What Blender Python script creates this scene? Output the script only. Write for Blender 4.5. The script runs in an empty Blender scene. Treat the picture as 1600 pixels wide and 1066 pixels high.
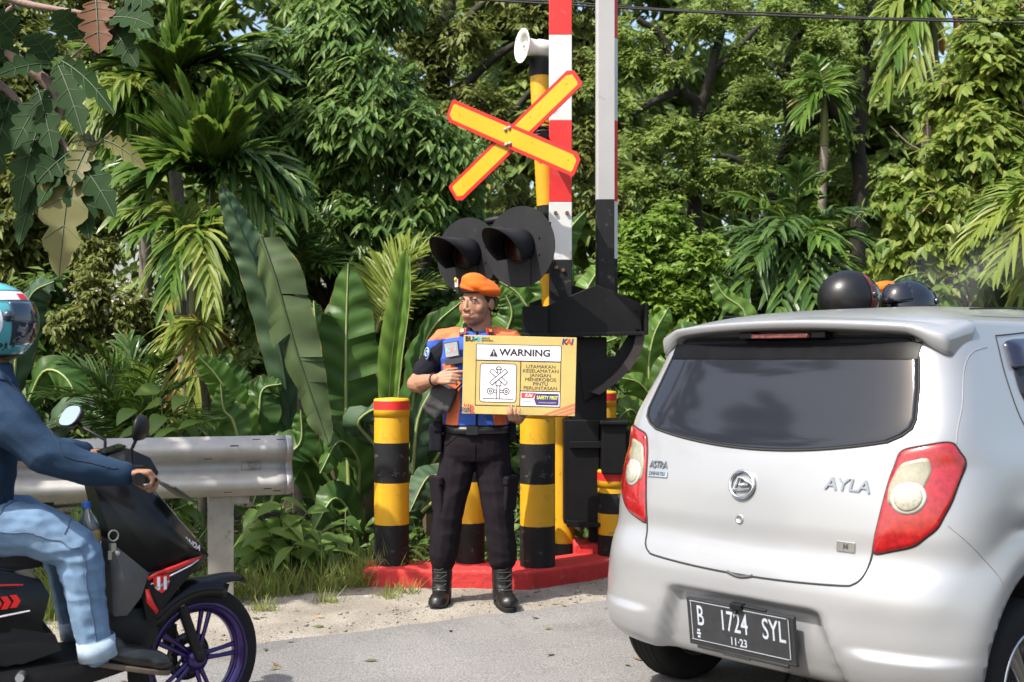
import bpy, bmesh, math, random
import numpy as np
from mathutils import Vector, Matrix, noise, Euler
R = math.radians
S = bpy.context.scene
COL = S.collection
# ---------------------------------------------------------------- camera, sky, sun, exposure
cam = bpy.data.cameras.new('camera')
cam_o = bpy.data.objects.new('camera', cam); COL.objects.link(cam_o)
cam_o.location = (0, 0, 1.32); cam_o.rotation_euler = (R(90), 0, 0)
cam.sensor_width = 36; cam.lens = 41.625; cam.shift_y = 27/1600
cam.clip_start = .05; cam.clip_end = 3000
cam.dof.use_dof = True; cam.dof.focus_distance = 5.8; cam.dof.aperture_fstop = 4.0
S.camera = cam_o
W = bpy.data.worlds.new('World'); S.world = W; W.use_nodes = True
nt = W.node_tree
bg = nt.nodes['Background']
sky = nt.nodes.new('ShaderNodeTexSky'); sky.sky_type = 'NISHITA'; sky.sun_disc = False
SUN = Vector((-.74, -.60, 1.25)).normalized()          # towards the sun
sky.sun_elevation = math.asin(SUN.z); sky.sun_rotation = math.atan2(SUN.x, SUN.y)
sky.air_density = 1.3; sky.dust_density = 4.0; sky.ozone_density = 1.0
nt.links.new(sky.outputs[0], bg.inputs[0]); bg.inputs[1].default_value = .15
sl = bpy.data.lights.new('sun', 'SUN'); sl.energy = 3.9; sl.angle = R(.5); sl.color = (1, .95, .87)
so = bpy.data.objects.new('sun', sl); COL.objects.link(so)
so.rotation_euler = (-SUN).to_track_quat('-Z', 'Y').to_euler(); so.location = (-10, -6, 18)
S.view_settings.view_transform = 'Standard'; S.view_settings.look = 'None'
S.view_settings.exposure = .9; S.view_settings.gamma = 1
S.cycles.max_bounces = 7; S.cycles.diffuse_bounces = 3; S.cycles.glossy_bounces = 3
S.cycles.transmission_bounces = 4; S.cycles.transparent_max_bounces = 8
S.cycles.caustics_reflective = False; S.cycles.caustics_refractive = False
# ---------------------------------------------------------------- helpers
FPX, HPX, CZ = 1850., 560., 1.32
def at(px, py, Y): return Vector(((px-800)/FPX*Y, Y, CZ-(py-HPX)/FPX*Y))     # photo pixel + distance -> point
def lerp(a, b, t): return a+(b-a)*t
def sstep(a, b, x):
    t = min(1, max(0, (x-a)/(b-a))); return t*t*(3-2*t)
_m = {}
def split_bolts(items, name, m, parent):
    for fn in items:
        b = MB(); fn(b); b.build(name, m, parent)
def mat(name, col, rough=.5, metal=0, var=.12, scale=9., bump=0., bscale=60., coat=0, spec=.5, col2=None, thr=.5, soft=.12, alpha=1, trans=0, detail=5):
    """procedural Principled: noise varies the colour; col2 = worn / dirty patches"""
    if name in _m: return _m[name]
    m = bpy.data.materials.new(name); m.use_nodes = True; n = m.node_tree; N = n.nodes; L = n.links
    b = N['Principled BSDF']
    tc = N.new('ShaderNodeTexCoord'); nz = N.new('ShaderNodeTexNoise'); nz.inputs['Scale'].default_value = scale
    nz.inputs['Detail'].default_value = detail; nz.inputs['Roughness'].default_value = .6
    L.new(tc.outputs['Object'], nz.inputs['Vector'])
    cr = N.new('ShaderNodeValToRGB'); e = cr.color_ramp.elements
    e[0].position = .3; e[1].position = .7
    e[0].color = (*[max(0, c*(1-var)) for c in col], 1); e[1].color = (*[min(1, c*(1+var)) for c in col], 1)
    L.new(nz.outputs['Fac'], cr.inputs['Fac']); out = cr.outputs['Color']
    if col2:
        n2 = N.new('ShaderNodeTexNoise'); n2.inputs['Scale'].default_value = scale*2.3; n2.inputs['Detail'].default_value = 9
        n2.inputs['Roughness'].default_value = .72
        L.new(tc.outputs['Object'], n2.inputs['Vector'])
        mr = N.new('ShaderNodeMapRange'); mr.inputs[1].default_value = thr; mr.inputs[2].default_value = thr+soft
        L.new(n2.outputs['Fac'], mr.inputs[0])
        mx = N.new('ShaderNodeMix'); mx.data_type = 'RGBA'; L.new(mr.outputs[0], mx.inputs[0])
        L.new(out, mx.inputs[6]); mx.inputs[7].default_value = (*col2, 1); out = mx.outputs[2]
    L.new(out, b.inputs['Base Color'])
    rr = N.new('ShaderNodeMapRange'); rr.inputs[3].default_value = max(.02, rough*.8); rr.inputs[4].default_value = min(1, rough*1.25)
    L.new(nz.outputs['Fac'], rr.inputs[0]); L.new(rr.outputs[0], b.inputs['Roughness'])
    b.inputs['Metallic'].default_value = metal; b.inputs['Specular IOR Level'].default_value = spec
    b.inputs['Coat Weight'].default_value = coat; b.inputs['Coat Roughness'].default_value = .06
    b.inputs['Alpha'].default_value = alpha; b.inputs['Transmission Weight'].default_value = trans
    if bump:
        nb = N.new('ShaderNodeTexNoise'); nb.inputs['Scale'].default_value = bscale; nb.inputs['Detail'].default_value = 6
        L.new(tc.outputs['Object'], nb.inputs['Vector'])
        bp = N.new('ShaderNodeBump'); bp.inputs['Strength'].default_value = bump; bp.inputs['Distance'].default_value = .01
        L.new(nb.outputs['Fac'], bp.inputs['Height']); L.new(bp.outputs[0], b.inputs['Normal'])
    _m[name] = m; return m
def leafmat(name, cols, trans=.3, rough=.42, stripe=0, spec=.5, dry=None, gloss=.45):
    """leaf: colour differs from leaf to leaf (random per island); light passes through; stripe = ribs across the blade (UV)"""
    if name in _m: return _m[name]
    m = bpy.data.materials.new(name); m.use_nodes = True; n = m.node_tree; N = n.nodes; L = n.links
    b = N['Principled BSDF']; o = N['Material Output']
    g = N.new('ShaderNodeNewGeometry'); cr = N.new('ShaderNodeValToRGB'); el = cr.color_ramp.elements
    while len(el) < len(cols): el.new(.5)
    for i, c in enumerate(cols): el[i].position = i/max(1, len(cols)-1); el[i].color = (*c, 1)
    L.new(g.outputs['Random Per Island'], cr.inputs['Fac']); out = cr.outputs['Color']
    tc = N.new('ShaderNodeTexCoord')
    nz = N.new('ShaderNodeTexNoise'); nz.inputs['Scale'].default_value = 7; nz.inputs['Detail'].default_value = 4
    L.new(tc.outputs['Object'], nz.inputs['Vector'])
    hs = N.new('ShaderNodeHueSaturation'); L.new(out, hs.inputs['Color'])
    mr = N.new('ShaderNodeMapRange'); mr.inputs[3].default_value = .7; mr.inputs[4].default_value = 1.3
    L.new(nz.outputs['Fac'], mr.inputs[0]); L.new(mr.outputs[0], hs.inputs['Value']); out = hs.outputs[0]
    if stripe:
        wv = N.new('ShaderNodeTexWave'); wv.wave_type = 'BANDS'; wv.bands_direction = 'Y'
        wv.inputs['Scale'].default_value = stripe; wv.inputs['Distortion'].default_value = .6; wv.inputs['Detail'].default_value = 2
        ux = N.new('ShaderNodeSeparateXYZ'); L.new(tc.outputs['UV'], ux.inputs[0]); ed = N.new('ShaderNodeMath'); ed.operation = 'MULTIPLY_ADD'; ed.inputs[1].default_value = .22; L.new(nz.outputs['Fac'], ed.inputs[0]); L.new(ux.outputs[0], ed.inputs[2])
        er = N.new('ShaderNodeMapRange'); er.inputs[1].default_value = 1.085; er.inputs[2].default_value = 1.13; L.new(ed.outputs[0], er.inputs[0])
        L.new(tc.outputs['UV'], wv.inputs['Vector'])
        mx = N.new('ShaderNodeMix'); mx.data_type = 'RGBA'; mx.blend_type = 'MULTIPLY'; mx.inputs[0].default_value = .35
        L.new(out, mx.inputs[6]); L.new(wv.outputs['Color'], mx.inputs[7]); out = mx.outputs[2]
        mb_ = N.new('ShaderNodeMix'); mb_.data_type = 'RGBA'; L.new(er.outputs[0], mb_.inputs[0]); L.new(out, mb_.inputs[6]); mb_.inputs[7].default_value = (.22, .15, .05, 1); out = mb_.outputs[2]
        bp = N.new('ShaderNodeBump'); bp.inputs['Strength'].default_value = .5; bp.inputs['Distance'].default_value = .012
        L.new(wv.outputs['Fac'], bp.inputs['Height']); L.new(bp.outputs[0], b.inputs['Normal'])
    if dry:
        n2 = N.new('ShaderNodeTexNoise'); n2.inputs['Scale'].default_value = 5; n2.inputs['Detail'].default_value = 6
        L.new(tc.outputs['Object'], n2.inputs['Vector'])
        m2 = N.new('ShaderNodeMapRange'); m2.inputs[1].default_value = .63; m2.inputs[2].default_value = .74
        L.new(n2.outputs['Fac'], m2.inputs[0])
        mx = N.new('ShaderNodeMix'); mx.data_type = 'RGBA'; L.new(m2.outputs[0], mx.inputs[0]); L.new(out, mx.inputs[6])
        mx.inputs[7].default_value = (*dry, 1); out = mx.outputs[2]
    L.new(out, b.inputs['Base Color']); b.inputs['Roughness'].default_value = rough
    b.inputs['Specular IOR Level'].default_value = spec*gloss
    t = N.new('ShaderNodeBsdfTranslucent'); h2 = N.new('ShaderNodeHueSaturation'); h2.inputs['Value'].default_value = 1.7
    h2.inputs['Hue'].default_value = .485; L.new(out, h2.inputs['Color']); L.new(h2.outputs[0], t.inputs[0])
    ms = N.new('ShaderNodeMixShader'); ms.inputs[0].default_value = trans
    L.new(b.outputs[0], ms.inputs[1]); L.new(t.outputs[0], ms.inputs[2]); L.new(ms.outputs[0], o.inputs[0])
    _m[name] = m; return m
def tag(o, label=None, cat=None, group=None, kind=None):
    if label: o['label'] = label
    if cat: o['category'] = cat
    if group: o['group'] = group
    if kind: o['kind'] = kind
    return o
def thing(name, label, cat, loc=(0, 0, 0), rotz=0, group=None):
    o = bpy.data.objects.new(name, None); COL.objects.link(o); o.location = loc; o.rotation_euler = (0, 0, rotz)
    o.empty_display_size = .1
    return tag(o, label, cat, group)
_txt = {}
def text_geo(s, offset=0., shear=0., spacing=1.):
    k = (s, offset, shear, spacing)
    if k not in _txt:
        c = bpy.data.curves.new('t', 'FONT'); c.body = s; c.size = 1; c.align_x = 'CENTER'; c.align_y = 'CENTER'
        c.offset = offset; c.shear = shear; c.space_character = spacing; c.resolution_u = 4
        o = bpy.data.objects.new('t', c); COL.objects.link(o)
        dg = bpy.context.evaluated_depsgraph_get(); me = bpy.data.meshes.new_from_object(o.evaluated_get(dg))
        _txt[k] = ([v.co.copy() for v in me.vertices], [tuple(p.vertices) for p in me.polygons])
        bpy.data.objects.remove(o); bpy.data.curves.remove(c); bpy.data.meshes.remove(me)
    return _txt[k]
def frame(d, up=Vector((0, 0, 1))):
    d = Vector(d).normalized(); x = d.cross(up)
    if x.length < 1e-4: x = d.cross(Vector((0, 1, 0)))
    x.normalize(); y = x.cross(d).normalized(); return x, y
class MB:
    def __init__(s): s.v = []; s.f = []; s.m = []; s.s = []
    def add(s, vs, fs, mi=0, smooth=False, M=None):
        b = len(s.v)
        s.v += [tuple(M @ Vector(v)) if M else tuple(v) for v in vs]
        s.f += [tuple(i+b for i in f) for f in fs]; s.m += [mi]*len(fs); s.s += [smooth]*len(fs); return s
    def box(s, c, d, mi=0, M=None, rot=None):
        x, y, z = [k/2 for k in d]; c = Vector(c)
        q = Euler(rot).to_matrix() if rot else Matrix.Identity(3)
        vs = [c+q @ Vector((a*x, b*y, e*z)) for e in (-1, 1) for a, b in ((-1, -1), (1, -1), (1, 1), (-1, 1))]
        return s.add(vs, [(3, 2, 1, 0), (4, 5, 6, 7), (0, 1, 5, 4), (1, 2, 6, 5), (2, 3, 7, 6), (3, 0, 4, 7)], mi, False, M)
    def rings(s, rs, mi=0, smooth=True, closed=True, caps=True, M=None):
        n = len(rs[0]); vs = [p for r in rs for p in r]; fs = []
        for i in range(len(rs)-1):
            for j in range(n if closed else n-1):
                k = (j+1) % n; fs.append((i*n+j, i*n+k, (i+1)*n+k, (i+1)*n+j))
        s.add(vs, fs, mi, smooth, M)
        if caps and closed:
            s.add(rs[0], [tuple(range(n))[::-1]], mi, False, M); s.add(rs[-1], [tuple(range(n))], mi, False, M)
        return s
    def tube(s, pts, r, n=10, mi=0, caps=True, M=None, ov=1., smooth=True):
        pts = [Vector(p) for p in pts]; rr = r if isinstance(r, (list, tuple)) else [r]*len(pts); rs = []; px = None
        for i, p in enumerate(pts):
            d = (pts[min(i+1, len(pts)-1)]-pts[max(i-1, 0)])
            x, y = frame(d)
            if px is not None:
                x = (px-d.normalized()*px.dot(d.normalized()))
                x = x.normalized() if x.length > 1e-5 else frame(d)[0]
                y = x.cross(d.normalized())
            px = x
            rs.append([p+(x*math.cos(t)*rr[i]+y*math.sin(t)*rr[i]*ov) for t in [2*math.pi*k/n for k in range(n)]])
        return s.rings(rs, mi, smooth, True, caps, M)
    def cyl(s, a, b, r, n=16, mi=0, r2=None, M=None): return s.tube([a, b], [r, r if r2 is None else r2], n, mi, True, M)
    def lathe(s, prof, n=24, mi=0, M=None, caps=True):
        return s.rings([[(r*math.cos(2*math.pi*k/n), r*math.sin(2*math.pi*k/n), z) for k in range(n)] for r, z in prof], mi, True, True, caps, M)
    def sph(s, c, r, nu=16, nv=10, mi=0, M=None):
        r = r if isinstance(r, (tuple, list)) else (r, r, r); c = Vector(c)
        rs = [[c+Vector((r[0]*math.cos(p)*math.cos(t), r[1]*math.cos(p)*math.sin(t), r[2]*math.sin(p)))
               for t in [2*math.pi*k/nu for k in range(nu)]] for p in [-math.pi/2*.985+math.pi*.985*i/nv for i in range(nv+1)]]
        return s.rings(rs, mi, True, True, True, M)
    def prism(s, poly, h0, h1, mi=0, M=None):
        n = len(poly); vs = [(x, y, h0) for x, y in poly]+[(x, y, h1) for x, y in poly]
        return s.add(vs, [tuple(range(n))[::-1], tuple(range(n, 2*n))]+[(i, (i+1) % n, n+(i+1) % n, n+i) for i in range(n)], mi, False, M)
    def grid(s, P, mi=0, smooth=True, M=None):
        return s.rings(P, mi, smooth, False, False, M)
    def text(s, t, size, M, mi=0, bold=0., shear=0., sx=1., spacing=1., fn=None):
        vs, fs = text_geo(t, bold, shear, spacing)
        vv = [M @ Vector((v.x*size*sx, v.y*size, 0)) for v in vs]
        if fn: vv = [fn(v) for v in vv]
        return s.add(vv, fs, mi)
    def build(s, name, mats, parent=None, bevel=0, sub=0, loc=None, seg=2, solid=0, weld=False):
        me = bpy.data.meshes.new(name); me.from_pydata(s.v, [], s.f)
        mats = mats if isinstance(mats, (list, tuple)) else [mats]
        for m in mats: me.materials.append(m)
        me.polygons.foreach_set('material_index', s.m); me.polygons.foreach_set('use_smooth', s.s); me.update()
        if weld:
            q = bmesh.new(); q.from_mesh(me); bmesh.ops.remove_doubles(q, verts=q.verts, dist=1e-4); bmesh.ops.recalc_face_normals(q, faces=q.faces); q.to_mesh(me); q.free()
        o = bpy.data.objects.new(name, me); COL.objects.link(o)
        if parent: o.parent = parent
        if loc: o.location = loc
        if solid:
            q = o.modifiers.new('s', 'SOLIDIFY'); q.thickness = solid; q.offset = 0
        if bevel:
            q = o.modifiers.new('b', 'BEVEL'); q.width = bevel; q.segments = seg; q.limit_method = 'ANGLE'; q.angle_limit = R(35); q.harden_normals = False
        if sub:
            q = o.modifiers.new('u', 'SUBSURF'); q.levels = sub; q.render_levels = sub
        return o
def np_obj(name, V, F, mats, parent=None, mi=None, uv=None, smooth=False, loc=None):
    """V (n,3), F list of arrays (m,3)/(m,4)"""
    me = bpy.data.meshes.new(name); F = F if isinstance(F, list) else [F]
    me.vertices.add(len(V)); me.vertices.foreach_set('co', np.ascontiguousarray(V, dtype=np.float32).ravel())
    li = np.concatenate([f.ravel() for f in F]); tot = np.concatenate([np.full(len(f), f.shape[1]) for f in F])
    me.loops.add(len(li)); me.loops.foreach_set('vertex_index', li.astype(np.int32))
    me.polygons.add(len(tot)); st = np.concatenate([[0], np.cumsum(tot)[:-1]])
    me.polygons.foreach_set('loop_start', st.astype(np.int32)); me.polygons.foreach_set('loop_total', tot.astype(np.int32))
    for m in (mats if isinstance(mats, (list, tuple)) else [mats]): me.materials.append(m)
    if mi is not None: me.polygons.foreach_set('material_index', np.asarray(mi, dtype=np.int32))
    me.polygons.foreach_set('use_smooth', np.full(len(tot), smooth))
    if uv is not None:
        ul = me.uv_layers.new(name='UVMap'); ul.data.foreach_set('uv', np.ascontiguousarray(uv[li], dtype=np.float32).ravel())
    me.update(calc_edges=True); me.validate()
    o = bpy.data.objects.new(name, me); COL.objects.link(o)
    if parent: o.parent = parent
    if loc: o.location = loc
    return o
def organic(name, mb, mats, parent, voxel=.006, smooth=6, fac=.5, fold=0, fscale=14, face_mat=None, detail=None):
    """one continuous skin over overlapping shapes (voxel remesh), then cloth folds along the normals"""
    o = mb.build('tmp', mats, None)
    q = o.modifiers.new('r', 'REMESH'); q.mode = 'VOXEL'; q.voxel_size = voxel; q.use_smooth_shade = True
    if smooth: q = o.modifiers.new('sm', 'SMOOTH'); q.factor = fac; q.iterations = smooth
    dg = bpy.context.evaluated_depsgraph_get(); me = bpy.data.meshes.new_from_object(o.evaluated_get(dg))
    old = o.data; bpy.data.objects.remove(o); bpy.data.meshes.remove(old)
    me.name = name; me.materials.clear()
    for m in (mats if isinstance(mats, (list, tuple)) else [mats]): me.materials.append(m)
    if fold or detail:
        n = len(me.vertices); co = np.empty(n*3); me.vertices.foreach_get('co', co); co = co.reshape(-1, 3)
        no = np.empty(n*3); me.vertex_normals.foreach_get('vector', no); no = no.reshape(-1, 3)
        for i in range(n):
            p = co[i]; d = 0
            if fold:
                a = noise.noise(Vector((p[0]*fscale*.9, p[1]*fscale*.9, p[2]*fscale*1.5)))
                b2 = noise.noise(Vector((p[0]*fscale*2.3+5, p[1]*fscale*2.3, p[2]*fscale*3)))
                d = fold*(-abs(a)*1.6+.5+.35*b2)
            if detail: d += detail(p)
            co[i] += no[i]*d
        me.vertices.foreach_set('co', co.ravel())
    me.polygons.foreach_set('use_smooth', [True]*len(me.polygons))
    if face_mat: me.polygons.foreach_set('material_index', [face_mat(p.center) for p in me.polygons])
    me.update()
    o = bpy.data.objects.new(name, me); COL.objects.link(o)
    if parent: o.parent = parent
    return o
from mathutils.bvhtree import BVHTree
def seam(o, pts, r, m, parent, n=40, name='seam', lift=.4):
    """stitched seam: a fine cord laid on the cloth surface"""
    bv = BVHTree.FromPolygons([v.co for v in o.data.vertices], [p.vertices for p in o.data.polygons]); b = MB(); q = []
    for p in spline(pts, n):
        h = bv.find_nearest(Vector(p))
        if h[0]: q.append(h[0]+h[1]*r*lift)
    b.tube(q, r, 6); return b.build(name, m, parent)
def Mx(loc=(0, 0, 0), rot=(0, 0, 0), sc=(1, 1, 1)):
    return Matrix.LocRotScale(Vector(loc), Euler(rot), Vector(sc))
def spline(pts, n):
    """Catmull-Rom through points (tuples of any length)"""
    P = [np.array(p, float) for p in pts]; P = [2*P[0]-P[1]]+P+[2*P[-1]-P[-2]]; out = []
    m = len(P)-3
    for i in range(n+1):
        x = i/n*m; k = min(int(x), m-1); t = x-k; a, b, c, d = P[k:k+4]
        out.append(.5*((2*b)+(c-a)*t+(2*a-5*b+4*c-d)*t*t+(3*b-a-3*c+d)*t**3))
    return out
def copy_tree(o, parent=None):
    c = o.copy(); COL.objects.link(c); c.parent = parent
    for k in list(o.children): copy_tree(k, c)
    return c
# ---------------------------------------------------------------- materials
SILVER = mat('silver_paint', (.345, .352, .368), .33, .36, .02, 3, coat=.6, col2=(.31, .308, .30), thr=.60, soft=.25)
BLACKP = mat('black_plastic', (.010, .010, .011), .45, 0, .2, 30, spec=.3)
BLACKG = mat('black_gloss', (.012, .012, .014), .22, 0, .2, 10, coat=.3)
RUBBER = mat('tyre_rubber', (.014, .014, .0145), .85, 0, .25, 40, bump=.15, spec=.2)
ALLOY = mat('alloy', (.55, .56, .58), .3, .9, .05)
CHROME = mat('chrome', (.75, .76, .78), .12, 1, .03)
GLASSD = mat('tinted_glass', (.016, .018, .024), .07, 0, .05, 4, coat=.0, spec=.42, col2=(.06, .06, .06), thr=.76, soft=.03, detail=9)
REDL = mat('red_lens', (.30, .007, .010), .15, 0, .35, 45, coat=1, col2=(.16, .004, .006), thr=.52, soft=.2)
CLEARL = mat('clear_lens', (.25, .235, .165), .2, 0, .12, 70, coat=1)
YEL = mat('yellow_paint', (.62, .33, .010), .5, 0, .07, 6, col2=(.30, .18, .06), thr=.585, soft=.07)
BLKPAINT = mat('black_paint', (.014, .014, .015), .55, 0, .3, 8, col2=(.11, .10, .09), thr=.595, soft=.08, bump=.1, spec=.2)
REDP = mat('red_paint', (.62, .022, .02), .5, 0, .1, 7, col2=(.30, .10, .08), thr=.60, soft=.06)
REDKERB = mat('red_kerb_paint', (.50, .030, .028), .75, 0, .2, 5, col2=(.36, .22, .19), thr=.60, soft=.12, bump=.5, bscale=40)
WHITEP = mat('white_paint', (.60, .60, .58), .5, 0, .06, 5, col2=(.36, .34, .31), thr=.60, soft=.08)
SHADEGREY = mat('boom_shade_grey', (.36, .36, .36), .5, 0, .05, 5, col2=(.24, .23, .21), thr=.61, soft=.08)  # shaded back face of the second boom: its shade is mixed into the grey
STEELBLK = mat('black_steel', (.006, .006, .0064), .5, 0, .3, 7, col2=(.05, .043, .04), thr=.66, soft=.08, spec=.22)
GALV = mat('galvanised_steel', (.34, .33, .31), .55, .25, .14, 9, col2=(.21, .19, .165), thr=.60, soft=.14, bump=.06)
SIGNY = mat('sign_yellow', (.60, .30, .006), .42, 0, .07, 4, col2=(.42, .24, .04), thr=.63, soft=.06)
SIGNR = mat('sign_red', (.50, .014, .010), .4, 0, .06, 8)
SKIN = mat('skin', (.33, .165, .10), .5, 0, .10, 25, bump=.05, spec=.4)
SKIN2 = mat('skin_tan', (.33, .17, .10), .5, 0, .10, 25, spec=.4)
CLOTHBLK = mat('black_cloth', (.013, .010, .013), .9, 0, .2, 14, bump=.25, bscale=350, spec=.1)
CLOTHBLK2 = mat('black_shirt', (.012, .012, .017), .9, 0, .2, 14, bump=.2, bscale=350, spec=.1)
BLUE = mat('vest_blue', (.024, .080, .38), .9, 0, .12, 30, bump=.2, bscale=300)
ORANGE = mat('vest_orange', (.64, .14, .045), .75, 0, .08, 30, bump=.2, bscale=300)
BERET = mat('beret_felt', (.68, .12, .005), 1, 0, .1, 60, bump=.3, bscale=400)
BOOT = mat('boot_leather', (.007, .007, .007), .4, 0, .3, 40, bump=.15)
NAVY = mat('navy_fleece', (.018, .040, .078), .88, 0, .14, 12, bump=.25, bscale=260, spec=.2)
DENIM = mat('light_denim', (.16, .255, .385), .85, 0, .22, 5, bump=.3, bscale=420, col2=(.23, .33, .45), thr=.50, soft=.3, spec=.2)
BARK = mat('bark', (.055, .043, .032), .9, 0, .4, 10, bump=.8, bscale=30)
BARKP = mat('bark_pale', (.24, .20, .155), .85, 0, .35, 9, bump=.5, bscale=30, col2=(.10, .11, .06), thr=.55, soft=.1)
BARKM = mat('bark_mossy', (.018, .015, .011), .95, 0, .5, 7, bump=1, bscale=22, col2=(.030, .036, .010), thr=.55, soft=.1)
TWIG = mat('twig', (.25, .17, .12), .8, 0, .2, 20)
INK = mat('print_black', (.02, .018, .025), .6)
WHITE = mat('print_white', (.78, .75, .80), .55, var=.03)
# ================================================================ GROUND, ROAD
RA = Vector((-1.18, 5.45, 0)); RD = Vector((.864, .504, 0)).normalized(); RN = Vector((-RD.y, RD.x, 0))
def road_pt(s, c, z=0): p = RA+RD*s+RN*c; return (p.x, p.y, z)
def ground_mat(name, cols, scales, bump, bdist=.02, rough=.95, speck=None):
    m = bpy.data.materials.new(name); m.use_nodes = True; N = m.node_tree.nodes; L = m.node_tree.links; b = N['Principled BSDF']
    tc = N.new('ShaderNodeTexCoord'); n1 = N.new('ShaderNodeTexNoise'); n1.inputs['Scale'].default_value = scales[0]; n1.inputs['Detail'].default_value = 8
    n2 = N.new('ShaderNodeTexNoise'); n2.inputs['Scale'].default_value = scales[1]; n2.inputs['Detail'].default_value = 4; n2.inputs['Roughness'].default_value = .7
    vo = N.new('ShaderNodeTexVoronoi'); vo.inputs['Scale'].default_value = scales[2]
    for q in (n1, n2, vo): L.new(tc.outputs['Object'], q.inputs['Vector'])
    cr = N.new('ShaderNodeValToRGB'); e = cr.color_ramp.elements; e[0].position = .35; e[1].position = .65
    e[0].color = (*cols[0], 1); e[1].color = (*cols[1], 1); L.new(n1.outputs['Fac'], cr.inputs['Fac'])
    mx = N.new('ShaderNodeMix'); mx.data_type = 'RGBA'; mx.blend_type = 'MULTIPLY'; mx.inputs[0].default_value = .75
    c2 = N.new('ShaderNodeValToRGB'); e = c2.color_ramp.elements; e[0].position = .35; e[0].color = (.35, .35, .36, 1); e[1].position = .6; e[1].color = (1.15, 1.13, 1.1, 1)
    L.new(n2.outputs['Fac'], c2.inputs['Fac']); L.new(cr.outputs[0], mx.inputs[6]); L.new(c2.outputs[0], mx.inputs[7])
    out = mx.outputs[2]
    n4 = N.new('ShaderNodeTexNoise'); n4.inputs['Scale'].default_value = scales[0]*.55; n4.inputs['Detail'].default_value = 10; n4.inputs['Roughness'].default_value = .7; n4.inputs['Distortion'].default_value = 1.2; L.new(tc.outputs['Object'], n4.inputs['Vector'])
    r4 = N.new('ShaderNodeMapRange'); r4.inputs[1].default_value = .55; r4.inputs[2].default_value = .72; r4.inputs[3].default_value = 1; r4.inputs[4].default_value = .68; L.new(n4.outputs['Fac'], r4.inputs[0])
    m4 = N.new('ShaderNodeMix'); m4.data_type = 'RGBA'; m4.blend_type = 'MULTIPLY'; m4.inputs[0].default_value = 1; L.new(out, m4.inputs[6]); L.new(r4.outputs[0], m4.inputs[7]); out = m4.outputs[2]
    if speck:
        c3 = N.new('ShaderNodeValToRGB'); e = c3.color_ramp.elements; e[0].position = .0; e[0].color = (1, 1, 1, 1); e[1].position = .16; e[1].color = (0, 0, 0, 1)
        L.new(vo.outputs['Distance'], c3.inputs['Fac'])
        sc = N.new('ShaderNodeMath'); sc.operation = 'MULTIPLY'; L.new(c3.outputs[0], sc.inputs[0])
        sep = N.new('ShaderNodeSeparateColor'); L.new(vo.outputs['Color'], sep.inputs[0])
        gt = N.new('ShaderNodeMath'); gt.operation = 'GREATER_THAN'; gt.inputs[1].default_value = .62; L.new(sep.outputs[0], gt.inputs[0]); L.new(gt.outputs[0], sc.inputs[1])
        m2 = N.new('ShaderNodeMix'); m2.data_type = 'RGBA'; L.new(sc.outputs[0], m2.inputs[0]); L.new(out, m2.inputs[6]); m2.inputs[7].default_value = (*speck, 1); out = m2.outputs[2]
    L.new(out, b.inputs['Base Color']); b.inputs['Roughness'].default_value = rough; b.inputs['Specular IOR Level'].default_value = .25
    bp = N.new('ShaderNodeBump'); bp.inputs['Strength'].default_value = bump; bp.inputs['Distance'].default_value = bdist
    ad = N.new('ShaderNodeMath'); ad.operation = 'ADD'; L.new(n2.outputs['Fac'], ad.inputs[0]); L.new(vo.outputs['Distance'], ad.inputs[1])
    L.new(ad.outputs[0], bp.inputs['Height']); L.new(bp.outputs[0], b.inputs['Normal'])
    return m
ASPH = ground_mat('asphalt', [(.185, .182, .178), (.235, .231, .225)], (1.3, 110, 130), .4, .005, .9, (.29, .285, .275))
GRAV = ground_mat('gravel_sand', [(.255, .228, .19), (.365, .335, .285)], (3, 120, 150), .45, .012, .95, (.13, .12, .11))
SOIL = ground_mat('forest_soil', [(.035, .028, .016), (.07, .06, .03)], (3, 25, 40), 1, .03)
g = MB(); g.add([(-400, -400, -.07), (400, -400, -.07), (400, 700, -.07), (-400, 700, -.07)], [(0, 1, 2, 3)])
tag(g.build('ground', SOIL), kind='structure')
rd = MB(); rd.grid([[road_pt(s, c, .035*min(c, 0)) for c in (-9, -6, -3, -1, 0.02+.03*noise.noise(Vector((s*3, 0, 0))))] for s in [-60, -20]+[-6+.1*k for k in range(160)]+[15, 30, 60]])
tag(rd.build('road', ASPH), kind='structure')
sh = MB(); cs = [-.1, -.06, -.02, .02, .06, .1, .15, .2, .26, .33, .4, .5, .6, .7, .8, .95, 1.1, 1.3, 1.5]
def sh_z(s, c):
    n1 = noise.noise(Vector((s*2.2, c*4, 3))); n2 = noise.noise(Vector((s*9, c*9, 1))); n3 = noise.noise(Vector((s*26, c*26, 7)))
    return -.016+.034*sstep(-.12, .2, c)+.012*n1*sstep(-.1, .3, c)+.006*n2+.003*n3-.12*sstep(1.02, 1.45, c)
sh.grid([[road_pt(s, c, sh_z(s, c)) for c in cs] for s in [-20, -10, -5]+[-3+.045*k for k in range(180)]+[6, 9, 14, 25]])
tag(sh.build('shoulder', GRAV), kind='structure')
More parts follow.
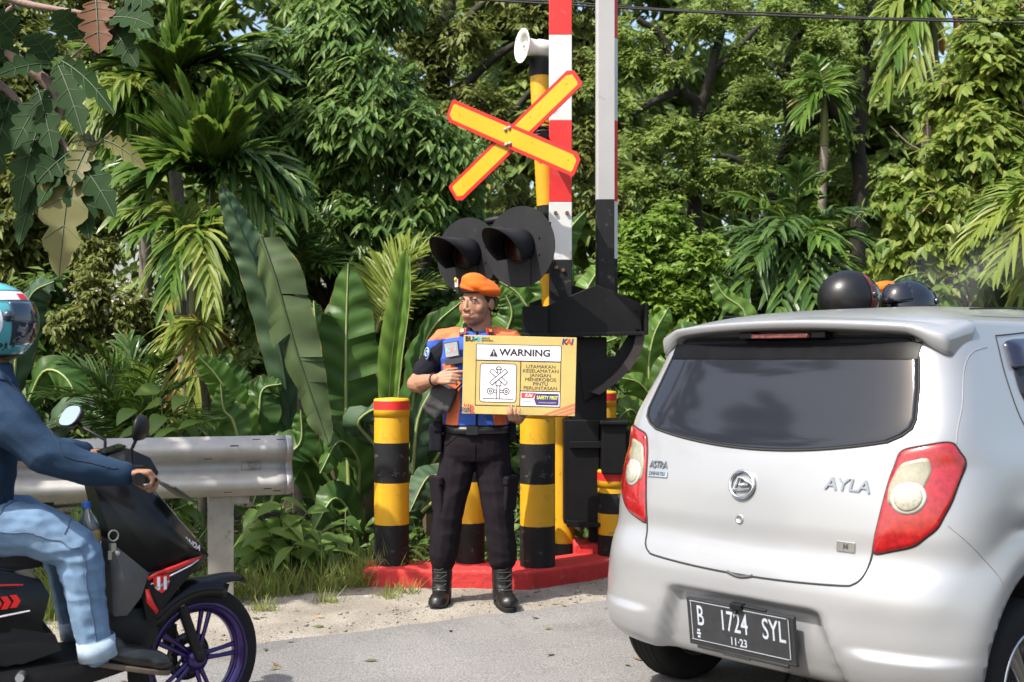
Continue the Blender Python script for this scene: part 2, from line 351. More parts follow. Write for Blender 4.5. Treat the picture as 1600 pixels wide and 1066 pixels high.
# loose stones on the shoulder
random.seed(5); st = MB()
for i in range(1100):
    s = random.uniform(-2.2, 4.2); c = abs(random.gauss(0, .42))+.0; r = random.choice([.003, .003, .004, .004, .005, .006, .009])
    p = road_pt(s, c, sh_z(s, c)+r*.4)
    st.sph(p, (r*random.uniform(.8, 1.5), r*random.uniform(.8, 1.3), r*.7), 6, 4)
tag(st.build('pebbles', mat('pebble', (.20, .185, .165), .9, 0, .5, 45)), 'loose pebbles scattered over the sandy road shoulder', 'pebbles', kind='stuff')
def rock(px, py, r, lab, sq=.7):
    Y = CZ*FPX/(py-HPX); b = MB(); b.sph((0, 0, 0), (r, r*.9, r*sq), 14, 9)
    b.v = [tuple(Vector(v)*(1+.35*noise.noise(Vector(v)*14+Vector((px, 0, 0))))) for v in b.v]
    p = at(px, py, Y); o = b.build('rock', mat('stone', (.30, .285, .25), .9, 0, .3, 20, bump=.4), loc=(p.x, p.y, r*.35)); tag(o, lab, 'rock')
rock(667, 915, .055, 'pale rock lying in the grass beside the boot on the left')
rock(572, 937, .03, 'dark stone at the grass edge left of the red kerb', .5)
# ================================================================ RED PLINTH AND BOLLARDS
pl = MB(); pl.prism([(-.85, 6.75), (.108, 6.665), (.56, 7.03), (1.6, 7.85), (1.42, 8.05), (.40, 7.32), (.05, 7.04), (-.86, 7.04)], -.05, .12)
o = pl.build('red_kerb', REDKERB, bevel=.018, seg=3); tag(o, 'chipped red painted concrete kerb under the striped bollards', 'kerb')
def bollard(px, Y, lab, h=.966, z0=.12, r=.102, tilt=0):
    X = (px-800)/FPX*Y; t = thing('bollard', lab, 'bollard', (X, Y, z0), tilt, 'striped bollards round the crossing post')
    k = h/.966; bands = [(0, .235, BLKPAINT), (.235, .477, YEL), (.477, .709, BLKPAINT), (.709, .86, YEL)]
    b = MB(); ms = [BLKPAINT, YEL]
    for a, c, m in bands: b.lathe([(r, a*k), (r, c*k)], 32, 0 if m is BLKPAINT else 1, caps=False)
    b.build('post', ms, t)
    c = MB(); q = r*1.03; zt = .966*k
    c.lathe([(r*.9, zt-.108), (q, zt-.106), (q, zt-.065)], 32, 0, caps=False); c.lathe([(q*1.004, zt-.065), (q*1.004, zt-.014)], 32, 1, caps=False)
    c.lathe([(q, zt-.014), (q*.97, zt-.004), (q*.9, zt), (.001, zt+.006)], 32, 0, caps=False); c.build('cap', [YEL, REDP], t); return t
bollard(612, 6.92, 'yellow and black bollard standing alone left of the officer')
bollard(735, 6.98, 'striped bollard seen between the trouser legs of the officer', r=.085)
bollard(840, 6.86, 'striped bollard right beneath the yellow warning board')
bollard(940, 8.3, 'tall bollard rising behind the black barrier column', h=.97)
bollard(960, 7.25, 'short bollard beside the tail lamp of the silver car', h=.52)
bollard(1036, 8.15, 'bollard mostly hidden behind the rear window of the car', h=1.0, z0=.1)
# ================================================================ BARRIER MACHINE
def plate(mb, pxs, Y0, Y1, mi=0, L=Vector()):
    Ym = (Y0+Y1)/2; P = [at(x, y, Ym)-L for x, y in pxs]
    n = len(P); vs = [(p.x, Y0-L.y, p.z) for p in P]+[(p.x, Y1-L.y, p.z) for p in P]
    mb.add(vs, [tuple(range(n)), tuple(range(n, 2*n))[::-1]]+[((i+1) % n, i, n+i, n+(i+1) % n) for i in range(n)], mi)
ML = at(925, 868, 7.4); ML.z = 0
mc = thing('barrier_machine', 'black steel barrier gate mechanism with gabled head behind the officer', 'barrier machine', ML)
b = MB(); plate(b, [(853, 523), (853, 479), (931, 445), (1000, 474), (1003, 520)], 7.20, 7.23, 0, ML)
plate(b, [(853, 521), (1003, 518), (1003, 524), (853, 527)], 7.17, 7.20, 0, ML)
b.build('front_plate', STEELBLK, mc, bevel=.004)
b = MB(); plate(b, [(827, 523), (827, 474), (896, 446), (985, 474), (985, 520)], 7.56, 7.59, 0, ML); b.build('rear_plate', STEELBLK, mc, bevel=.004)
b = MB(); plate(b, [(816, 524), (816, 481), (855, 481), (855, 524)], 7.14, 7.58, 0, ML); b.build('end_block', STEELBLK, mc, bevel=.005)
b = MB(); plate(b, [(1001, 524), (1001, 476), (1007, 476), (1007, 524)], 7.14, 7.58, 0, ML); b.build('end_block', STEELBLK, mc, bevel=.005)
b = MB(); plate(b, [(816, 527), (816, 522), (860, 522), (860, 527)], 7.10, 7.60, 0, ML)
b.build('bottom_bar', STEELBLK, mc, bevel=.005)
for x, y in ((826, 494), (826, 516), (858, 488), (858, 515), (995, 484), (995, 512)):
    b = MB(); p = at(x, y, 7.19)-ML; b.cyl(p, p-Vector((0, .06 if x < 850 else .008, 0)), .011, 8); b.build('bolt', STEELBLK, mc)
arc = [(1003+0*t, 520) for t in (0,)]+[(1003-3*t-66*t*t, 524+96*t-4*t*t*t) for t in [k/12 for k in range(13)]]
b = MB(); plate(b, arc+[(912, 628), (905, 566), (962, 556), (982, 524)], 7.28, 7.34, 0, ML); b.build('counterweight', STEELBLK, mc, bevel=.004)
rim = [(x, y) for x, y in arc]+[(x-13, y-4) for x, y in arc[::-1]]
b = MB(); plate(b, rim, 7.20, 7.50, 0, ML); b.build('curved_arm', mat('brown_black_steel', (.03, .022, .02), .5, 0, .3, 8), mc)
b = MB(); plate(b, [(893, 815), (893, 527), (946, 527), (946, 815)], 7.30, 7.52, 0, ML); plate(b, [(880, 815), (880, 655), (935, 655), (935, 815)], 7.25, 7.45, 0, ML)
b.build('column', STEELBLK, mc, bevel=.006)
b = MB(); plate(b, [(890, 700), (890, 690), (946, 690), (946, 700)], 7.22, 7.26, 0, ML); b.build('flange', STEELBLK, mc, bevel=.003)
b = MB(); plate(b, [(884, 818), (884, 808), (940, 812), (940, 818)], 7.2, 7.54, 0, ML); b.build('flange', STEELBLK, mc, bevel=.003)
b = MB(); plate(b, [(938, 738), (938, 657), (976, 657), (976, 738)], 7.12, 7.4, 0, ML); plate(b, [(934, 662), (934, 655), (980, 655), (980, 662)], 7.09, 7.42, 0, ML)
plate(b, [(976, 730), (976, 672), (988, 672), (988, 730)], 7.14, 7.38, 0, ML); b.build('motor_box', STEELBLK, mc, bevel=.008)
b = MB(); plate(b, [(920, 872), (920, 812), (946, 812), (946, 872)], 7.34, 7.5, 0, ML); b.build('foot', STEELBLK, mc, bevel=.01)
b = MB(); q = at(925, 860, 7.4); b.box((q.x, 7.42, .13), (.24, .3, .10)); b.build('machine_footing', REDKERB, bevel=.015, seg=3)
tag(bpy.data.objects['machine_footing'], 'small red concrete block under the foot of the barrier machine', 'footing')
# ---- raised barrier arms
def zAt(py, Y): return CZ-(py-HPX)/FPX*Y
AX = at(875.5, 500, 7.32); a1 = thing('boom_gate', 'raised red and white boom standing upright behind the crossbuck', 'boom gate', (AX.x, 7.32, zAt(520, 7.32)))
ys = [525, 407, 317, 190, 57, -75, -205, -335, -465, -595]; kinds = [0, 1, 2, 1, 2, 1, 2, 1, 2]
b = MB(); z0 = zAt(520, 7.32)
for i, k in enumerate(kinds):
    za, zb = zAt(ys[i], 7.32)-z0, zAt(ys[i+1], 7.32)-z0; b.box((0, 0, (za+zb)/2), (.139, .075, zb-za), k)
b.build('boom', [BLKPAINT, WHITEP, REDP], a1, bevel=.003)
for x, y in ((868, 333), (886, 333), (869, 418), (880, 422)):
    b = MB(); p = at(x, y, 7.28)-Vector(a1.location); b.cyl((p.x, -.036, p.z), (p.x, -.052, p.z), .012, 8); b.build('bolt', mat('rusty_bolt', (.16, .08, .05), .7, .3, .3, 40), a1)
AX2 = at(947.5, 480, 7.36); a2 = thing('boom_gate', 'raised grey boom with black lower end and striped edge', 'boom gate', (AX2.x, 7.36, zAt(500, 7.36)))
b = MB(); zz = zAt(500, 7.36); sec = [(-.066, -.03), (-.052, -.048), (.046, -.048), (.069, -.012), (.069, .04), (-.066, .04)]
cuts = [510, 405, 316, 190, 62, -66, -190, -320, -450, -600]
hb = zAt(313, 7.36)-zz
levels = sorted({round(zAt(c, 7.36)-zz, 4) for c in cuts} | {round(hb, 4)})
for la, lb in zip(levels[:-1], levels[1:]):
    mid = (la+lb)/2; n = len(sec)
    idx = next((i for i in range(len(cuts)-1) if zAt(cuts[i], 7.36)-zz <= mid < zAt(cuts[i+1], 7.36)-zz), 0)
    for j in range(n):
        p, q = sec[j], sec[(j+1) % n]
        front = 0 if mid < hb else 3
        mi = ([0, 1, 2][[0, 1, 2, 1, 2, 1, 2, 1, 2][idx]] if j in (2, 3) else front)
        b.add([(p[0], p[1], la), (q[0], q[1], la), (q[0], q[1], lb), (p[0], p[1], lb)], [(0, 1, 2, 3)], mi)
b.add([(x, y, levels[-1]) for x, y in sec], [tuple(range(6))], 3)
b.build('boom', [BLKPAINT, WHITEP, REDP, SHADEGREY], a2)
# ================================================================ CROSSING SIGNAL
bs = at(884, 868, 7.5); tp = at(843, 97, 7.5); bs.z = .1
sg = thing('crossing_signal', 'leaning yellow and black signal post with crossbuck and two black signal discs', 'crossing signal', bs)
b = MB(); ax = tp-bs
def lp(py): return ax*((zAt(py, 7.5)-bs.z)/ax.z)
for ya, yb, mi in ((97, 120, 0), (120, 200, 1), (200, 232, 0), (232, 322, 1), (322, 350, 0), (350, 520, 1), (520, 650, 0), (650, 848, 1)):
    b.cyl(lp(ya), lp(yb), .066 if mi else .068, 24, mi)
b.cyl(lp(848), lp(868)+Vector((0, 0, -.13)), .07, 24, 0, r2=.115); b.cyl(lp(97)+Vector((0, 0, -.004)), lp(93), .069, 24, 0)
b.build('post', [BLKPAINT, YEL], sg)
b = MB(); 
for k in range(9):
    p = lp(200+6*k); b.tube([p+Vector((.05*math.cos(t)-.02*(k % 2), -.075-.01*math.sin(t), .018*math.sin(t))) for t in [6.283*q/8 for q in range(9)]], .006, 6)
b.build('chain', mat('dark_chain', (.05, .04, .035), .5, .6), sg)
YW = R(-33); C0 = at(799, 214, 6.98)
q0 = Matrix.Translation(C0-bs) @ Matrix.Rotation(YW, 4, 'Z')
def blade(ang, length, dy, lab):
    w = .068; h = length/2; c = .035
    poly = [(-h, -w+c*.9), (-h+c, -w), (h-c*.2, -w), (h, -w+c*.6), (h, w-c*.9), (h-c, w), (-h+c*.2, w), (-h, w-c*.6)]
    inn = [(x*(1-.021/h), y*(1-.021/w)) for x, y in poly]
    M2 = q0 @ Matrix.Translation((0, dy, 0)) @ Matrix.Rotation(R(90), 4, 'X') @ Matrix.Rotation(ang, 4, 'Z')
    b = MB(); b.prism(poly, -.004, .004, 0, M2); b.prism(inn, .004, .0055, 1, M2)
    for x, y in ((h*.85, .01), (-h*.82, .0), (h*.3, .02)): b.cyl((x, y, .0055), (x, y, .008), .005, 8, 1, M=M2)
    b.build('crossbuck_blade', [SIGNR, SIGNY], sg)
blade(R(35.5), 1.07, .022, ''); blade(R(-25), 1.0, 0, '')
for x, z in ((-.035, .045), (-.008, .053), (-.03, -.045), (-.003, -.04)):
    b = MB(); b.lathe([(.012, 0), (.012, .008), (.007, .014), (.001, .015)], 8, 0, q0 @ Mx((x, -.0055, z), (R(90), 0, 0))); b.build('bolt', GALV, sg)
b = MB(); b.box((0, .035, 0), (.16, .018, .05), 0, q0); b.tube([q0 @ Vector((.2, .04, 0)), lp(214)], .025, 10); b.build('crossbuck_bracket', STEELBLK, sg)
D0 = at(772, 392, 7.0); q1 = Matrix.Translation(D0-bs) @ Matrix.Rotation(YW, 4, 'Z')
DISC = mat('disc_black', (.017, .0175, .020), .55, 0, .25, 6, col2=(.03, .03, .033), thr=.60, soft=.1, spec=.2)
for sx, dy, r in ((.205, -.035, .236), (-.205, .02, .226)):
    M2 = q1 @ Mx((sx, dy, .01 if sx > 0 else -.015), (R(90), 0, 0))
    d = MB(); d.prism([(r*math.cos(2*math.pi*k/64), r*math.sin(2*math.pi*k/64)) for k in range(64)], -.002, .004, 0, M2)
    d.box((0, -.13, .006), (.155, .2, .010), 0, M2); d.box((0, 0, -.08), (.24, .3, .14), 0, M2)
    for a in (20, 160, 200, 340): d.cyl((.14*math.cos(R(a)), .14*math.sin(R(a)), .004), (.14*math.cos(R(a)), .14*math.sin(R(a)), .010), .007, 8, 0, M=M2)
    dd = d.build('signal_disc', DISC, sg)
    h = MB(); ring = []
    for L_, sh_ in ((0.0, 0), (.34, 1)):
        row = []
        for k in range(25):
            a = R(-40+260*k/24); cut = (1-math.sin(a))/2
            row.append(M2 @ Vector((.102*math.cos(a), .102*math.sin(a)-.02*sh_, .004+(L_ if not sh_ else L_*(1-.78*cut**.8)))))
        ring.append(row)
    mid = [[lerp(a, b2, t) for a, b2 in zip(*ring)] for t in (0, .33, .66, 1)]
    h.grid(mid); h.build('hood', DISC, dd, solid=.005)
    l = MB(); l.lathe([(.085, .006), (.083, .02), (.06, .032), (.03, .038), (.001, .04)], 28, 0, M2, caps=False)
    l.lathe([(.098, .004), (.098, .02), (.085, .02), (.085, .006)], 28, 1, M2, caps=False)
    l.build('lens', [mat('unlit_red_lens', (.030, .005, .005), .3, 0, .2, 30, coat=.4), DISC], dd)
b = MB(); b.tube([q1 @ Vector((-.12, .1, .19)), q1 @ Vector((.1, .1, .21)), lp(338)+Vector((0, -.03, 0))], .022, 10)
b.tube([q1 @ Vector((-.2, .1, 0)), q1 @ Vector((.2, .1, 0)), lp(392)], .03, 10); b.build('signal_bracket', STEELBLK, sg)
# ---- horn speaker
hp = at(830, 74, 7.45); hs = thing('horn_speaker', 'white horn loudspeaker on top of the leaning signal post', 'loudspeaker', hp)
HM = mat('horn_white', (.70, .69, .66), .45, 0, .05, 6, col2=(.5, .48, .44), thr=.62)
# axis: +z of the lathe -> towards the left and the camera
Q = Vector((-.90, -.43, .02)).to_track_quat('Z', 'Y').to_matrix().to_4x4()
b = MB(); b.lathe([(.045, -.17), (.058, -.16), (.058, -.05), (.05, -.03), (.055, .02), (.075, .05), (.104, .062), (.109, .066), (.102, .068), (.07, .052), (.046, .02), (.03, -.03), (.001, -.04)], 36, 0, Q, caps=False); b.build('horn', HM, hs)
b = MB(); b.lathe([(.001, .05), (.026, .05), (.032, .04), (.034, -.03)], 20, 0, Q, caps=False); b.lathe([(.012, .0505), (.001, .0515)], 12, 1, Q, caps=False); b.build('driver', [HM, mat('horn_dot', (.1, .12, .16), .5)], hs)
b = MB(); b.box((.05, .03, -.085), (.02, .03, .09)); b.build('stand', GALV, hs)
# ================================================================ GUARD RAIL
GD = Vector((.956, .293, 0)).normalized(); GN = Vector((GD.y, -GD.x, 0)); GR = at(446, 700, 6.28); GR.z = 0
gr = thing('guard_rail', 'weathered galvanised guard rail beside the motorbike', 'guard rail', GR)
prof = [(.0, .910), (.012, .905), (.05, .885), (.083, .862), (.083, .832), (.05, .805), (.012, .780), (.0, .757), (.012, .734), (.05, .709), (.083, .682), (.083, .652), (.05, .628), (.012, .607), (.0, .600)]
pr = spline(prof, 60)
def gpt(s, d, z): p = GD*s+GN*d; return (p.x, p.y, z)
b = MB(); b.grid([[gpt(s, d, z) for d, z in pr] for s in [-9+.25*k for k in range(36)]+[-.12, -.06, 0]])
rw = []
for t in [k/6 for k in range(7)]: rw.append([gpt(.0+.035*math.sin(t*1.571), d*(1-.25*t*t)-.03*t*t, .757+(z-.757)*(1-.04*t*t)) for d, z in pr])
b.grid(rw); b.build('beam', GALV, gr, solid=.006)
b = MB()
for s, z in ((-.155, .895), (-.03, .893), (-.40, .80), (-.10, .64), (-.05, .625), (-.3, .626), (-.27, .868)):
    d = float(np.interp(-z, [-q[1] for q in pr], [q[0] for q in pr])); c = Vector(gpt(s, d+.004, z)); b.tube([c-GD*.02, c+GD*.02], .006, 6, 0, ov=.5)
b.build('slot', INK, gr)
b = MB(); c = Vector(gpt(-.18, .012, .757)); X, Yv = GD, Vector((0, 0, 1))
for u, v, w, h in ((0, .022, .10, .004), (0, -.022, .10, .004), (-.05, 0, .004, .044), (.05, 0, .004, .044)):
    b.add([c+X*(u+a*w/2)+Yv*(v+e*h/2)+GN*.008 for a, e in ((-1, -1), (1, -1), (1, 1), (-1, 1))], [(0, 1, 2, 3)])
b.tube([c+GN*.006, c+GN*.02], .014, 10); b.build('stamped_plate', mat('dull_steel', (.20, .18, .16), .6, .4), gr)
for s in (-.33, -2.33, -4.33, -6.33):
    b = MB()
    for (d, ds, w, l) in ((-.03, 0, .008, .13), (-.13, 0, .008, .13)): 
        c = Vector(gpt(s+ds, d, .37)); M2 = Matrix.Translation(c) @ Matrix.Rotation(math.atan2(GD.y, GD.x), 4, 'Z'); b.box((0, 0, 0), (l, w, .86), 0, M2)
    c = Vector(gpt(s+.04, -.08, .37)); b.box((0, 0, 0), (.008, .1, .855), 0, Matrix.Translation(c) @ Matrix.Rotation(math.atan2(GD.y, GD.x), 4, 'Z'))
    c = Vector(gpt(s+.1, -.05, .585)); b.box((0, 0, 0), (.09, .07, .06), 0, Matrix.Translation(c) @ Matrix.Rotation(math.atan2(GD.y, GD.x), 4, 'Z'))
    b.build('post', mat('weathered_steel', (.27, .255, .22), .6, .35, .2, 8, col2=(.16, .14, .11), thr=.55), gr, bevel=.003)
# fallen leaves along the verge
ll = MB()
for i in range(150):
    s_, c_ = random.uniform(-2.4, 4.5), random.choice([random.gauss(.55, .35), random.uniform(-1.2, .3)]); p = Vector(road_pt(s_, c_, (sh_z(s_, c_) if c_ > -.1 else .035*c_)+.006)); a = random.uniform(0, 6.28); l = random.uniform(.012, .04); d = Vector((math.cos(a), math.sin(a), random.uniform(-.1, .3)))*l; n = Vector((-math.sin(a), math.cos(a), random.uniform(-.2, .4)))*l*.32
    ll.add([p-d, p+n, p+d, p-n], [(0, 1, 2), (0, 2, 3)], i % 3)
tag(ll.build('leaf_litter', [mat('dead_leaf', (.16, .09, .04), .9, 0, .4, 30), mat('dead_leaf_pale', (.28, .21, .10), .9, 0, .3, 30), mat('fallen_green_leaf', (.08, .11, .03), .8)]), 'dry leaves fallen along the sandy road edge', 'leaf litter', kind='stuff')
# ---- overhead cable
b = MB(); pts = [at(-900, -80, 9.6), at(300, -26, 9.5), at(700, -3, 9.4), at(1150, 22, 9.3), at(1600, 36, 9.2), at(2600, 55, 9.0)]
cp = [Vector(p) for p in spline(pts, 60)]
b.tube(cp, .009, 6); b.tube([p+Vector((0, .03, .024+.006*math.sin(i*.7))) for i, p in enumerate(cp)], .007, 6)
o = b.build('power_cable', mat('cable_black', (.02, .018, .018), .6)); tag(o, 'twin black overhead cable strung across the top right of the trees', 'cable')
# ================================================================ SILVER CAR  (local x = right, y = forward, z = up)
car = thing('hatchback_car', 'silver hatchback seen from behind with black number plate', 'car', (.804, 4.20, 0), R(-48))
ip = lambda z, xs, ys: float(np.interp(z, xs, ys))
def spl1(xs, ys):
    xs = np.array(xs); ys = np.array(ys); m = np.gradient(ys, xs)
    def f(z):
        z = min(max(z, xs[0]), xs[-1]); i = min(int(np.searchsorted(xs, z, side='right')-1), len(xs)-2); h = xs[i+1]-xs[i]; t = (z-xs[i])/h
        return float((2*t**3-3*t*t+1)*ys[i]+(t**3-2*t*t+t)*h*m[i]+(-2*t**3+3*t*t)*ys[i+1]+(t**3-t*t)*h*m[i+1])
    return f
Wf = spl1([.17, .25, .4, .55, .7, .85, .97, 1.05, 1.2, 1.35, 1.45], [.74, .785, .803, .803, .80, .79, .765, .735, .685, .635, .60])
Rf = spl1([.17, .22, .28, .36, .45, .55, .60, .64, .75, .9, .98, 1.1, 1.25, 1.4, 1.45], [.10, .04, .015, .0, .0, .006, .022, .042, .055, .08, .10, .155, .228, .305, .36])
Ff = spl1([.17, .3, .5, .7, .82, .88, .92, .97, 1.1, 1.25, 1.45], [3.5, 3.58, 3.6, 3.56, 3.42, 3.15, 2.85, 2.68, 2.48, 2.27, 1.98])
DD = .45
def DNf(z): return 4.+3.*sstep(.95, 1.12, z)
def recess(u, z):
    a = abs(u+.0); hw = .295+(.45-z)*.40
    e = sstep(hw+.045, hw-.005, a)*sstep(.478, .452, z)
    return .052*e
def rear_v(u, z):
    w = Wf(z); q = min(.9999, abs(u)/w)
    DN = DNf(z); v = Rf(z)+DD*(1-(1-q**DN)**(1/DN))
    v += recess(u, z)
    # lower corner of the bumper stands out below a crease
    v += -.022*sstep(.40, .52, abs(u))*sstep(.375, .345, z)*sstep(.2, .27, z)*sstep(.8, .70, abs(u))
    # pressed panel between plate recess and hatch
    v += .012*sstep(.47, .50, z)*sstep(.56, .53, z)*sstep(.75, .6, abs(u))*0
    return v
N1, N2, N3 = 52, 34, 18
_ph = np.linspace(0, math.pi/2, 1600)
def half(z):
    w, r, f = Wf(z), Rf(z), Ff(z); df = .55 if z < .9 else .35; DN = DNf(z)
    u = w*np.sin(_ph)**(2/DN); v = r+DD*(1-np.cos(_ph)**(2/DN))
    L = np.concatenate([[0], np.cumsum(np.hypot(np.diff(u), np.diff(v)))]); s = np.linspace(0, L[-1], N1)
    ru, rv = np.interp(s, L, u), np.interp(s, L, v)
    pts = [(a, rear_v(a, z) if a < w*.985 else b) for a, b in zip(ru, rv)]
    n = 2.8
    sv = np.linspace(r+DD, f-df, N2)[1:-1]; pts += [(w, a) for a in sv]
    u2 = w*np.cos(_ph)**(2/n); v2 = f-df+df*np.sin(_ph)**(2/n)
    L = np.concatenate([[0], np.cumsum(np.hypot(np.diff(u2), np.diff(v2)))]); s = np.linspace(0, L[-1], N3)
    return pts+list(zip(np.interp(s, L, u2), np.interp(s, L, v2)))
def side_bulge(u, v, z):
    """shoulder crease, flared arches, tumble"""
    d = 0
    for wv in (.55, 3.0):
        rr = math.hypot(v-wv, z-.29); d += .022*sstep(.50, .38, rr)*(1 if z < .75 else 0)
    d += .010*math.exp(-((z-.80)/.05)**2)*sstep(.35, .6, v)*sstep(3.2, 2.6, v)-.012*math.exp(-((z-.55)/.12)**2)*sstep(.9, 1.3, v)*sstep(2.8, 2.4, v)
    return d
rings = []
zs = list(np.concatenate([np.linspace(.212, .30, 8)[:-1], np.linspace(.30, .50, 22)[:-1], np.linspace(.50, .66, 16)[:-1], np.linspace(.66, 1.45, 52)]))
for z in zs:
    h = half(z); ring = []
    for sgn in (1, -1):
        pp = []
        for u, v in h:
            b2 = side_bulge(u, v, z) if u > .6 else 0
            pp.append((sgn*(u+b2), v, z))
        ring += pp if sgn == 1 else pp[::-1][1:-1]
    rings.append(ring)
cy = (Rf(1.45)+Ff(1.45))/2
top = rings[-1]
def roofz(k, v):
    return 1.45+.064*(1-k**4)+.02*(1-k**2)*sstep(.3, 1.3, v)
for k in (.985, .96, .92, .86, .78, .66, .5, .32, .14, .02):
    rings.append([(x*k, cy+(y-cy)*k, roofz(k, cy+(y-cy)*k)) for x, y, z in top])
b = MB(); b.rings(rings, 0, True, True, True)
body = b.build('body', [SILVER, BLACKP], car, weld=True)
cut = MB()
for wv in (.55, 3.0):
    for sg_ in (-1, 1): cut.cyl((sg_*.48, wv, .29), (sg_*1.1, wv, .29), .342, 56, 1)
co = cut.build('tmp_cut', [SILVER, BLACKP], car, weld=True)
bm_ = body.modifiers.new('arch', 'BOOLEAN'); bm_.operation = 'DIFFERENCE'; bm_.object = co; bm_.solver = 'EXACT'
dg = bpy.context.evaluated_depsgraph_get(); me = bpy.data.meshes.new_from_object(body.evaluated_get(dg)); body.modifiers.clear(); body.data = me; me.name = 'body'
bpy.data.objects.remove(co)
def on_rear(u, z, off=.0):
    e = .004; p = Vector((u, rear_v(u, z), z))
    du = Vector((2*e, rear_v(u+e, z)-rear_v(u-e, z), 0)); dz = Vector((0, rear_v(u, z+e)-rear_v(u, z-e), 2*e))
    n = du.cross(dz).normalized()
    if n.y > 0: n = -n
    return p+n*off
def poly_patch(name, outline, off, m, parent, surf=on_rear, dome=0, nr=7, thick=True, sgn=1):
    """closed outline (u,z) filled by shrinking rings towards its centre, laid on the body with a small proud height"""
    P = outline; n = len(P); cx = sum(p[0] for p in P)/n; cz = sum(p[1] for p in P)/n
    mb = MB(); rs = []
    rs.append([surf(sgn*u, z, -.006) for u, z in P])
    rs.append([surf(sgn*u, z, off*.6) for u, z in P])
    for i in range(nr+1):
        k = 1-.025-(i/nr)*.955; d = off+dome*(1-k*k)
        rs.append([surf(sgn*(cx+(u-cx)*k), cz+(z-cz)*k, d) for u, z in P])
    mb.rings(rs, 0, True, True, False); mb.add(rs[-1], [tuple(range(n))], 0, True)
    return mb.build(name, m, parent)
def closed(pts, n=8, rnd=.2):
    """polygon with slightly rounded corners, densely sampled"""
    out = []; N_ = len(pts)
    for i in range(N_):
        p0, p1, p2 = np.array(pts[i-1]), np.array(pts[i]), np.array(pts[(i+1) % N_])
        a = p1+(p0-p1)*rnd; c = p1+(p2-p1)*rnd
        for t in np.linspace(0, 1, 6): out.append(tuple((1-t)**2*a+2*t*(1-t)*p1+t*t*c))
        e = p2+(p1-p2)*rnd
        for t in np.linspace(0, 1, n)[1:-1]: out.append(tuple(c+(e-c)*t))
    return out
def surf_line(name, pts, r, m, parent, surf=on_rear, n=40, sgns=(1, -1), sink=-.0005):
    mb = MB(); q = spline(pts, n)
    for s in sgns: mb.tube([surf(s*p[0], p[1], sink) for p in q], r, 6)
    return mb.build(name, m, parent)
GAP = mat('panel_gap', (.02, .02, .02), .8)
# rear window
low = [(u, 1.0-.006+.20*u*u) for u in np.linspace(-.50, .50, 26)]
win = low+[(.545, 1.066), (.572, 1.09), (.578, 1.12), (.560, 1.22), (.535, 1.32), (.515, 1.365), (.49, 1.388)]+[(u, 1.397-.03*u*u) for u in np.linspace(.46, -.46, 24)]+[(-.49, 1.388), (-.515, 1.365), (-.535, 1.32), (-.560, 1.22), (-.578, 1.12), (-.572, 1.09), (-.545, 1.066)]
poly_patch('rear_window', win, .004, GLASSD, car, nr=12)
cx_, cz_ = 0, 1.19
mb = MB(); mb.tube([on_rear(u*1.006, cz_+(z-cz_)*1.012, .002) for u, z in win+win[:1]], .0045, 6); mb.build('window_seal', GAP, car)
# dark shade band at top + demister edge
mb = MB(); mb.grid([[on_rear(u, z, .0068) for u in np.linspace(-.535+(z-1.32)*-.0, .535, 30)] for z in (1.315, 1.345, 1.372)]); mb.build('window_shade_band', mat('shade_band', (.006, .006, .007), .3, 0, .2, 20, spec=.08, col2=(.05, .05, .05), thr=.70, soft=.03, detail=9), car)
# hatch gap: down the sides from the lamps, across under
hl = [(-.545+.0, .90), (-.505, .78), (-.492, .70), (-.485, .655), (-.472, .605), (-.445, .578), (-.40, .568), (-.2, .556), (0, .552), (.2, .556), (.40, .568), (.445, .578), (.472, .605), (.485, .655), (.492, .70), (.505, .78), (.545, .90)]
surf_line('hatch_gap', hl, .0038, GAP, car, n=120, sgns=(1,), sink=0)
for s in (1, -1): surf_line('pillar_gap', [(.70, 1.045), (.685, 1.15), (.652, 1.27), (.632, 1.36)], .0022, mat('seam_grey', (.22, .22, .23), .6), car, n=20, sgns=(s,))
# lamps
lamp = closed([(.552, 1.018), (.69, 1.050), (.722, .985), (.708, .86), (.680, .775), (.62, .715), (.488, .675), (.508, .80), (.528, .93)], 8, .22)
clr = closed([(.556, .985), (.640, 1.010), (.652, .955), (.632, .875), (.585, .832), (.528, .835), (.526, .90)], 6, .25)
ang = [2*math.pi*k/36 for k in range(36)]
for s in (1, -1):
    L_ = poly_patch('tail_lamp', lamp, .008, REDL, car, dome=.006, nr=10, sgn=s)
    poly_patch('clear_lens', [(.575+(u_-.575)*.94, .90+(z_-.90)*.92) for u_, z_ in clr], .0145, CLEARL, L_, dome=.003, sgn=s)
    poly_patch('reflector_ring', [(.592+.053*math.cos(t), .866+.053*math.sin(t)) for t in ang], .0165, mat('lens_ring', (.50, .49, .43), .15, .2, .1, 40, coat=1), L_, dome=.004, sgn=s)
    poly_patch('reversing_lens', [(.592+.043*math.cos(t), .866+.043*math.sin(t)) for t in ang], .0195, mat('lens_inner', (.36, .35, .29), .2, .1, .2, 90, coat=1), L_, dome=.007, sgn=s)
    mb = MB(); mb.tube([on_rear(s*(.6+(u-.6)*1.02), .86+(z-.86)*1.02, 0) for u, z in lamp+lamp[:1]], .003, 6); mb.build('lamp_seam', GAP, L_)
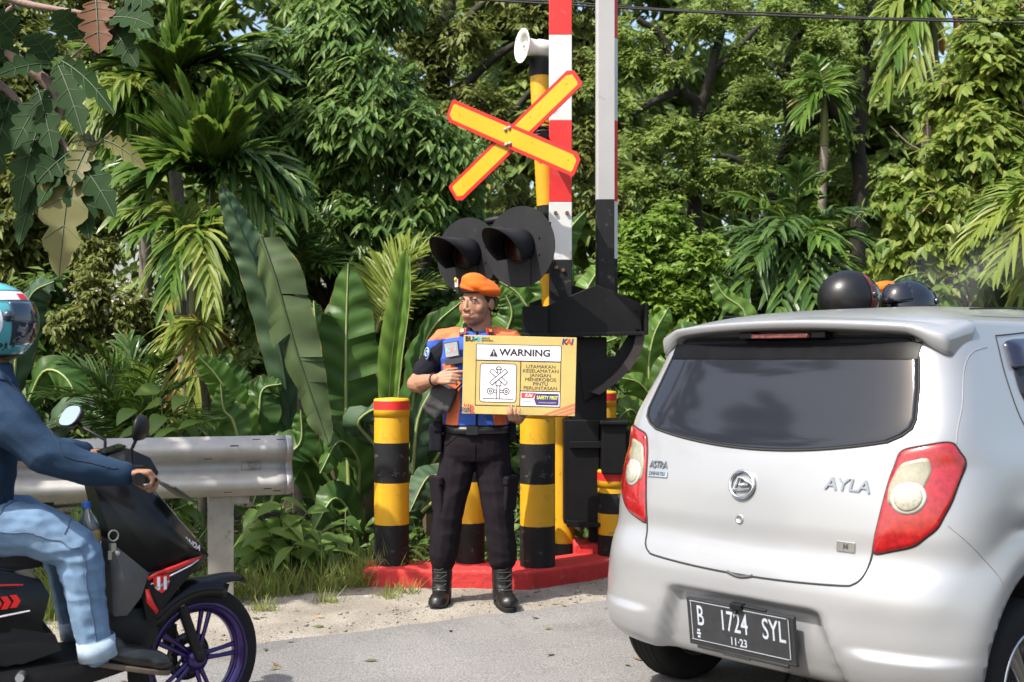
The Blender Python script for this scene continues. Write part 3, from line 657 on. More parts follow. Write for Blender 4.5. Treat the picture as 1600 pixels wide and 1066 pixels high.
# bumper seam from lamp to wheel arch (side) and bumper corner crease
def on_side(v, z, off, s=1):
    return Vector((s*(Wf(z)+side_bulge(.8, v, z)+off), v, z))
for s in (1, -1):
    mb = MB(); q = [on_rear(s*u_, z_, 0) for u_, z_ in ((.705, .785), (.74, .748), (.765, .710), (.782, .670), (.793, .630), (.7975, .60))]; q = [Vector((p_.x+s*(side_bulge(.8, p_.y, p_.z)+.0005), p_.y, p_.z)) for p_ in q]
    mb.tube([Vector(p) for p in spline(q, 24)], .0016, 6); mb.build('bumper_seam', mat('seam_grey', (.22, .22, .23)), car)
# spoiler
sp = MB(); rows = []
for u in np.concatenate([[-.622, -.6205, -.616], np.linspace(-.606, .606, 57), [.616, .6205, .622]]):
    a = abs(u)/.622; drop = .05*sstep(.80, 1.0, a)+.018*a*a; tip = .205+.10*a**3
    zt = 1.467-.024*a*a; base_v = .62-.1*a; zb = 1.508-.052*a**2
    tipz = zt-.028-drop*.6
    th = .036+.032*sstep(.75, 1, a)
    th = .030+.030*sstep(.78, 1, a)
    pv = [(base_v, zb-.008), (.42+.05*a, zt+.004-drop*.1), (tip, zt-.010-drop*.5), (tip+.010, zt-.010-drop*.5-th), (.30+.05*a, zt-.052-drop*1.15), (.40+.06*a, zt-.060-drop*1.2), (.5, 1.395)]
    pp = []
    for i_ in range(len(pv)):
        p_, q_ = Vector(pv[i_]), Vector(pv[(i_+1) % len(pv)]); L_ = (q_-p_).length; e_ = min(.006, L_*.3)
        for t_ in (e_/L_, .5, 1-e_/L_): pp.append(tuple(p_.lerp(q_, t_)))
    kk = float(np.interp(abs(u), [.606, .616, .6205, .622], [1, .93, .80, .55])); pc = (.40, zt-.045-drop*.6); pp = [(pc[0]+(q[0]-pc[0])*(.5+.5*kk), pc[1]+(q[1]-pc[1])*kk) for q in pp]
    rows.append([(u*(1 if u else 1), p[0], p[1]) for p in pp])
sp.rings(rows, 0, True, True, True); spo = sp.build('spoiler', SILVER, car)
mb = MB(); mb.box((0, .262, 1.402), (.25, .05, .017)); mb.build('brake_lamp', mat('brake_strip', (.26, .08, .075), .3, 0, .6, 90, coat=.6), spo, bevel=.006)
mb = MB(); mb.box((.16, .275, 1.405), (.06, .05, .024)); mb.build('lamp_mount', BLACKP, spo, bevel=.004)
mb = MB(); mb.box((-.16, .275, 1.405), (.06, .05, .024)); mb.build('lamp_mount', BLACKP, spo, bevel=.004)
# roof gutter strips
for s in (1, -1):
    mb = MB(); mb.tube([(s*(.545), v, 1.495+.018*sstep(.5, 1.2, v)) for v in (.62, .8, 1.0, 1.3, 1.7)], .006, 6, ov=.6); mb.build('roof_strip', BLACKP, car)
# emblem (ring with a stylised D), letters, badge, key hole
def Mrear(u, z, off=.004, roll=0):
    p = on_rear(u, z, off); t = (on_rear(u, z+.02, off)-on_rear(u, z-.02, off)).normalized(); x = (on_rear(u+.02, z, off)-on_rear(u-.02, z, off)).normalized()
    x = (x-t*x.dot(t)).normalized(); n = x.cross(t)
    M_ = Matrix((x, t, n)).transposed().to_4x4(); M_.translation = p; return M_ @ Matrix.Rotation(roll, 4, 'Z')
M_ = Mrear(-.035, .864); em = MB()
em.tube([M_ @ Vector((.052*math.cos(t), .048*math.sin(t), .005)) for t in [2*math.pi*k/40 for k in range(41)]], .006, 8)
dl = [(-.034, -.022), (-.018, .026), (.002, .022), (.044, .004), (.036, -.014), (-.034, -.022)]
em.tube([M_ @ Vector((x, y, .004)) for x, y in dl], .0055, 8); em.tube([M_ @ Vector((x, y, .004)) for x, y in ((-.006, .018), (-.012, -.004), (.030, .0))], .005, 8)
em.build('emblem', CHROME, car)
def raised(name, t, u, z, size, sx=1., bold=.02, shear=0, h=.004, roll=0):
    M_ = Mrear(u, z, .001, roll); mb = MB(); vs, fs = text_geo(t, bold, shear)
    lo = [M_ @ Vector((v.x*size*sx, v.y*size, 0)) for v in vs]; hi = [M_ @ Vector((v.x*size*sx, v.y*size, h)) for v in vs]
    mb.add(hi, fs, 0)
    n = len(vs); cnt = {}
    for f in fs:
        for i in range(len(f)):
            e = (f[i], f[(i+1) % len(f)]); cnt[e] = 1
    side = [(a, b2, b2+n, a+n) for (a, b2) in cnt if (b2, a) not in cnt]
    mb.add(lo+hi, side, 0); return mb.build(name, mat('letter_chrome', (.34, .35, .37), .22, 1, .05), car)
raised('lettering', 'AYLA', .385, .893, .058, 1.18, .012, .12)
M_ = Mrear(-.452, .885, .002)
mb = MB(); mb.box((0, -.014, .001), (.108, .024, .004), 0, M_); mb.build('badge_plate', CHROME, car, bevel=.001)
raised('lettering', 'ASTRA', -.452, .906, .038, .85, .02)
mb = MB(); mb.text('DAIHATSU', .022, M_ @ Mx((0, -.014, .0045)), 0, .01, sx=.85); mb.build('lettering', mat('badge_dark', (.12, .12, .13), .4, .6), car)
mb = MB(); M_ = Mrear(.397, .692, .002); mb.box((0, 0, .001), (.066, .034, .004), 0, M_); o = mb.build('badge_plate', CHROME, car, bevel=.001)
mb = MB(); mb.text('M', .026, M_ @ Mx((0, 0, .0045)), 0, .01); mb.build('lettering', mat('badge_dark', (.12, .12, .13)), car)
M_ = Mrear(-.036, .741, .0); mb = MB(); mb.lathe([(.017, 0), (.017, .003), (.012, .004), (.011, .001), (.0005, .001)], 20, 0, M_, caps=False); mb.build('keyhole', ALLOY, car)
mb = MB(); mb.tube([on_rear(u, .555-.010*math.cos(u/.055*1.57), .001) for u in np.linspace(-.055, .055, 12)], .006, 6); mb.build('hatch_handle_shade', mat('handle_shadow', (.06, .06, .06), .7), car)  # hatch grip drawn by its shadow, a dark cord on the surface
# number plate
pm = Matrix.Translation((.0, .008, .355)) @ Matrix.Rotation(R(90+7), 4, 'X')     # local: x right, y up, z towards the viewer
NP = mat('plate_frame', (.022, .022, .023), .4, 0, .2, 20, coat=.2)
PLB = mat('plate_black', (.028, .029, .032), .4, 0, .2, 30, col2=(.10, .095, .085), thr=.66)
PLW = mat('plate_white', (.40, .44, .50), .55)
mb = MB(); mb.box((0, -.002, -.004), (.470, .178, .016), 0, pm); mb.box((0, -.094, 0), (.40, .014, .014), 0, pm); mb.box((-.02, -.1, .002), (.12, .010, .014), 0, pm)
np_ = mb.build('number_plate', [NP], car, bevel=.005)
mb = MB(); mb.box((0, .004, .0045), (.432, .148, .004), 0, pm); mb.build('plate_face', PLB, np_, bevel=.001)
mb = MB()
def ptext(t, x, y, s, sx, bold=.018): mb.text(t, s, pm @ Mx((x, y, .0072)), 0, bold, sx=sx)
ptext('B', -.172, .022, .106, .58, .006); ptext('1724', -.022, .022, .106, .60, .006); ptext('SYL', .150, .022, .106, .60, .006); ptext('11·23', -.005, -.046, .040, .85)
for x0, y0, w, h in ((-.006, .0765, .425, .0025), (-.006, -.0675, .425, .0025), (-.213, .0045, .0025, .14), (.213, .0045, .0025, .14)):
    mb.add([pm @ Vector((x0+a*w/2, y0+e*h/2, .0072)) for a, e in ((-1, -1), (1, -1), (1, 1), (-1, 1))], [(0, 1, 2, 3)])
for k in range(3): mb.add([pm @ Vector((-.184+a*(.009-.003*abs(k-1)), -.042+.012*(k-1)+e*.004, .0072)) for a, e in ((-1, -1), (1, -1), (1, 1), (-1, 1))], [(0, 1, 2, 3)])
mb.build('lettering', PLW, np_)
mb = MB(); mb.box((0, .088, .004), (.05, .02, .03), 0, pm); mb.cyl(pm @ Vector((-.008, .082, 0)), pm @ Vector((-.008, .06, .012)), .008, 8); mb.cyl(pm @ Vector((.02, .09, 0)), pm @ Vector((.12, .088, .0)), .006, 6); mb.build('plate_lamp', BLACKP, car, bevel=.002)
# wheels
def wheel(u, v, s):
    wx, wy = .804+.669*u+.743*v, 4.20-.743*u+.669*v; rc = (wx-RA.x)*RN.x+(wy-RA.y)*RN.y; w = thing('wheel', None, None, (u, v, .297+.035*rc)); w.parent = car
    pr_ = [(.19, -.085), (.25, -.092), (.282, -.082), (.294, -.052), (.297, 0), (.294, .052), (.282, .082), (.25, .092), (.19, .085)]
    Mw = Matrix.Rotation(R(90*s), 4, 'Y')
    t = MB(); t.lathe(pr_, 48, 0, Mw, caps=False)
    for z in (-.045, -.015, .015, .045): t.lathe([(.2955, z-.003), (.299, z), (.2955, z+.003)], 48, 0, Mw, caps=False)
    t.build('tyre', RUBBER, w)
    r = MB(); r.lathe([(.195, -.08), (.18, -.075), (.175, .05), (.185, .075), (.195, .08), (.198, .086), (.19, .09), (.182, .078), (.17, .05), (.17, -.075)], 40, 0, Mw, caps=False)
    for k in range(5):
        a = 2*math.pi*k/5
        for da in (-.12, .12):
            r.tube([Mw @ Vector((x*math.cos(a+da*f), x*math.sin(a+da*f), z)) for x, z, f in ((.03, .065, 2.), (.10, .07, 1.2), (.182, .068, 1))], [.018, .015, .016], 8)
    r.lathe([(.045, .03), (.05, .066), (.03, .075), (.001, .077)], 20, 0, Mw, caps=False); r.build('rim', ALLOY, w)
    d = MB(); d.lathe([(.001, .0), (.12, .0), (.12, -.02), (.001, -.02)], 30, 0, Mw, caps=False); d.build('brake_drum', mat('brake_iron', (.07, .06, .055), .7, .5), w)
for u, v, s in ((.705, .55, 1), (-.705, .55, -1), (.705, 3.0, 1), (-.705, 3.0, -1)): wheel(u, v, s)
# underside, exhaust, tow hook
mb = MB(); mb.box((0, 2.0, .24), (1.3, 2.6, .06)); mb.box((0, .55, .27), (1.25, .10, .10)); mb.box((.1, .46, .26), (.5, .34, .10)); mb.build('chassis', BLACKP, car, bevel=.01)
mb = MB(); mb.tube([(.10, .25, .20), (.10, .16, .20), (.12, .10, .165), (.15, .075, .145), (.18, .09, .16), (.185, .14, .19)], .009, 8); mb.build('tow_hook', BLACKP, car)
mb = MB(); mb.tube([(.42, .6, .22), (.42, .25, .2), (.42, .12, .19)], .022, 12, caps=False); mb.build('exhaust_pipe', mat('exhaust', (.2, .17, .14), .5, .8), car)
# side glass and door seams
def side_patch(name, outl, off, m, s):
    P = closed(outl, 8, .18); n = len(P); cv = sum(p[0] for p in P)/n; cz2 = sum(p[1] for p in P)/n; mb = MB(); rs = []
    for k, d in ((1, -.004), (1, off), (.7, off), (.35, off), (.02, off)): rs.append([on_side(cv+(v-cv)*k, cz2+(z-cz2)*k, d, s) for v, z in P])
    mb.rings(rs, 0, True, True, False); return mb.build(name, m, car)
for s in (1, -1):
    side_patch('side_window', [(.72, 1.375), (.70, 1.20), (.80, 1.04), (1.62, 1.0), (1.60, 1.395)], .004, GLASSD, s)
    side_patch('side_window', [(1.70, 1.395), (1.72, 1.0), (2.50, .985), (2.1, 1.36)], .004, GLASSD, s)
    for pts in ([(.66, 1.40), (.635, 1.25), (.66, 1.08), (.80, .92), (.94, .74), (.97, .55), (.97, .30)], [(1.66, 1.41), (1.665, 1.0), (1.69, .6), (1.69, .27)], [(2.2, 1.33), (2.62, .98), (2.62, .6), (2.6, .27)], [(.97, .27), (1.8, .26), (2.6, .27)], [(.66, 1.40), (1.2, 1.425), (1.9, 1.40), (2.2, 1.33)]):
        mb = MB(); mb.tube([on_side(p[0], p[1], .0, s) for p in spline(pts, 40)], .0028, 6); mb.build('door_gap', GAP, car)
    side_patch('window_visor', [(.71, 1.39), (.70, 1.28), (.78, 1.29), (1.62, 1.33), (1.62, 1.405)], .012, mat('visor_smoke', (.012, .012, .03), .15, 0, .1, coat=.5), s)
    mb = MB(); mb.tube([on_side(v, .86, .016, s) for v in (1.1, 1.18, 1.26)], [.012, .016, .012], 8); mb.build('door_handle', SILVER, car); mb = MB(); mb.tube([on_side(v, .86, .016, s) for v in (1.95, 2.03, 2.11)], [.012, .016, .012], 8); mb.build('door_handle', SILVER, car)
    mb = MB(); mb.sph((s*.86, 2.52, 1.02), (.10, .05, .07), 16, 10); mb.build('wing_mirror', SILVER, car)
# windscreen and nose (out of sight from here)
mb = MB(); mb.grid([[(u*(Wf(z)-.06), Ff(z)-.07*u*u*2-(.25 if z > .9 else 0)*u*u+.012, z) for u in np.linspace(-.93, .93, 16)] for z in np.linspace(1.0, 1.42, 10)]); mb.build('windscreen', GLASSD, car)
for s in (1, -1):
    mb = MB(); mb.sph((s*.56, 3.45, .68), (.16, .13, .08), 16, 10); mb.build('headlight', CLEARL, car)
mb = MB(); mb.box((0, 3.58, .45), (.7, .06, .18)); mb.build('grille', BLACKP, car, bevel=.02)
# ================================================================ PEOPLE
def cap(mb, pts, rs, n=12, ov=1.):
    pts = [Vector(p) for p in pts]; rs = rs if isinstance(rs, (list, tuple)) else [rs]*len(pts)
    mb.tube(pts, list(rs), n, ov=ov); mb.sph(pts[0], rs[0]*.985, n, 8); mb.sph(pts[-1], rs[-1]*.985, n, 8); return mb
def ell_loft(mb, secs, n=24, M=None):
    """secs: (cx, cy, z, half width x, half depth y [, power])"""
    rs = []
    for s in secs:
        p = s[5] if len(s) > 5 else 2.3
        rs.append([(s[0]+s[3]*math.copysign(abs(math.cos(t))**(2/p), math.cos(t)), s[1]+s[4]*math.copysign(abs(math.sin(t))**(2/p), math.sin(t)), s[2]) for t in [2*math.pi*k/n for k in range(n)]])
    mb.rings(rs, 0, True, True, True, M)
def add_hand(mb, wrist, d, nrm, side, curls, spread=.05, sc=1., thumb=(.5, .5)):
    """d: along the hand, nrm: out of the back of the hand, side: towards the thumb; curls per finger (index..little): three joint angles"""
    d = Vector(d).normalized(); nrm = Vector(nrm); nrm = (nrm-d*nrm.dot(d)).normalized(); sd = d.cross(nrm); sd = sd if sd.dot(Vector(side)) > 0 else -sd
    w = Vector(wrist)
    for k, (o, ln) in enumerate(((.030, .088), (.010, .092), (-.010, .088), (-.028, .078))):
        cap(mb, [w+sd*o*.55*sc, w+d*ln*.55*sc+sd*o*.9*sc, w+d*ln*sc+sd*o*sc], [.015*sc, .014*sc, .0115*sc], 10)
    for k, (o, ln, L) in enumerate(((.030, .088, (.042, .025, .02)), (.010, .092, (.046, .029, .021)), (-.010, .088, (.042, .027, .02)), (-.028, .078, (.034, .02, .018)))):
        p = w+d*ln*sc+sd*o*sc; cu = curls[k]; a = 0; pts = [p]; dirn = (d+sd*spread*(1.5-k)).normalized()
        for j in range(3):
            a += cu[j]; q = dirn*math.cos(a)-nrm*math.sin(a); p = p+q*L[j]*sc; pts.append(p)
        cap(mb, pts, [.0098*sc, .0092*sc, .0084*sc, .0072*sc], 10)
    t0 = w+d*.022*sc+sd*.026*sc; td = (d*thumb[0]+sd*.75-nrm*thumb[1]).normalized(); t1 = t0+td*.045*sc; td2 = (d*(thumb[0]+.5)+sd*.25-nrm*thumb[1]).normalized(); t2 = t1+td2*.033*sc
    cap(mb, [t0, t1, t2, t2+td2*.022*sc], [.015*sc, .0125*sc, .0105*sc, .008*sc], 10)
def add_head(mb, M, neck=True):
    s = lambda c, r: mb.sph(c, r, 20, 14, 0, M)
    s((0, .018, .035), (.074, .096, .086)); s((0, -.020, -.015), (.073, .074, .084)); s((0, -.028, -.062), (.062, .060, .050)); s((0, -.058, -.090), (.028, .028, .022))
    for k in (-1, 1):
        s((k*.044, -.052, -.026), (.028, .024, .030)); s((k*.030, -.080, .024), (.026, .012, .009)); s((k*.012, -.100, -.034), (.009, .011, .008))
        s((k*.082, .014, -.005), (.009, .020, .032)); s((k*.030, -.078, .004), (.016, .010, .008))
    mb.tube([M @ Vector(p) for p in ((0, -.090, .02), (0, -.099, -.008), (0, -.105, -.028), (0, -.098, -.036))], [.007, .009, .012, .009], 10)
    s((0, -.093, -.060), (.022, .010, .006)); s((0, -.091, -.070), (.020, .011, .007)); s((0, -.080, -.050), (.034, .014, .016)); s((0, -.078, -.070), (.034, .016, .016))
    if neck: ell_loft(mb, [(0, .03, -.24, .075, .07), (0, .028, -.17, .060, .062), (0, .022, -.09, .056, .060), (0, .012, -.03, .055, .06)], 20, M)
EYEW = mat('eye_white', (.28, .25, .23), .35); EYEB = mat('eye_dark', (.02, .012, .008), .15)
HAIR = mat('black_hair', (.010, .009, .009), .6, 0, .3, 80, bump=.4, bscale=300)
LIPS = mat('lips', (.20, .075, .055), .45)
def face_parts(root, M):
    for k in (-1, 1):
        e = MB(); e.sph((k*.031, -.0765, .010), (.0125, .0125, .0062), 14, 10, 0, M); e.sph((k*.031-.001, -.0850, .0095), (.0058, .0052, .0056), 10, 8, 1, M); e.build('eye', [EYEW, EYEB], root)
        b = MB(); b.tube([M @ Vector(p) for p in ((k*.014, -.095, .026), (k*.030, -.093, .031), (k*.050, -.076, .026))], [.0035, .0045, .0025], 8, ov=.7); b.build('eyebrow', HAIR, root)
    b = MB(); b.tube([M @ Vector(p) for p in ((-.023, -.0945, -.0665), (0, -.1035, -.0625), (.023, -.0945, -.0665))], [.0015, .0028, .0015], 8, ov=.5); b.tube([M @ Vector(p) for p in ((-.018, -.096, -.0705), (0, -.1030, -.070), (.018, -.096, -.0705))], [.002, .0042, .002], 8, ov=.7); b.build('lips', LIPS, root)
# ---------------------------------------------------------------- the officer with the board (local: faces -y)
of = thing('person', 'uniformed officer in orange beret and blue vest holding the warning board', 'person', (-.188, 6.31, 0))
HM_ = Mx((.003, -.035, 1.612), (R(2), R(2), R(-33)), (1.04, 1.04, 1.04))
sk = MB(); add_head(sk, HM_)
ell_loft(sk, [(0, .0, .93, .12, .085), (0, 0, 1.1, .13, .09), (0, 0, 1.3, .145, .095), (0, .01, 1.40, .13, .08), (0, .01, 1.455, .08, .065)])
cap(sk, [(-.165, .01, 1.405), (-.245, -.0, 1.30), (-.325, -.035, 1.185)], [.052, .048, .043]); cap(sk, [(-.325, -.035, 1.185), (-.27, -.125, 1.195), (-.20, -.215, 1.212)], [.045, .043, .028])
cap(sk, [(-.325, -.035, 1.185), (-.29, -.09, 1.182)], [.046, .046])
cap(sk, [(.165, .01, 1.405), (.25, .0, 1.28), (.285, -.03, 1.14)], [.052, .047, .042]); cap(sk, [(.285, -.03, 1.14), (.255, -.12, 1.07), (.222, -.20, 1.005)], [.043, .038, .027])
for x0, x1, x2 in ((-.085, -.15, -.185), (.075, .11, .135)): cap(sk, [(x0, 0, .9), (x1, -.02, .5), (x2, .0, .10)], [.07, .05, .04])
add_hand(sk, (-.197, -.220, 1.214), (.93, -.36, .10), (-.36, -.86, .30), (.1, -.2, 1), [(.10, .25, .15), (.45, .75, .4), (.55, .85, .5), (.65, .95, .5)], .02, .92, thumb=(.85, .55))
add_hand(sk, (.222, -.205, 1.002), (-.22, -.86, .10), (.0, -.15, -1), (-1, -.1, .1), [(.75, .9, .3), (.70, .85, .3), (.72, .9, .35), (.8, .95, .4)], .02, .88, thumb=(.3, .8))
organic('body', sk, SKIN, of, .004, 7)
face_parts(of, HM_)
h = MB(); h.sph((0, .026, .030), (.0785, .095, .082), 26, 18, 0, HM_)
h.f = [f for f in h.f if True]
keep = [i for i, f in enumerate(h.f) if (HM_.inverted() @ (sum((Vector(h.v[k]) for k in f), Vector())/len(f))).y > -.035+.0 and (HM_.inverted() @ (sum((Vector(h.v[k]) for k in f), Vector())/len(f))).z > -.03]
h.f = [h.f[i] for i in keep]; h.m = [0]*len(h.f); h.s = [True]*len(h.f); h.build('hair', HAIR, of)
# beret
bt = MB(); BM = HM_ @ Mx((.010, .006, .085), (R(-4), R(14), 0))
bt.sph((0, .004, .004), (.094, .112, .045), 26, 14, 0, BM); bt.sph((.030, .01, -.004), (.082, .098, .036), 22, 12, 0, BM); bt.sph((-.012, -.03, .018), (.07, .075, .045), 22, 12, 0, BM); bt.sph((-.01, -.02, -.02), (.078, .090, .022), 22, 10, 0, BM)
be = organic('beret', bt, BERET, of, .006, 6, .5, fold=.0035, fscale=13)
b = MB(); b.tube([HM_ @ Vector((.079*math.sin(t), .006+.098*math.cos(t)*1.0, .066+.010*math.cos(t))) for t in [2*math.pi*k/40 for k in range(41)]], .006, 8); b.build('band', CLOTHBLK2, be)
b = MB(); p = HM_ @ Vector((-.062, -.094, .10)); b.box((0, 0, 0), (.026, .006, .042), 0, Matrix.Translation(p) @ Matrix.Rotation(R(-50), 4, 'Z')); b.sph(p+Vector((-.004, -.006, .018)), (.010, .005, .012), 10, 8, 1); b.build('badge', [mat('badge_white', (.5, .45, .4), .4), mat('badge_gold', (.65, .42, .08), .35, .6)], be, bevel=.002)
# shirt
s = MB(); ell_loft(s, [(0, .0, .93, .160, .118), (0, 0, 1.02, .158, .115), (0, 0, 1.18, .175, .122), (0, .0, 1.32, .190, .122), (0, .008, 1.405, .180, .105), (0, .015, 1.452, .115, .085), (0, .02, 1.475, .07, .068)])
cap(s, [(-.155, .008, 1.385), (-.235, -.002, 1.300), (-.282, -.015, 1.245)], [.068, .066, .064]); cap(s, [(.155, .008, 1.385), (.25, .0, 1.28), (.27, -.012, 1.21)], [.068, .064, .062])
organic('shirt', s, CLOTHBLK2, of, .007, 5, .5, fold=.006, fscale=11)
c = MB()
for k in (-1, 1):
    c.grid([[(k*(.012+.062*math.sin(t)), .02-.075*math.cos(t)-(.018 if j else 0)*math.cos(t), 1.505-.045*math.cos(t)**2*.6-(.05 if j else 0)-(.02*math.cos(t) if j else 0)) for t in [math.pi*q/14 for q in range(15)]] for j in (0, 1)])
c.build('collar', CLOTHBLK2, of, solid=.005)
for k in (-1, 1):
    b = MB(); M2 = Mx((k*.072, -.090, 1.462), (R(-25), R(k*4), R(k*24))); b.box((0, 0, 0), (.040, .006, .034), 0, M2); b.box((0, -.004, 0), (.032, .006, .026), 2, M2); b.box((0, -.007, 0), (.018, .005, .016), 1, M2); b.build('collar_tab', [REDP, mat('badge_gold', (.65, .42, .08)), mat('tab_dark', (.12, .01, .012), .6)], of)
# vest
v = MB(); ell_loft(v, [(0, -.004, .962, .176, .137), (0, -.004, .99, .178, .138), (0, -.004, 1.08, .180, .140), (0, 0, 1.2, .190, .145), (0, 0, 1.32, .200, .142), (0, .006, 1.40, .197, .122), (0, .012, 1.447, .150, .10), (0, .015, 1.462, .09, .085)])
for k in (-1, 1): cap(v, [(k*.10, .01, 1.430), (k*.19, .008, 1.420), (k*.222, .004, 1.385)], [.058, .056, .048])
def vest_mat(p):
    x, y, z = p; a = abs(x)
    if z < .972: return 2
    if y < .05 and abs(x-.006) < .0065 and y < 0: return 2
    if z > 1.432+.12*(a-.1)*(-1 if y < 0 else 0)+.02*(a < .09): return 1 if a > .075 else 0
    if z < 1.29 and .082+.10*max(0, 1.19-z)*0 < a-.35*max(0, z-1.20)-.12*max(0, 1.08-z) < .150: return 1
    return 0
ve = organic('vest', v, [BLUE, ORANGE, CLOTHBLK2], of, .0034, 14, .5, fold=.006, fscale=9, face_mat=vest_mat)
b = MB(); M2 = Mx((-.125, -.143, 1.365), (R(-4), R(-9), R(-18))); b.box((0, 0, 0), (.082, .008, .082), 0, M2); b.box((0, -.003, 0), (.072, .008, .072), 1, M2)
b.box((.014, 0, -.062), (.115, .012, .030), 0, M2)
b.text('K', .042, M2 @ Mx((-.020, -.0085, 0), (R(90), 0, 0)), 2, .02, .1); b.text('A', .042, M2 @ Mx((.002, -.0085, 0), (R(90), 0, 0)), 3, .02, .1); b.text('I', .042, M2 @ Mx((.021, -.0085, 0), (R(90), 0, 0)), 2, .02, .1)
b.build('name_patch', [INK, mat('patch_grey', (.28, .28, .29), .7), mat('patch_blue', (.25, .45, .75), .6), mat('patch_orange', (.75, .25, .15), .6)], ve)
b = MB(); M2 = Mx((-.262, -.062, 1.345), (R(0), R(38), R(-62)))
b.tube([M2 @ Vector((.026*math.cos(t), 0, .032*math.sin(t))) for t in [2*math.pi*k/24 for k in range(25)]], .004, 6); b.tube([M2 @ Vector((.012*math.cos(t), 0, .016*math.sin(t))) for t in [2*math.pi*k/16 for k in range(17)]], .004, 6); b.box((0, .004, 0), (.05, .004, .062), 1, M2); b.build('sleeve_emblem', [mat('emblem_lightblue', (.30, .42, .62), .6), mat('emblem_navy', (.02, .03, .10), .7)], of)
# trousers
t = MB(); ell_loft(t, [(0, 0, 1.0, .163, .120), (0, 0, .95, .168, .125), (-.005, 0, .87, .178, .130), (-.008, 0, .81, .180, .125), (-.008, 0, .775, .165, .11)])
cap(t, [(-.085, 0, .86), (-.118, -.012, .68), (-.150, -.022, .50), (-.170, -.008, .34), (-.180, .002, .255)], [.095, .094, .080, .078, .076]); cap(t, [(.075, 0, .86), (.095, -.012, .68), (.115, -.022, .50), (.130, -.008, .34), (.136, .002, .255)], [.095, .094, .080, .078, .076])
tr = organic('trousers', t, CLOTHBLK, of, .007, 4, .5, fold=.007, fscale=7)
seam(tr, [(-.20, -.02, .92), (-.24, -.03, .7), (-.24, -.03, .5), (-.26, -.01, .28)], .003, CLOTHBLK2, tr); seam(tr, [(.19, -.02, .92), (.2, -.03, .7), (.2, -.03, .5), (.22, -.01, .28)], .003, CLOTHBLK2, tr)
seam(tr, [(-.005, -.14, .94), (-.005, -.15, .85), (-.01, -.12, .78)], .003, CLOTHBLK2, tr)
for k_ in (-1, 1): seam(tr, [(k_*.09, -.14, .945), (k_*.13, -.13, .90), (k_*.17, -.08, .86)], .003, CLOTHBLK2, tr)
for k, x in ((-1, -.215), (1, .185)):
    b = MB(); q_ = (0, R(6*k), R(-28*k)); b.box((x-k*.006, -.045, .60), (.030, .12, .18), rot=q_); b.box((x-k*.002, -.048, .675), (.034, .132, .05), rot=q_); b.build('cargo_pocket', CLOTHBLK, tr, bevel=.012, seg=3)
for (x, rz) in ((-.186, R(-6)), (.137, R(14))):
    b = MB(); M2 = Mx((x, 0, 0), (0, 0, rz))
    ell_loft(b, [(0, .01, .30, .058, .062), (0, .012, .20, .054, .060), (0, .008, .12, .052, .066), (0, 0, .08, .05, .075), (0, 0, .04, .05, .08)], 20, M2)
    b.sph((0, -.085, .050), (.052, .088, .045), 18, 12, 0, M2); b.sph((0, -.130, .045), (.051, .055, .042), 18, 12, 0, M2); b.sph((0, .045, .05), (.045, .045, .05), 18, 12, 0, M2)
    bo = organic('boot', b, BOOT, of, .006, 4, .5, fold=.003, fscale=18)
    q = MB(); q.prism([(.050*math.copysign(abs(math.cos(a))**.7, math.cos(a)), -.05+.135*math.sin(a)) for a in [2*math.pi*k/28 for k in range(28)]], .0, .026, 0, M2); q.build('sole', RUBBER, bo, bevel=.005)
    q = MB()
    for i in range(7):
        zz_ = .10+.022*i; yy = -.075+.004*i if i > 1 else -.095+.012*i
        q.tube([M2 @ Vector((a, yy+.9*a*a*8, zz_+.010*((1 if a > 0 else -1) if i % 2 else 0))) for a in (-.035, 0, .035)], .0035, 6)
    q.build('laces', mat('lace', (.03, .03, .03), .8), bo)
b = MB(); b.rings([[(.181*math.cos(a), -.001+.140*math.sin(a), z) for a in [2*math.pi*k/40 for k in range(40)]] for z in (.925, .963)], 0, True, True, False); b.box((-.02, -.143, .944), (.055, .012, .042), 1); b.build('belt', [mat('belt_black', (.012, .012, .013), .4), mat('buckle', (.06, .06, .065), .3, .8)], of, solid=.006)
b = MB(); b.box((-.215, -.03, .90), (.07, .10, .15)); b.box((-.205, -.05, .96), (.05, .08, .06)); b.build('belt_pouch', CLOTHBLK2, of, bevel=.014, seg=3)
b = MB(); b.box((.19, -.02, .93), (.04, .06, .09)); b.build('belt_pouch', CLOTHBLK2, of, bevel=.01, seg=3)
b = MB(); b.box((-.175, -.135, 1.12), (.13, .06, .13), rot=(0, R(22), R(-8))); b.box((-.205, -.12, 1.075), (.10, .06, .12), rot=(0, R(40), R(-10)))
sb = organic('sling_bag', b, mat('bag_nylon', (.030, .029, .032), .6, 0, .2, 20, bump=.2, bscale=300), of, .007, 10, .5, fold=.006, fscale=12)
b = MB(); b.tube([(-.13, -.155, 1.13), (-.06, -.16, 1.20), (.03, -.16, 1.28)], [.018, .018, .018], 8, ov=.25); b.build('strap', CLOTHBLK2, sb)
b = MB(); M2 = Vector((.70, -.70, .12)).to_track_quat('Z', 'Y').to_matrix().to_4x4(); M2.translation = (-.212, -.198, 1.209); b.tube([M2 @ Vector((.034*math.cos(a), .032*math.sin(a), 0)) for a in [2*math.pi*k/24 for k in range(25)]], .005, 8); b.build('bracelet', mat('bracelet', (.02, .012, .01), .5), of)
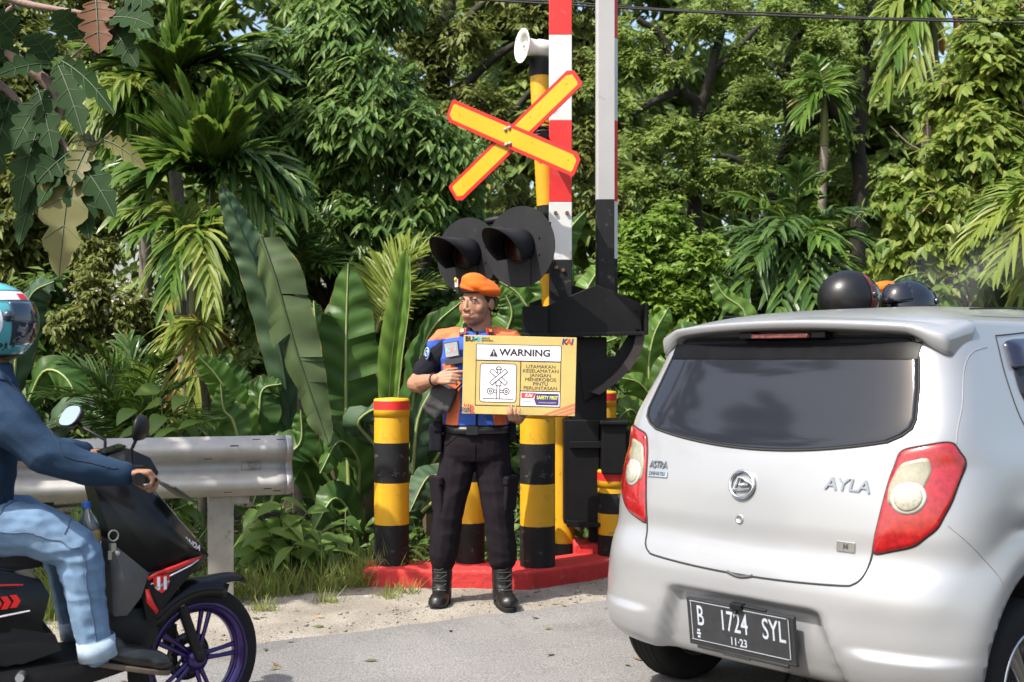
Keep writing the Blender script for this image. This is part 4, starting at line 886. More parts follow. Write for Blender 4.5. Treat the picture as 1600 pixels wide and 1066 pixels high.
# ---------------------------------------------------------------- the warning board
BW, BH = .578, .402
bc = at(811.5, 587, 6.055); bd = thing('warning_board', 'yellow printed WARNING board with railway crossing pictogram held by the officer', 'signboard', bc)
B0 = Matrix.Rotation(R(1.4), 4, 'Y') @ Matrix.Rotation(R(90), 4, 'X')
BY = mat('board_yellow', (.55, .42, .145), .35, 0, .12, 5, coat=.25); 
b = MB(); b.box((0, 0, 0), (BW, BH, .006), 0, B0); b.build('panel', BY, bd, bevel=.0015)
def bp(u, v): return ((u-.5)*BW, (.5-v)*BH)
def brect(mb, u0, v0, u1, v1, h, mi): 
    x0, y0 = bp(u0, v1); x1, y1 = bp(u1, v0); mb.add([B0 @ Vector(q) for q in ((x0, y0, h), (x1, y0, h), (x1, y1, h), (x0, y1, h))], [(0, 1, 2, 3)], mi)
def bpoly(mb, pts, h, mi): mb.add([B0 @ Vector((*bp(u, v), h)) for u, v in pts], [tuple(range(len(pts)))], mi)
def btext(mb, t, u, v, size, mi, h=.0047, bold=.02, sx=1., shear=0): x, y = bp(u, v); mb.text(t, size, B0 @ Mx((x, y, h)), mi, bold, shear, sx)
b = MB()
brect(b, .112, .108, .868, .895, .0034, 0); brect(b, .119, .117, .861, .308, .0038, 1); brect(b, .119, .324, .506, .883, .0038, 2); brect(b, .515, .324, .861, .688, .0038, 2); brect(b, .515, .702, .861, .883, .0038, 1)
b.build('printed_frame', [INK, WHITE, BY], bd)
b = MB(); btext(b, 'WARNING', .545, .212, .048, 0, bold=.028, sx=1.12); b.build('lettering', INK, bd)
b = MB()
for i, l in enumerate(('UTAMAKAN', 'KESELAMATAN', 'JANGAN', 'MENEROBOS', 'PINTU', 'PERLINTASAN')): btext(b, l, .688, .384+.0545*i, .0245, 0, sx=1.12, bold=0)
b.build('lettering', INK, bd); b = MB()
bpoly(b, [(.232, .265), (.305, .265), (.2685, .158)], .0047, 0)
brect(b, .2655, .195, .2715, .232, .0051, 1); brect(b, .2655, .240, .2715, .252, .0051, 1); b.build('warning_triangle', [INK, WHITE], bd)
# pictogram
def rrect(u0, v0, u1, v1, r, n=6):
    x0, y0 = bp(u0, v1); x1, y1 = bp(u1, v0); out = []
    for cx, cy_, a0 in ((x1-r, y1-r, 0), (x0+r, y1-r, 90), (x0+r, y0+r, 180), (x1-r, y0+r, 270)):
        out += [(cx+r*math.cos(R(a0+90*k/n)), cy_+r*math.sin(R(a0+90*k/n))) for k in range(n+1)]
    return out
b = MB()
for (a, h, mi) in ((rrect(.150, .352, .478, .850, .018), .0042, 0), (rrect(.157, .362, .471, .840, .014), .0046, 1)):
    b.add([B0 @ Vector((x, y, h)) for x, y in a], [tuple(range(len(a)))], mi)
def stroke(pts, r=.0019, mi=0, h=.0052):
    q = [Vector((*bp(u, v), h)) for u, v in pts]
    for p0, p1 in zip(q[:-1], q[1:]):
        d = (p1-p0).normalized(); n = Vector((-d.y, d.x, 0))*r; e = d*r*.8; b.add([B0 @ x for x in (p0-n-e, p1-n+e, p1+n+e, p0+n-e)], [(0, 1, 2, 3)], mi); h_ = .00001
def ring(u, v, ru, mi=0, a0=0, a1=360): stroke([(u+ru*math.cos(R(a)), v+ru*1.42*math.sin(R(a))) for a in [a0+(a1-a0)*k/20 for k in range(21)]])
cu, cv = .3165, .525
for sgn in (1, -1):
    d = (.068, .085*sgn); nrm = (.011, -.0175*sgn); P_ = [(cu-d[0]-nrm[0], cv-d[1]-nrm[1]), (cu+d[0]-nrm[0], cv+d[1]-nrm[1]), (cu+d[0]+nrm[0], cv+d[1]+nrm[1]), (cu-d[0]+nrm[0], cv-d[1]+nrm[1])]
    bpoly(b, P_, .0052+.0004*(sgn < 0), 1); stroke(P_+P_[:1], h=.0054+.0004*(sgn < 0))
ring(cu, .425, .022, 0, 180, 360); stroke([(cu-.026, .427), (cu+.026, .427)]); stroke([(cu-.012, .43), (cu-.012, .47)]); stroke([(cu+.012, .43), (cu+.012, .47)])
stroke([(cu-.022, .585), (cu-.022, .635), (cu+.022, .635), (cu+.022, .585)]); stroke([(cu-.013, .64), (cu-.013, .80)]); stroke([(cu+.013, .64), (cu+.013, .80)])
for k in (-1, 1): ring(cu+k*.070, .705, .027); ring(cu+k*.070, .705, .010); stroke([(cu+k*.015, .690), (cu+k*.044, .690)]); stroke([(cu+k*.015, .718), (cu+k*.044, .718)])
stroke([(.185, .802), (.448, .802)]); b.build('pictogram', [INK, WHITE], bd)
PUR = mat('print_purple', (.06, .035, .17), .5); RDP = mat('print_red', (.70, .07, .04), .5); TEAL = mat('print_teal', (.06, .42, .55), .5); LIME = mat('print_lime', (.72, .78, .10), .5); SALM = mat('print_salmon', (.78, .19, .11), .5)
b = MB(); bpoly(b, [(.648, .722), (.852, .722), (.852, .868), (.655, .868), (.635, .80)], .0042, 0); bpoly(b, [(.522, .715), (.650, .715), (.628, .785), (.522, .785)], .0044, 1)
btext(b, 'KAI', .585, .750, .023, 2, bold=.03, shear=.2); btext(b, 'SAFETY FIRST', .752, .775, .0245, 3, bold=.03, sx=.74); btext(b, 'UTAMAKAN KESELAMATAN', .752, .838, .0085, 2, bold=.0, sx=.85)
btext(b, 'INDONESIA', .575, .822, .009, 4, bold=.01); b.build('safety_badge', [PUR, RDP, WHITE, LIME, TEAL], bd)
b = MB(); x, y = bp(.048, .052)
btext(b, 'B', .030, .05, .034, 0, bold=.04); btext(b, 'U', .068, .05, .034, 0, bold=.04); btext(b, 'M', .108, .05, .034, 1, bold=.006); btext(b, 'N', .148, .05, .034, 1, bold=.03); btext(b, 'UNTUK', .197, .038, .0115, 0); btext(b, 'INDONESIA', .210, .066, .0115, 0)
btext(b, 'K', .890, .058, .040, 2, bold=.04, shear=.15); btext(b, 'A', .928, .058, .040, 3, bold=.04, shear=.15); btext(b, 'I', .958, .058, .040, 2, bold=.04, shear=.15)
btext(b, 'DIVRE', .040, .942, .022, 2, bold=.02, sx=.85); btext(b, 'SUMBAR', .040, .972, .015, 2, bold=.004, sx=.85); btext(b, '2', .088, .945, .052, 3, bold=.03)
for k in range(4): bpoly(b, [(.012+.018*k, .905), (.030+.018*k, .905), (.021+.018*k, .862+.012*(k % 2))], .0042, 3)
b.build('logo', [INK, TEAL, PUR, RDP], bd)
b = MB(); bpoly(b, [(.700, .998), (.735, .998), (.998, .862), (.998, .832)], .0042, 0); bpoly(b, [(.775, .998), (.815, .998), (.998, .905), (.998, .880)], .0042, 0); bpoly(b, [(.85, .998), (.91, .998), (.998, .955), (.998, .925)], .0042, 0); b.build('corner_stripes', SALM, bd)
# ---------------------------------------------------------------- helmets
def ell_patch(mb, c, r, az, el, mi=0, n=(28, 16), M=None, off=0):
    rs = [[Vector(c)+Vector(((r[0]+off)*math.cos(R(e))*math.sin(R(a)), (r[1]+off)*math.cos(R(e))*math.cos(R(a)), (r[2]+off)*math.sin(R(e)))) for a in np.linspace(az[0], az[1], n[0])] for e in np.linspace(el[0], el[1], n[1])]
    mb.grid([[M @ p for p in q] for q in rs] if M else rs, mi)
def helmet(root, M, shellm, rimm, visor, parts=True):
    """faces +y; open face at the front, visor over it"""
    r = (.128, .150, .135)
    b = MB(); ell_patch(b, (0, 0, 0), r, (60, 300), (-52, -32), 0, (41, 6), M); ell_patch(b, (0, 0, 0), r, (60, 300), (-32, 25), 0, (41, 13), M); ell_patch(b, (0, 0, 0), r, (0, 360), (25, 89.9), 0, (61, 14), M)
    ell_patch(b, (0, 0, 0), r, (-60, 60), (-52, -32), 0, (21, 6), M)
    h = b.build('helmet', shellm, root, solid=.012, weld=True)
    b = MB(); pts = [M @ Vector((r[0]*math.cos(R(-52))*math.sin(t)*1.01, r[1]*math.cos(R(-52))*math.cos(t)*1.01, r[2]*math.sin(R(-52)))) for t in [2*math.pi*k/40 for k in range(41)]]
    b.tube(pts, .010, 8); b.build('helmet_rim', rimm, h)
    b = MB(); ell_patch(b, (0, .002, .004), r, (-66, 66), (-34, 27), 0, (30, 14), M, off=.006); b.build('visor', visor, h, solid=.003)
    for k in (-1, 1):
        b = MB(); p = M @ Vector((k*.124, .055, .02)); b.sph(p, .02, 12, 8); b.build('visor_hinge', visor, h)
    return h
VISB = mat('visor_blue', (.012, .03, .06), .05, 0, .1, 5, coat=1); VISD = mat('visor_dark', (.012, .012, .014), .06, 0, .1, 5, coat=1)
def bystander(lab, loc, rz, hat, h=1.66, jacket=None):
    """standing figure behind the car: body, jacket, trousers, shoes; faces +y of its own frame"""
    t = thing('person', lab, 'person', loc, rz); k = h/1.70
    F_ = Mx((0, 0, 0), (0, 0, math.pi))
    H_ = Mx((0, .02, 1.60*k), (0, 0, math.pi)); s = MB(); add_head(s, H_)
    ell_loft(s, [(0, 0, .9*k, .13, .09), (0, 0, 1.2*k, .14, .1), (0, 0, 1.43*k, .09, .07)])
    for q in (-1, 1):
        cap(s, [(q*.17, 0, 1.38*k), (q*.23, 0, 1.1*k), (q*.22, .08, .88*k)], [.05, .042, .03]); cap(s, [(q*.09, 0, .88*k), (q*.1, 0, .48*k), (q*.1, 0, .1)], [.07, .05, .04])
        add_hand(s, (q*.22, .085, .875*k), (0, .15, -1), (q, 0, 0), (0, 1, 0), [(.3, .4, .3)]*4, .03, .9)
    organic('body', s, SKIN2, t, .006, 3); face_parts(t, H_)
    s = MB(); ell_loft(s, [(0, 0, .86*k, .185, .13), (0, 0, 1.15*k, .185, .135), (0, 0, 1.36*k, .20, .125), (0, 0, 1.46*k, .10, .09)])
    for q in (-1, 1): cap(s, [(q*.17, 0, 1.39*k), (q*.235, 0, 1.1*k), (q*.225, .07, .92*k)], [.068, .06, .046])
    organic('jacket', s, jacket or CLOTHBLK2, t, .010, 4, fold=.008, fscale=9)
    s = MB(); ell_loft(s, [(0, 0, .94*k, .16, .115), (0, 0, .8*k, .17, .12)])
    for q in (-1, 1): cap(s, [(q*.085, 0, .84*k), (q*.1, 0, .48*k), (q*.1, 0, .12)], [.09, .072, .06])
    organic('trousers', s, CLOTHBLK, t, .010, 4, fold=.008, fscale=9)
    for q in (-1, 1):
        s = MB(); s.sph((q*.1, .05, .045), (.045, .13, .045), 14, 10); s.box((q*.1, .05, .012), (.085, .25, .024)); s.build('shoe', BOOT, t)
    return t, k
HBLK = mat('helmet_black_satin', (.007, .007, .0075), .34, 0, .12, 30, col2=(.08, .08, .08), thr=.74, soft=.02, spec=.4); HBLU = mat('helmet_black_blue', (.007, .008, .013), .14, 0, .2, 12, coat=.5)
p = at(1326, 467, 6.45); p1, k = bystander('person in a plain satin black helmet behind the car roof', (p.x, p.y, 0), R(-70), 1, 1.62)
hm = helmet(p1, Mx((0, .0, p.z-.005), (0, 0, 0), (1.15, 1.12, 1.15)), HBLK, BLACKP, VISD)
b = MB(); M2 = Mx((0, 0, p.z-.005), (0, 0, 0), (1.15, 1.12, 1.15)); ell_patch(b, (0, 0, 0), (.128, .150, .135), (62, 78), (-38, 55), 0, (4, 16), M2, off=.008); b.build('stripe', mat('helmet_trim', (.10, .02, .015), .3, 0, .9, 25), hm)
b = MB(); b.tube([M2 @ Vector((.128, .05, -.06)), M2 @ Vector((.125, .075, -.12))], [.012, .02], 8, ov=.3); b.build('chin_strap', WHITE, hm)
p = at(1420, 476, 6.75); p2, k = bystander('person in a glossy dark helmet with white side letters behind the car', (p.x, p.y, 0), R(-52), 1, 1.60)
M2 = Mx((0, .0, p.z-.015), (R(8), 0, 0), (1.1, 1.2, 1.12)); hm = helmet(p2, M2, HBLU, BLACKP, VISD)
b = MB(); b.text('RSV', .040, M2 @ Mx((.140, -.01, -.035), (R(90), 0, R(90))), 0, .03, .2, fn=None); b.build('lettering', WHITE, hm)
b = MB(); ell_patch(b, (0, 0, 0), (.128, .150, .135), (60, 140), (-4, 2), 0, (14, 3), M2, off=.012); ell_patch(b, (0, 0, 0), (.128, .150, .135), (0, 360), (46, 49), 0, (40, 2), M2, off=.004); b.build('vent_ridge', BLACKG, hm)
b = MB(); ell_patch(b, (0, -.06, .02), (.10, .11, .125), (100, 260), (10, 60), 0, (18, 8), M2); b.build('spoiler', HBLU, hm, solid=.008)
p = at(1378, 462, 7.3); p3, k = bystander('second officer in an orange beret between the two black helmets', (p.x, p.y, 0), R(-35), 0, p.z+.06)
H_ = Mx((0, .02, 1.60*k), (0, 0, math.pi)); bt = MB(); BM = H_ @ Mx((.010, .006, .080), (R(-4), R(14), 0))
bt.sph((0, .004, .004), (.096, .115, .048), 22, 12, 0, BM); bt.sph((.03, .01, -.004), (.085, .10, .036), 20, 12, 0, BM); bt.sph((-.01, -.02, -.02), (.08, .092, .024), 20, 10, 0, BM); bb = organic('beret', bt, BERET, p3, .008, 5)
b = MB(); b.box((0, 0, 0), (.03, .006, .045), 0, H_ @ Mx((-.05, -.092, .085), (0, 0, R(-25)))); b.box((0, 0, 0), (.006, .03, .045), 0, H_ @ Mx((-.092, .01, .07))); b.build('badge', mat('badge_gold', (.65, .42, .08)), bb)
# ================================================================ SCOOTER AND RIDER  (local x = right, y = forward)
BL, BA = (-1.68, 4.01, -.015), R(-60)
sc = thing('motor_scooter', 'black scooter with purple front wheel and red striped panels', 'scooter', BL, BA)
PURP = mat('purple_rim', (.040, .018, .13), .28, .55, .1, 10, coat=.4); BIKE = mat('scooter_black', (.007, .007, .0075), .3, 0, .25, 6, coat=.12, spec=.25, col2=(.03, .029, .027), thr=.64, soft=.1)
MATTE = mat('scooter_matte', (.016, .016, .017), .65, 0, .25, 8, spec=.2, col2=(.08, .075, .07), thr=.62, soft=.1); STR = mat('stripe_red', (.62, .02, .018), .35, 0, .06)
def bwheel(y, steer, z=.245):
    w = thing('wheel', None, None, (0, y, z), steer); w.parent = sc; Mw = Matrix.Rotation(R(90), 4, 'Y')
    t = MB(); pr_ = [(.192, -.030)]+[(.217+.044*math.sin(a), -.043*math.cos(a)) for a in np.linspace(.2, math.pi-.2, 13)]+[(.192, .030)]
    t.lathe(pr_, 56, 0, Mw, caps=False)
    for k in range(40):
        a = 2*math.pi*k/40
        for s in (-1, 1): t.tube([Mw @ Vector(((.259-.010*q)*math.cos(a+.05*q), (.259-.010*q)*math.sin(a+.05*q), s*(.006+.014*q))) for q in (0, 1, 2)], .0022, 4)
    t.build('tyre', RUBBER, w)
    r = MB(); r.lathe([(.196, -.034), (.205, -.038), (.205, -.033), (.188, -.026), (.176, -.018), (.172, 0), (.176, .018), (.188, .026), (.205, .033), (.205, .038), (.196, .034)], 56, 0, Mw, caps=False)
    r.lathe([(.172, -.016), (.168, -.014), (.168, .014), (.172, .016)], 56, 0, Mw, caps=False)
    r.lathe([(.038, -.03), (.04, .03), (.022, .036), (.001, .036)], 24, 0, Mw, caps=True)
    for k in range(5):
        a = 2*math.pi*k/5+.35
        for da in (-.10, .10): r.tube([Mw @ Vector((x*math.cos(a+da*f), x*math.sin(a+da*f), zz)) for x, f, zz in ((.03, 2.4, .0), (.10, 1.3, .004), (.172, 1.0, .0))], [.011, .008, .010], 8)
    r.build('rim', PURP if y > 0 else BLACKP, w)
    d = MB(); q = 40; Mw = Mw @ Mx((0, 0, -.084)); d.lathe([(.045, .040), (.088, .040), (.088, .044), (.045, .044), (.045, .040)], q, 0, Mw, caps=False)
    for k in range(14): a = 2*math.pi*k/14; d.cyl(Mw @ Vector((.068*math.cos(a), .068*math.sin(a), .039)), Mw @ Vector((.068*math.cos(a), .068*math.sin(a), .0455)), .006, 8, 1)
    for k in range(5): a = 2*math.pi*k/5; d.tube([Mw @ Vector((.03*math.cos(a), .03*math.sin(a), .042)), Mw @ Vector((.06*math.cos(a+.3), .06*math.sin(a+.3), .042))], .006, 6)
    d.build('brake_disc', [mat('disc_steel', (.10, .10, .10), .4, .9), BLACKP], w); return w
ST = R(17); fw = bwheel(.604, ST); bwheel(-.64, 0)
for s in (1, -1):
    f = MB(); Mr = Matrix.Translation((0, .48, 0)) @ Matrix.Rotation(ST, 4, 'Z')
    f.tube([Mr @ Vector((s*.068, .118, .255)), Mr @ Vector((s*.068, .045, .45))], .019, 12); f.tube([Mr @ Vector((s*.068, .045, .45)), Mr @ Vector((s*.062, -.03, .66))], .014, 12, 1); f.sph(Mr @ Vector((s*.072, .12, .262)), (.022, .024, .03), 12, 8); f.build('fork', [BLACKP, ALLOY], sc)
f = MB(); Mr = Matrix.Translation((0, .604, .262)) @ Matrix.Rotation(ST, 4, 'Z'); rows = []
for a in np.linspace(R(54), R(150), 26):
    tip = sstep(R(85), R(54), a); w_ = .062-.034*tip; r0 = .272+.018*tip
    rows.append([Mr @ Vector((x*w_, r0*math.cos(a)*(1.0)+.03*tip, r0*math.sin(a)-.022*abs(x)**3*1.2+.02*tip)) for x in np.linspace(-1, 1, 9)])
f.grid(rows); 
for s in (1, -1):
    f.grid([[Mr @ Vector((s*(.062+.004*q), r_*math.cos(a), r_*math.sin(a)-.02)) for a in np.linspace(R(68), R(140), 12)] for q, r_ in ((0, .285), (1, .235))])
f.build('front_fender', BIKE, sc, solid=.006)
# calliper
f = MB(); f.box((-.06, .53, .32), (.03, .05, .09)); f.build('brake_calliper', BLACKP, sc, bevel=.008)
def sidepoly(mb, pts, mi=0, seg=1, crown=.0, M=None):
    """pts (y, z, half width): closed side outline joined across; crown bulges the flanks"""
    n = len(pts); cy_ = sum(p[0] for p in pts)/n; cz3 = sum(p[1] for p in pts)/n; cw = max(p[2] for p in pts)
    Rr = [(p[2], p[0], p[1]) for p in pts]; Ll = [(-p[2], p[0], p[1]) for p in pts]
    vs = Rr+Ll; fs = [(i, (i+1) % n, n+(i+1) % n, n+i) for i in range(n)]; mb.add(vs, fs, mi, False, M)
    for s in (1, -1):
        inn = [(s*(lerp(p[2], cw+crown, .75)), lerp(p[0], cy_, .45), lerp(p[1], cz3, .45)) for p in pts]; o_ = Rr if s == 1 else Ll
        vs = o_+inn+[(s*(cw+crown*1.2), cy_, cz3)]; fs = []
        for i in range(n):
            j = (i+1) % n; q = [(i, n+i, n+j, j), (n+i, 2*n, n+j)]; fs += q if s == 1 else [t[::-1] for t in q]
        mb.add(vs, fs, mi, True, M)
# front apron (leg shield + nose)
b = MB(); sidepoly(b, [(.235, .90, .10), (.30, .925, .10), (.40, .895, .085), (.47, .835, .09), (.54, .745, .085), (.61, .665, .055), (.650, .618, .03), (.62, .600, .06), (.54, .580, .12), (.46, .565, .15), (.38, .60, .16), (.31, .66, .155), (.275, .75, .14)], 0, 1, .010)
b.build('front_cowl', BIKE, sc, bevel=.006)
b = MB(); sidepoly(b, [(.27, .72, .165), (.33, .665, .175), (.40, .60, .185), (.375, .52, .18), (.33, .46, .17), (.285, .46, .165), (.28, .58, .165)], 0, 1, .004); b.build('leg_shield', mat('leg_shield_grey', (.075, .073, .072), .5, 0, .2, 9), sc, bevel=.006)
b = MB(); sidepoly(b, [(.36, .60, .17), (.45, .60, .18), (.555, .628, .13), (.612, .630, .09), (.57, .585, .13), (.51, .54, .165), (.455, .475, .165), (.425, .43, .155), (.40, .43, .15), (.385, .50, .165)], 0, 1, .003); b.build('wing_panel', MATTE, sc, bevel=.005)
b = MB(); sidepoly(b, [(.30, .47, .12), (.42, .47, .12), (.455, .42, .115), (.44, .34, .11), (.36, .30, .12), (.28, .33, .13)], 0, 1, .006); b.build('inner_panel', BLACKP, sc, bevel=.006)
for s in (1, -1):
    def wp(y, z, o=.0): return Vector((s*(float(np.interp(y, [.36, .45, .555, .612], [.176, .186, .146, .100]))+.006+o), y, z))
    b = MB()
    b.grid([[wp(y, lerp(z0, z1, t)) for y, z0, z1 in ((.395, .575, .588), (.43, .588, .605), (.49, .600, .618), (.56, .618, .632), (.60, .628, .634))] for t in (0, .5, 1)], 0)
    b.grid([[wp(y, z, .001) for y, z in ((.405, .560), (.47, .582), (.55, .607), (.585, .620))], [wp(y, z, .001) for y, z in ((.405, .564), (.47, .586), (.55, .611), (.585, .624))]], 1)
    b.grid([[wp(.388, .545, -.004), wp(.392, .50, -.004), wp(.425, .455, -.006)], [wp(.40, .545, -.004), wp(.415, .50, -.004), wp(.432, .47, -.006)]], 0)
    b.build('stripe', [STR, WHITE], sc, solid=.003)
    sh_ = MB(); o2 = [(.412, .585), (.425, .592), (.44, .590), (.455, .594), (.468, .590), (.466, .560), (.455, .540), (.44, .530), (.424, .540), (.413, .560)]
    sh_.add([wp(y, z, .006) for y, z in o2], [tuple(range(10)) if s > 0 else tuple(range(10))[::-1]], 0)
    for y0 in (.424, .446): sh_.add([wp(y, z, .008) for y, z in ((y0, .586), (y0+.010, .586), (y0+.010, .542), (y0, .542))], [(0, 1, 2, 3)], 1)
    sh_.add([wp(y, z, .010) for y, z in ((.415, .552), (.465, .572), (.468, .566), (.420, .545))], [(0, 1, 2, 3)], 2); sh_.build('shield_emblem', [STR, WHITE, mat('grey_mark', (.35, .35, .36))], sc, solid=.002)
tx_ = Vector((-.038, .085, -.056)).normalized(); tn_ = Vector((.86, .46, .15)); tn_ = (tn_-tx_*tn_.dot(tx_)).normalized(); ty_ = tn_.cross(tx_)
M2 = Matrix((tx_, ty_, tn_)).transposed().to_4x4(); M2.translation = Vector((.116, .556, .684))
b = MB(); b.text('HONDA', .026, M2, 0, .03, .1, sx=1.15); b.build('lettering', WHITE, sc)
hl_ = MB(); hl_.grid([[Vector((x*w, y-.02*x*x, z)) for x in np.linspace(-1, 1, 9)] for y, z, w in ((.45, .865, .06), (.50, .805, .085), (.555, .735, .085), (.60, .685, .06), (.625, .655, .04))]); hl_.build('headlight', mat('headlight_glass', (.16, .17, .18), .08, .1, .2, 8, coat=1), sc, solid=.012)
b = MB(); b.box((0, .525, .85), (.30, .10, .006), 0, Mx((0, 0, 0))); b.v = [tuple(Matrix.Translation((0, .535, .855)) @ Matrix.Rotation(R(-38), 4, 'X') @ (Vector(v)-Vector((0, .525, .85)))) for v in b.v]; b.build('front_plate', [mat('plate_dark_old', (.05, .05, .05), .4)], sc)
# handlebar cover, bar, grips, levers, mirrors
b = MB(); sidepoly(b, [(.25, .93, .10), (.285, 1.0, .085), (.36, 1.02, .075), (.43, .985, .07), (.46, .93, .075), (.42, .895, .08), (.30, .90, .09)], 0, 1, .006); b.build('handlebar_cover', BIKE, sc, bevel=.008)
b = MB(); b.add([(-.07, .275, 1.005), (.07, .275, 1.005), (.06, .35, 1.028), (-.06, .35, 1.028)], [(0, 1, 2, 3)]); b.build('instrument_glass', GLASSD, sc, solid=.006)
b = MB(); b.tube([(-.35, .315, .965), (-.2, .34, .975), (0, .36, .97), (.2, .34, .955), (.35, .325, .942)], .011, 10); b.build('handlebar', BLACKP, sc)
for s, z in ((1, .942), (-1, .965)):
    b = MB(); b.tube([(s*.24, .337, z+.005), (s*.365, .325, z)], [.017, .018], 14); b.cyl((s*.365, .325, z), (s*.378, .323, z), .021, 14); b.build('grip', RUBBER, sc)
    b = MB(); b.tube([(s*.20, .375, z+.01), (s*.27, .385, z), (s*.365, .380, z-.006)], [.007, .006, .007], 8); b.box((s*.19, .35, z+.005), (.06, .06, .045)); b.build('brake_lever', BLACKP, sc)
def mirror(base, head, nrm, ov):
    m = MB(); base, head = Vector(base), Vector(head); m.tube([base, base+Vector((0, 0, .05)), lerp(base, head, .6)+Vector((0, .0, .01)), head], [.007, .006, .006, .008], 8); m_ = m.build('mirror', BLACKP, sc)
    Q_ = Vector(nrm).to_track_quat('Z', 'Y').to_matrix().to_4x4(); Q_.translation = head
    m = MB(); 
    m.rings([[Q_ @ Vector((ov[0]*k*math.copysign(abs(math.cos(t))**.75, math.cos(t)), ov[1]*k*math.copysign(abs(math.sin(t))**.75, math.sin(t)), z)) for t in [2*math.pi*q/28 for q in range(28)]] for k, z in ((.4, -.028), (.85, -.018), (1, -.002), (1, .004), (.94, .006))]); m.build('mirror_shell', BLACKP, m_)
    m = MB(); m.add([Q_ @ Vector((ov[0]*.92*math.copysign(abs(math.cos(t))**.75, math.cos(t)), ov[1]*.92*math.copysign(abs(math.sin(t))**.75, math.sin(t)), .0075)) for t in [2*math.pi*q/28 for q in range(28)]], [tuple(range(28))]); m.build('mirror_glass', mat('mirror', (.9, .9, .9), .02, 1, 0), m_)
mirror((-.20, .33, .985), (-.34, .235, 1.118), (.30, -.80, .52), (.062, .045)); mirror((.19, .34, .975), (.215, .36, 1.10), (-.42, -.80, .15), (.058, .045))
# floor, under-seat body, seat, tail
b = MB(); b.box((0, .16, .305), (.30, .40, .03)); sidepoly(b, [(.36, .325, .155), (.36, .27, .14), (.10, .215, .15), (-.15, .23, .15), (-.15, .315, .16)], 0, 1, .004); b.build('floorboard', MATTE, sc, bevel=.008)
b = MB(); sidepoly(b, [(.06, .60, .12), (.085, .55, .15), (.06, .45, .15), (.115, .365, .15), (-.05, .33, .15), (-.30, .40, .15), (-.75, .62, .09), (-.82, .70, .06), (-.70, .72, .10), (-.30, .67, .13), (-.05, .64, .13)], 0, 1, .016); b.build('rear_body', BIKE, sc, bevel=.008)
b = MB(); sidepoly(b, [(.10, .42, .16), (.12, .365, .16), (.0, .335, .16), (-.2, .36, .16), (-.25, .43, .16), (-.08, .47, .16)], 0, 1, .004); b.build('side_cover', MATTE, sc, bevel=.006)
b = MB(); sidepoly(b, [(.075, .635, .08), (.07, .665, .09), (-.05, .70, .12), (-.30, .735, .14), (-.70, .79, .11), (-.78, .775, .08), (-.70, .725, .10), (-.30, .675, .13), (-.02, .635, .12)], 0, 1, .0); b.build('seat', mat('seat_vinyl', (.014, .014, .014), .5, 0, .2, 20, bump=.2), sc, bevel=.015, seg=3)
for s in (1, -1):
    b = MB()
    def rp(y, z, o=0): return Vector((s*(.172+o), y, z))
    for k in range(9): y0 = -.02-.028*k; b.add([rp(y, z-.015*k*.15) for y, z in ((y0, .565), (y0+.012, .545), (y0, .525), (y0-.020, .525), (y0-.008, .545), (y0-.020, .565))], [tuple(range(6)) if s < 0 else tuple(range(6))[::-1]], 0)
    b.add([rp(y, z) for y, z in ((0, .595), (-.3, .615), (-.3, .622), (0, .598))], [(0, 1, 2, 3)], 0); b.add([rp(y, z, .001) for y, z in ((.02, .512), (-.3, .478), (-.3, .472), (.02, .508))], [(0, 1, 2, 3)], 1); b.build('stripe', [STR, WHITE], sc, solid=.003)
b = MB(); b.box((0, -.45, .30), (.16, .42, .16)); b.cyl((.10, -.5, .28), (-.12, -.5, .28), .11, 20); b.build('engine', mat('engine_grey', (.10, .10, .10), .5, .7, .3, 10), sc, bevel=.02)
b = MB(); b.tube([(.13, -.30, .26), (.15, -.5, .28), (.15, -.85, .38)], [.03, .055, .05], 14); b.build('exhaust', BLACKP, sc)
b = MB(); b.box((0, -.80, .60), (.16, .08, .06)); b.build('tail_lamp', REDL, sc, bevel=.015); b = MB(); b.box((0, -.88, .50), (.16, .02, .2)); b.build('rear_fender', BLACKP, sc, bevel=.006)
b = MB(); b.tube([(.15, .0, .30), (.24, -.02, .31)], .014, 10); b.build('footpeg', ALLOY, sc)
# keys and bottle in the pocket
b = MB(); kp = Vector((.165, .285, .735)); b.tube([kp+Vector((.004, .016*math.cos(t), .018*math.sin(t))) for t in [2*math.pi*q/14 for q in range(15)]], .003, 6); b.box(kp+Vector((.006, .0, -.04)), (.005, .016, .03)); b.box(kp+Vector((.006, -.012, -.065)), (.006, .012, .03)); b.sph(kp+Vector((.006, .012, -.06)), .011, 10, 8); kr = b.build('key_ring', mat('key_metal', (.5, .48, .42), .35, .8), None); tag(kr, 'bunch of keys hanging from the scooter ignition', 'keys'); kr.matrix_world = Matrix.Translation(BL) @ Matrix.Rotation(BA, 4, 'Z')
bo = thing('water_bottle', 'clear plastic water bottle with blue cap in the scooter pocket', 'bottle', Matrix.Translation(BL) @ Matrix.Rotation(BA, 4, 'Z') @ Vector((.10, .235, .66)), BA)
PETB = mat('clear_plastic', (.75, .82, .85), .08, 0, .02, trans=.85); b = MB(); b.lathe([(.001, .0), (.030, .0), (.032, .01), (.030, .03), (.032, .05), (.030, .07), (.032, .10), (.028, .13), (.014, .155), (.013, .17)], 20, 0, Mx((0, 0, 0), (R(8), 0, 0)), caps=False); b.build('body', PETB, bo); b = MB(); b.lathe([(.015, .168), (.015, .188), (.001, .19)], 16, 0, Mx((0, 0, 0), (R(8), 0, 0)), caps=False); b.build('cap', mat('cap_blue', (.02, .12, .5), .4), bo); b = MB(); b.lathe([(.0325, .05), (.0325, .09)], 20, 0, Mx((0, 0, 0), (R(8), 0, 0)), caps=False); b.build('label', mat('bottle_label', (.55, .35, .12), .5, 0, .6, 60), bo)
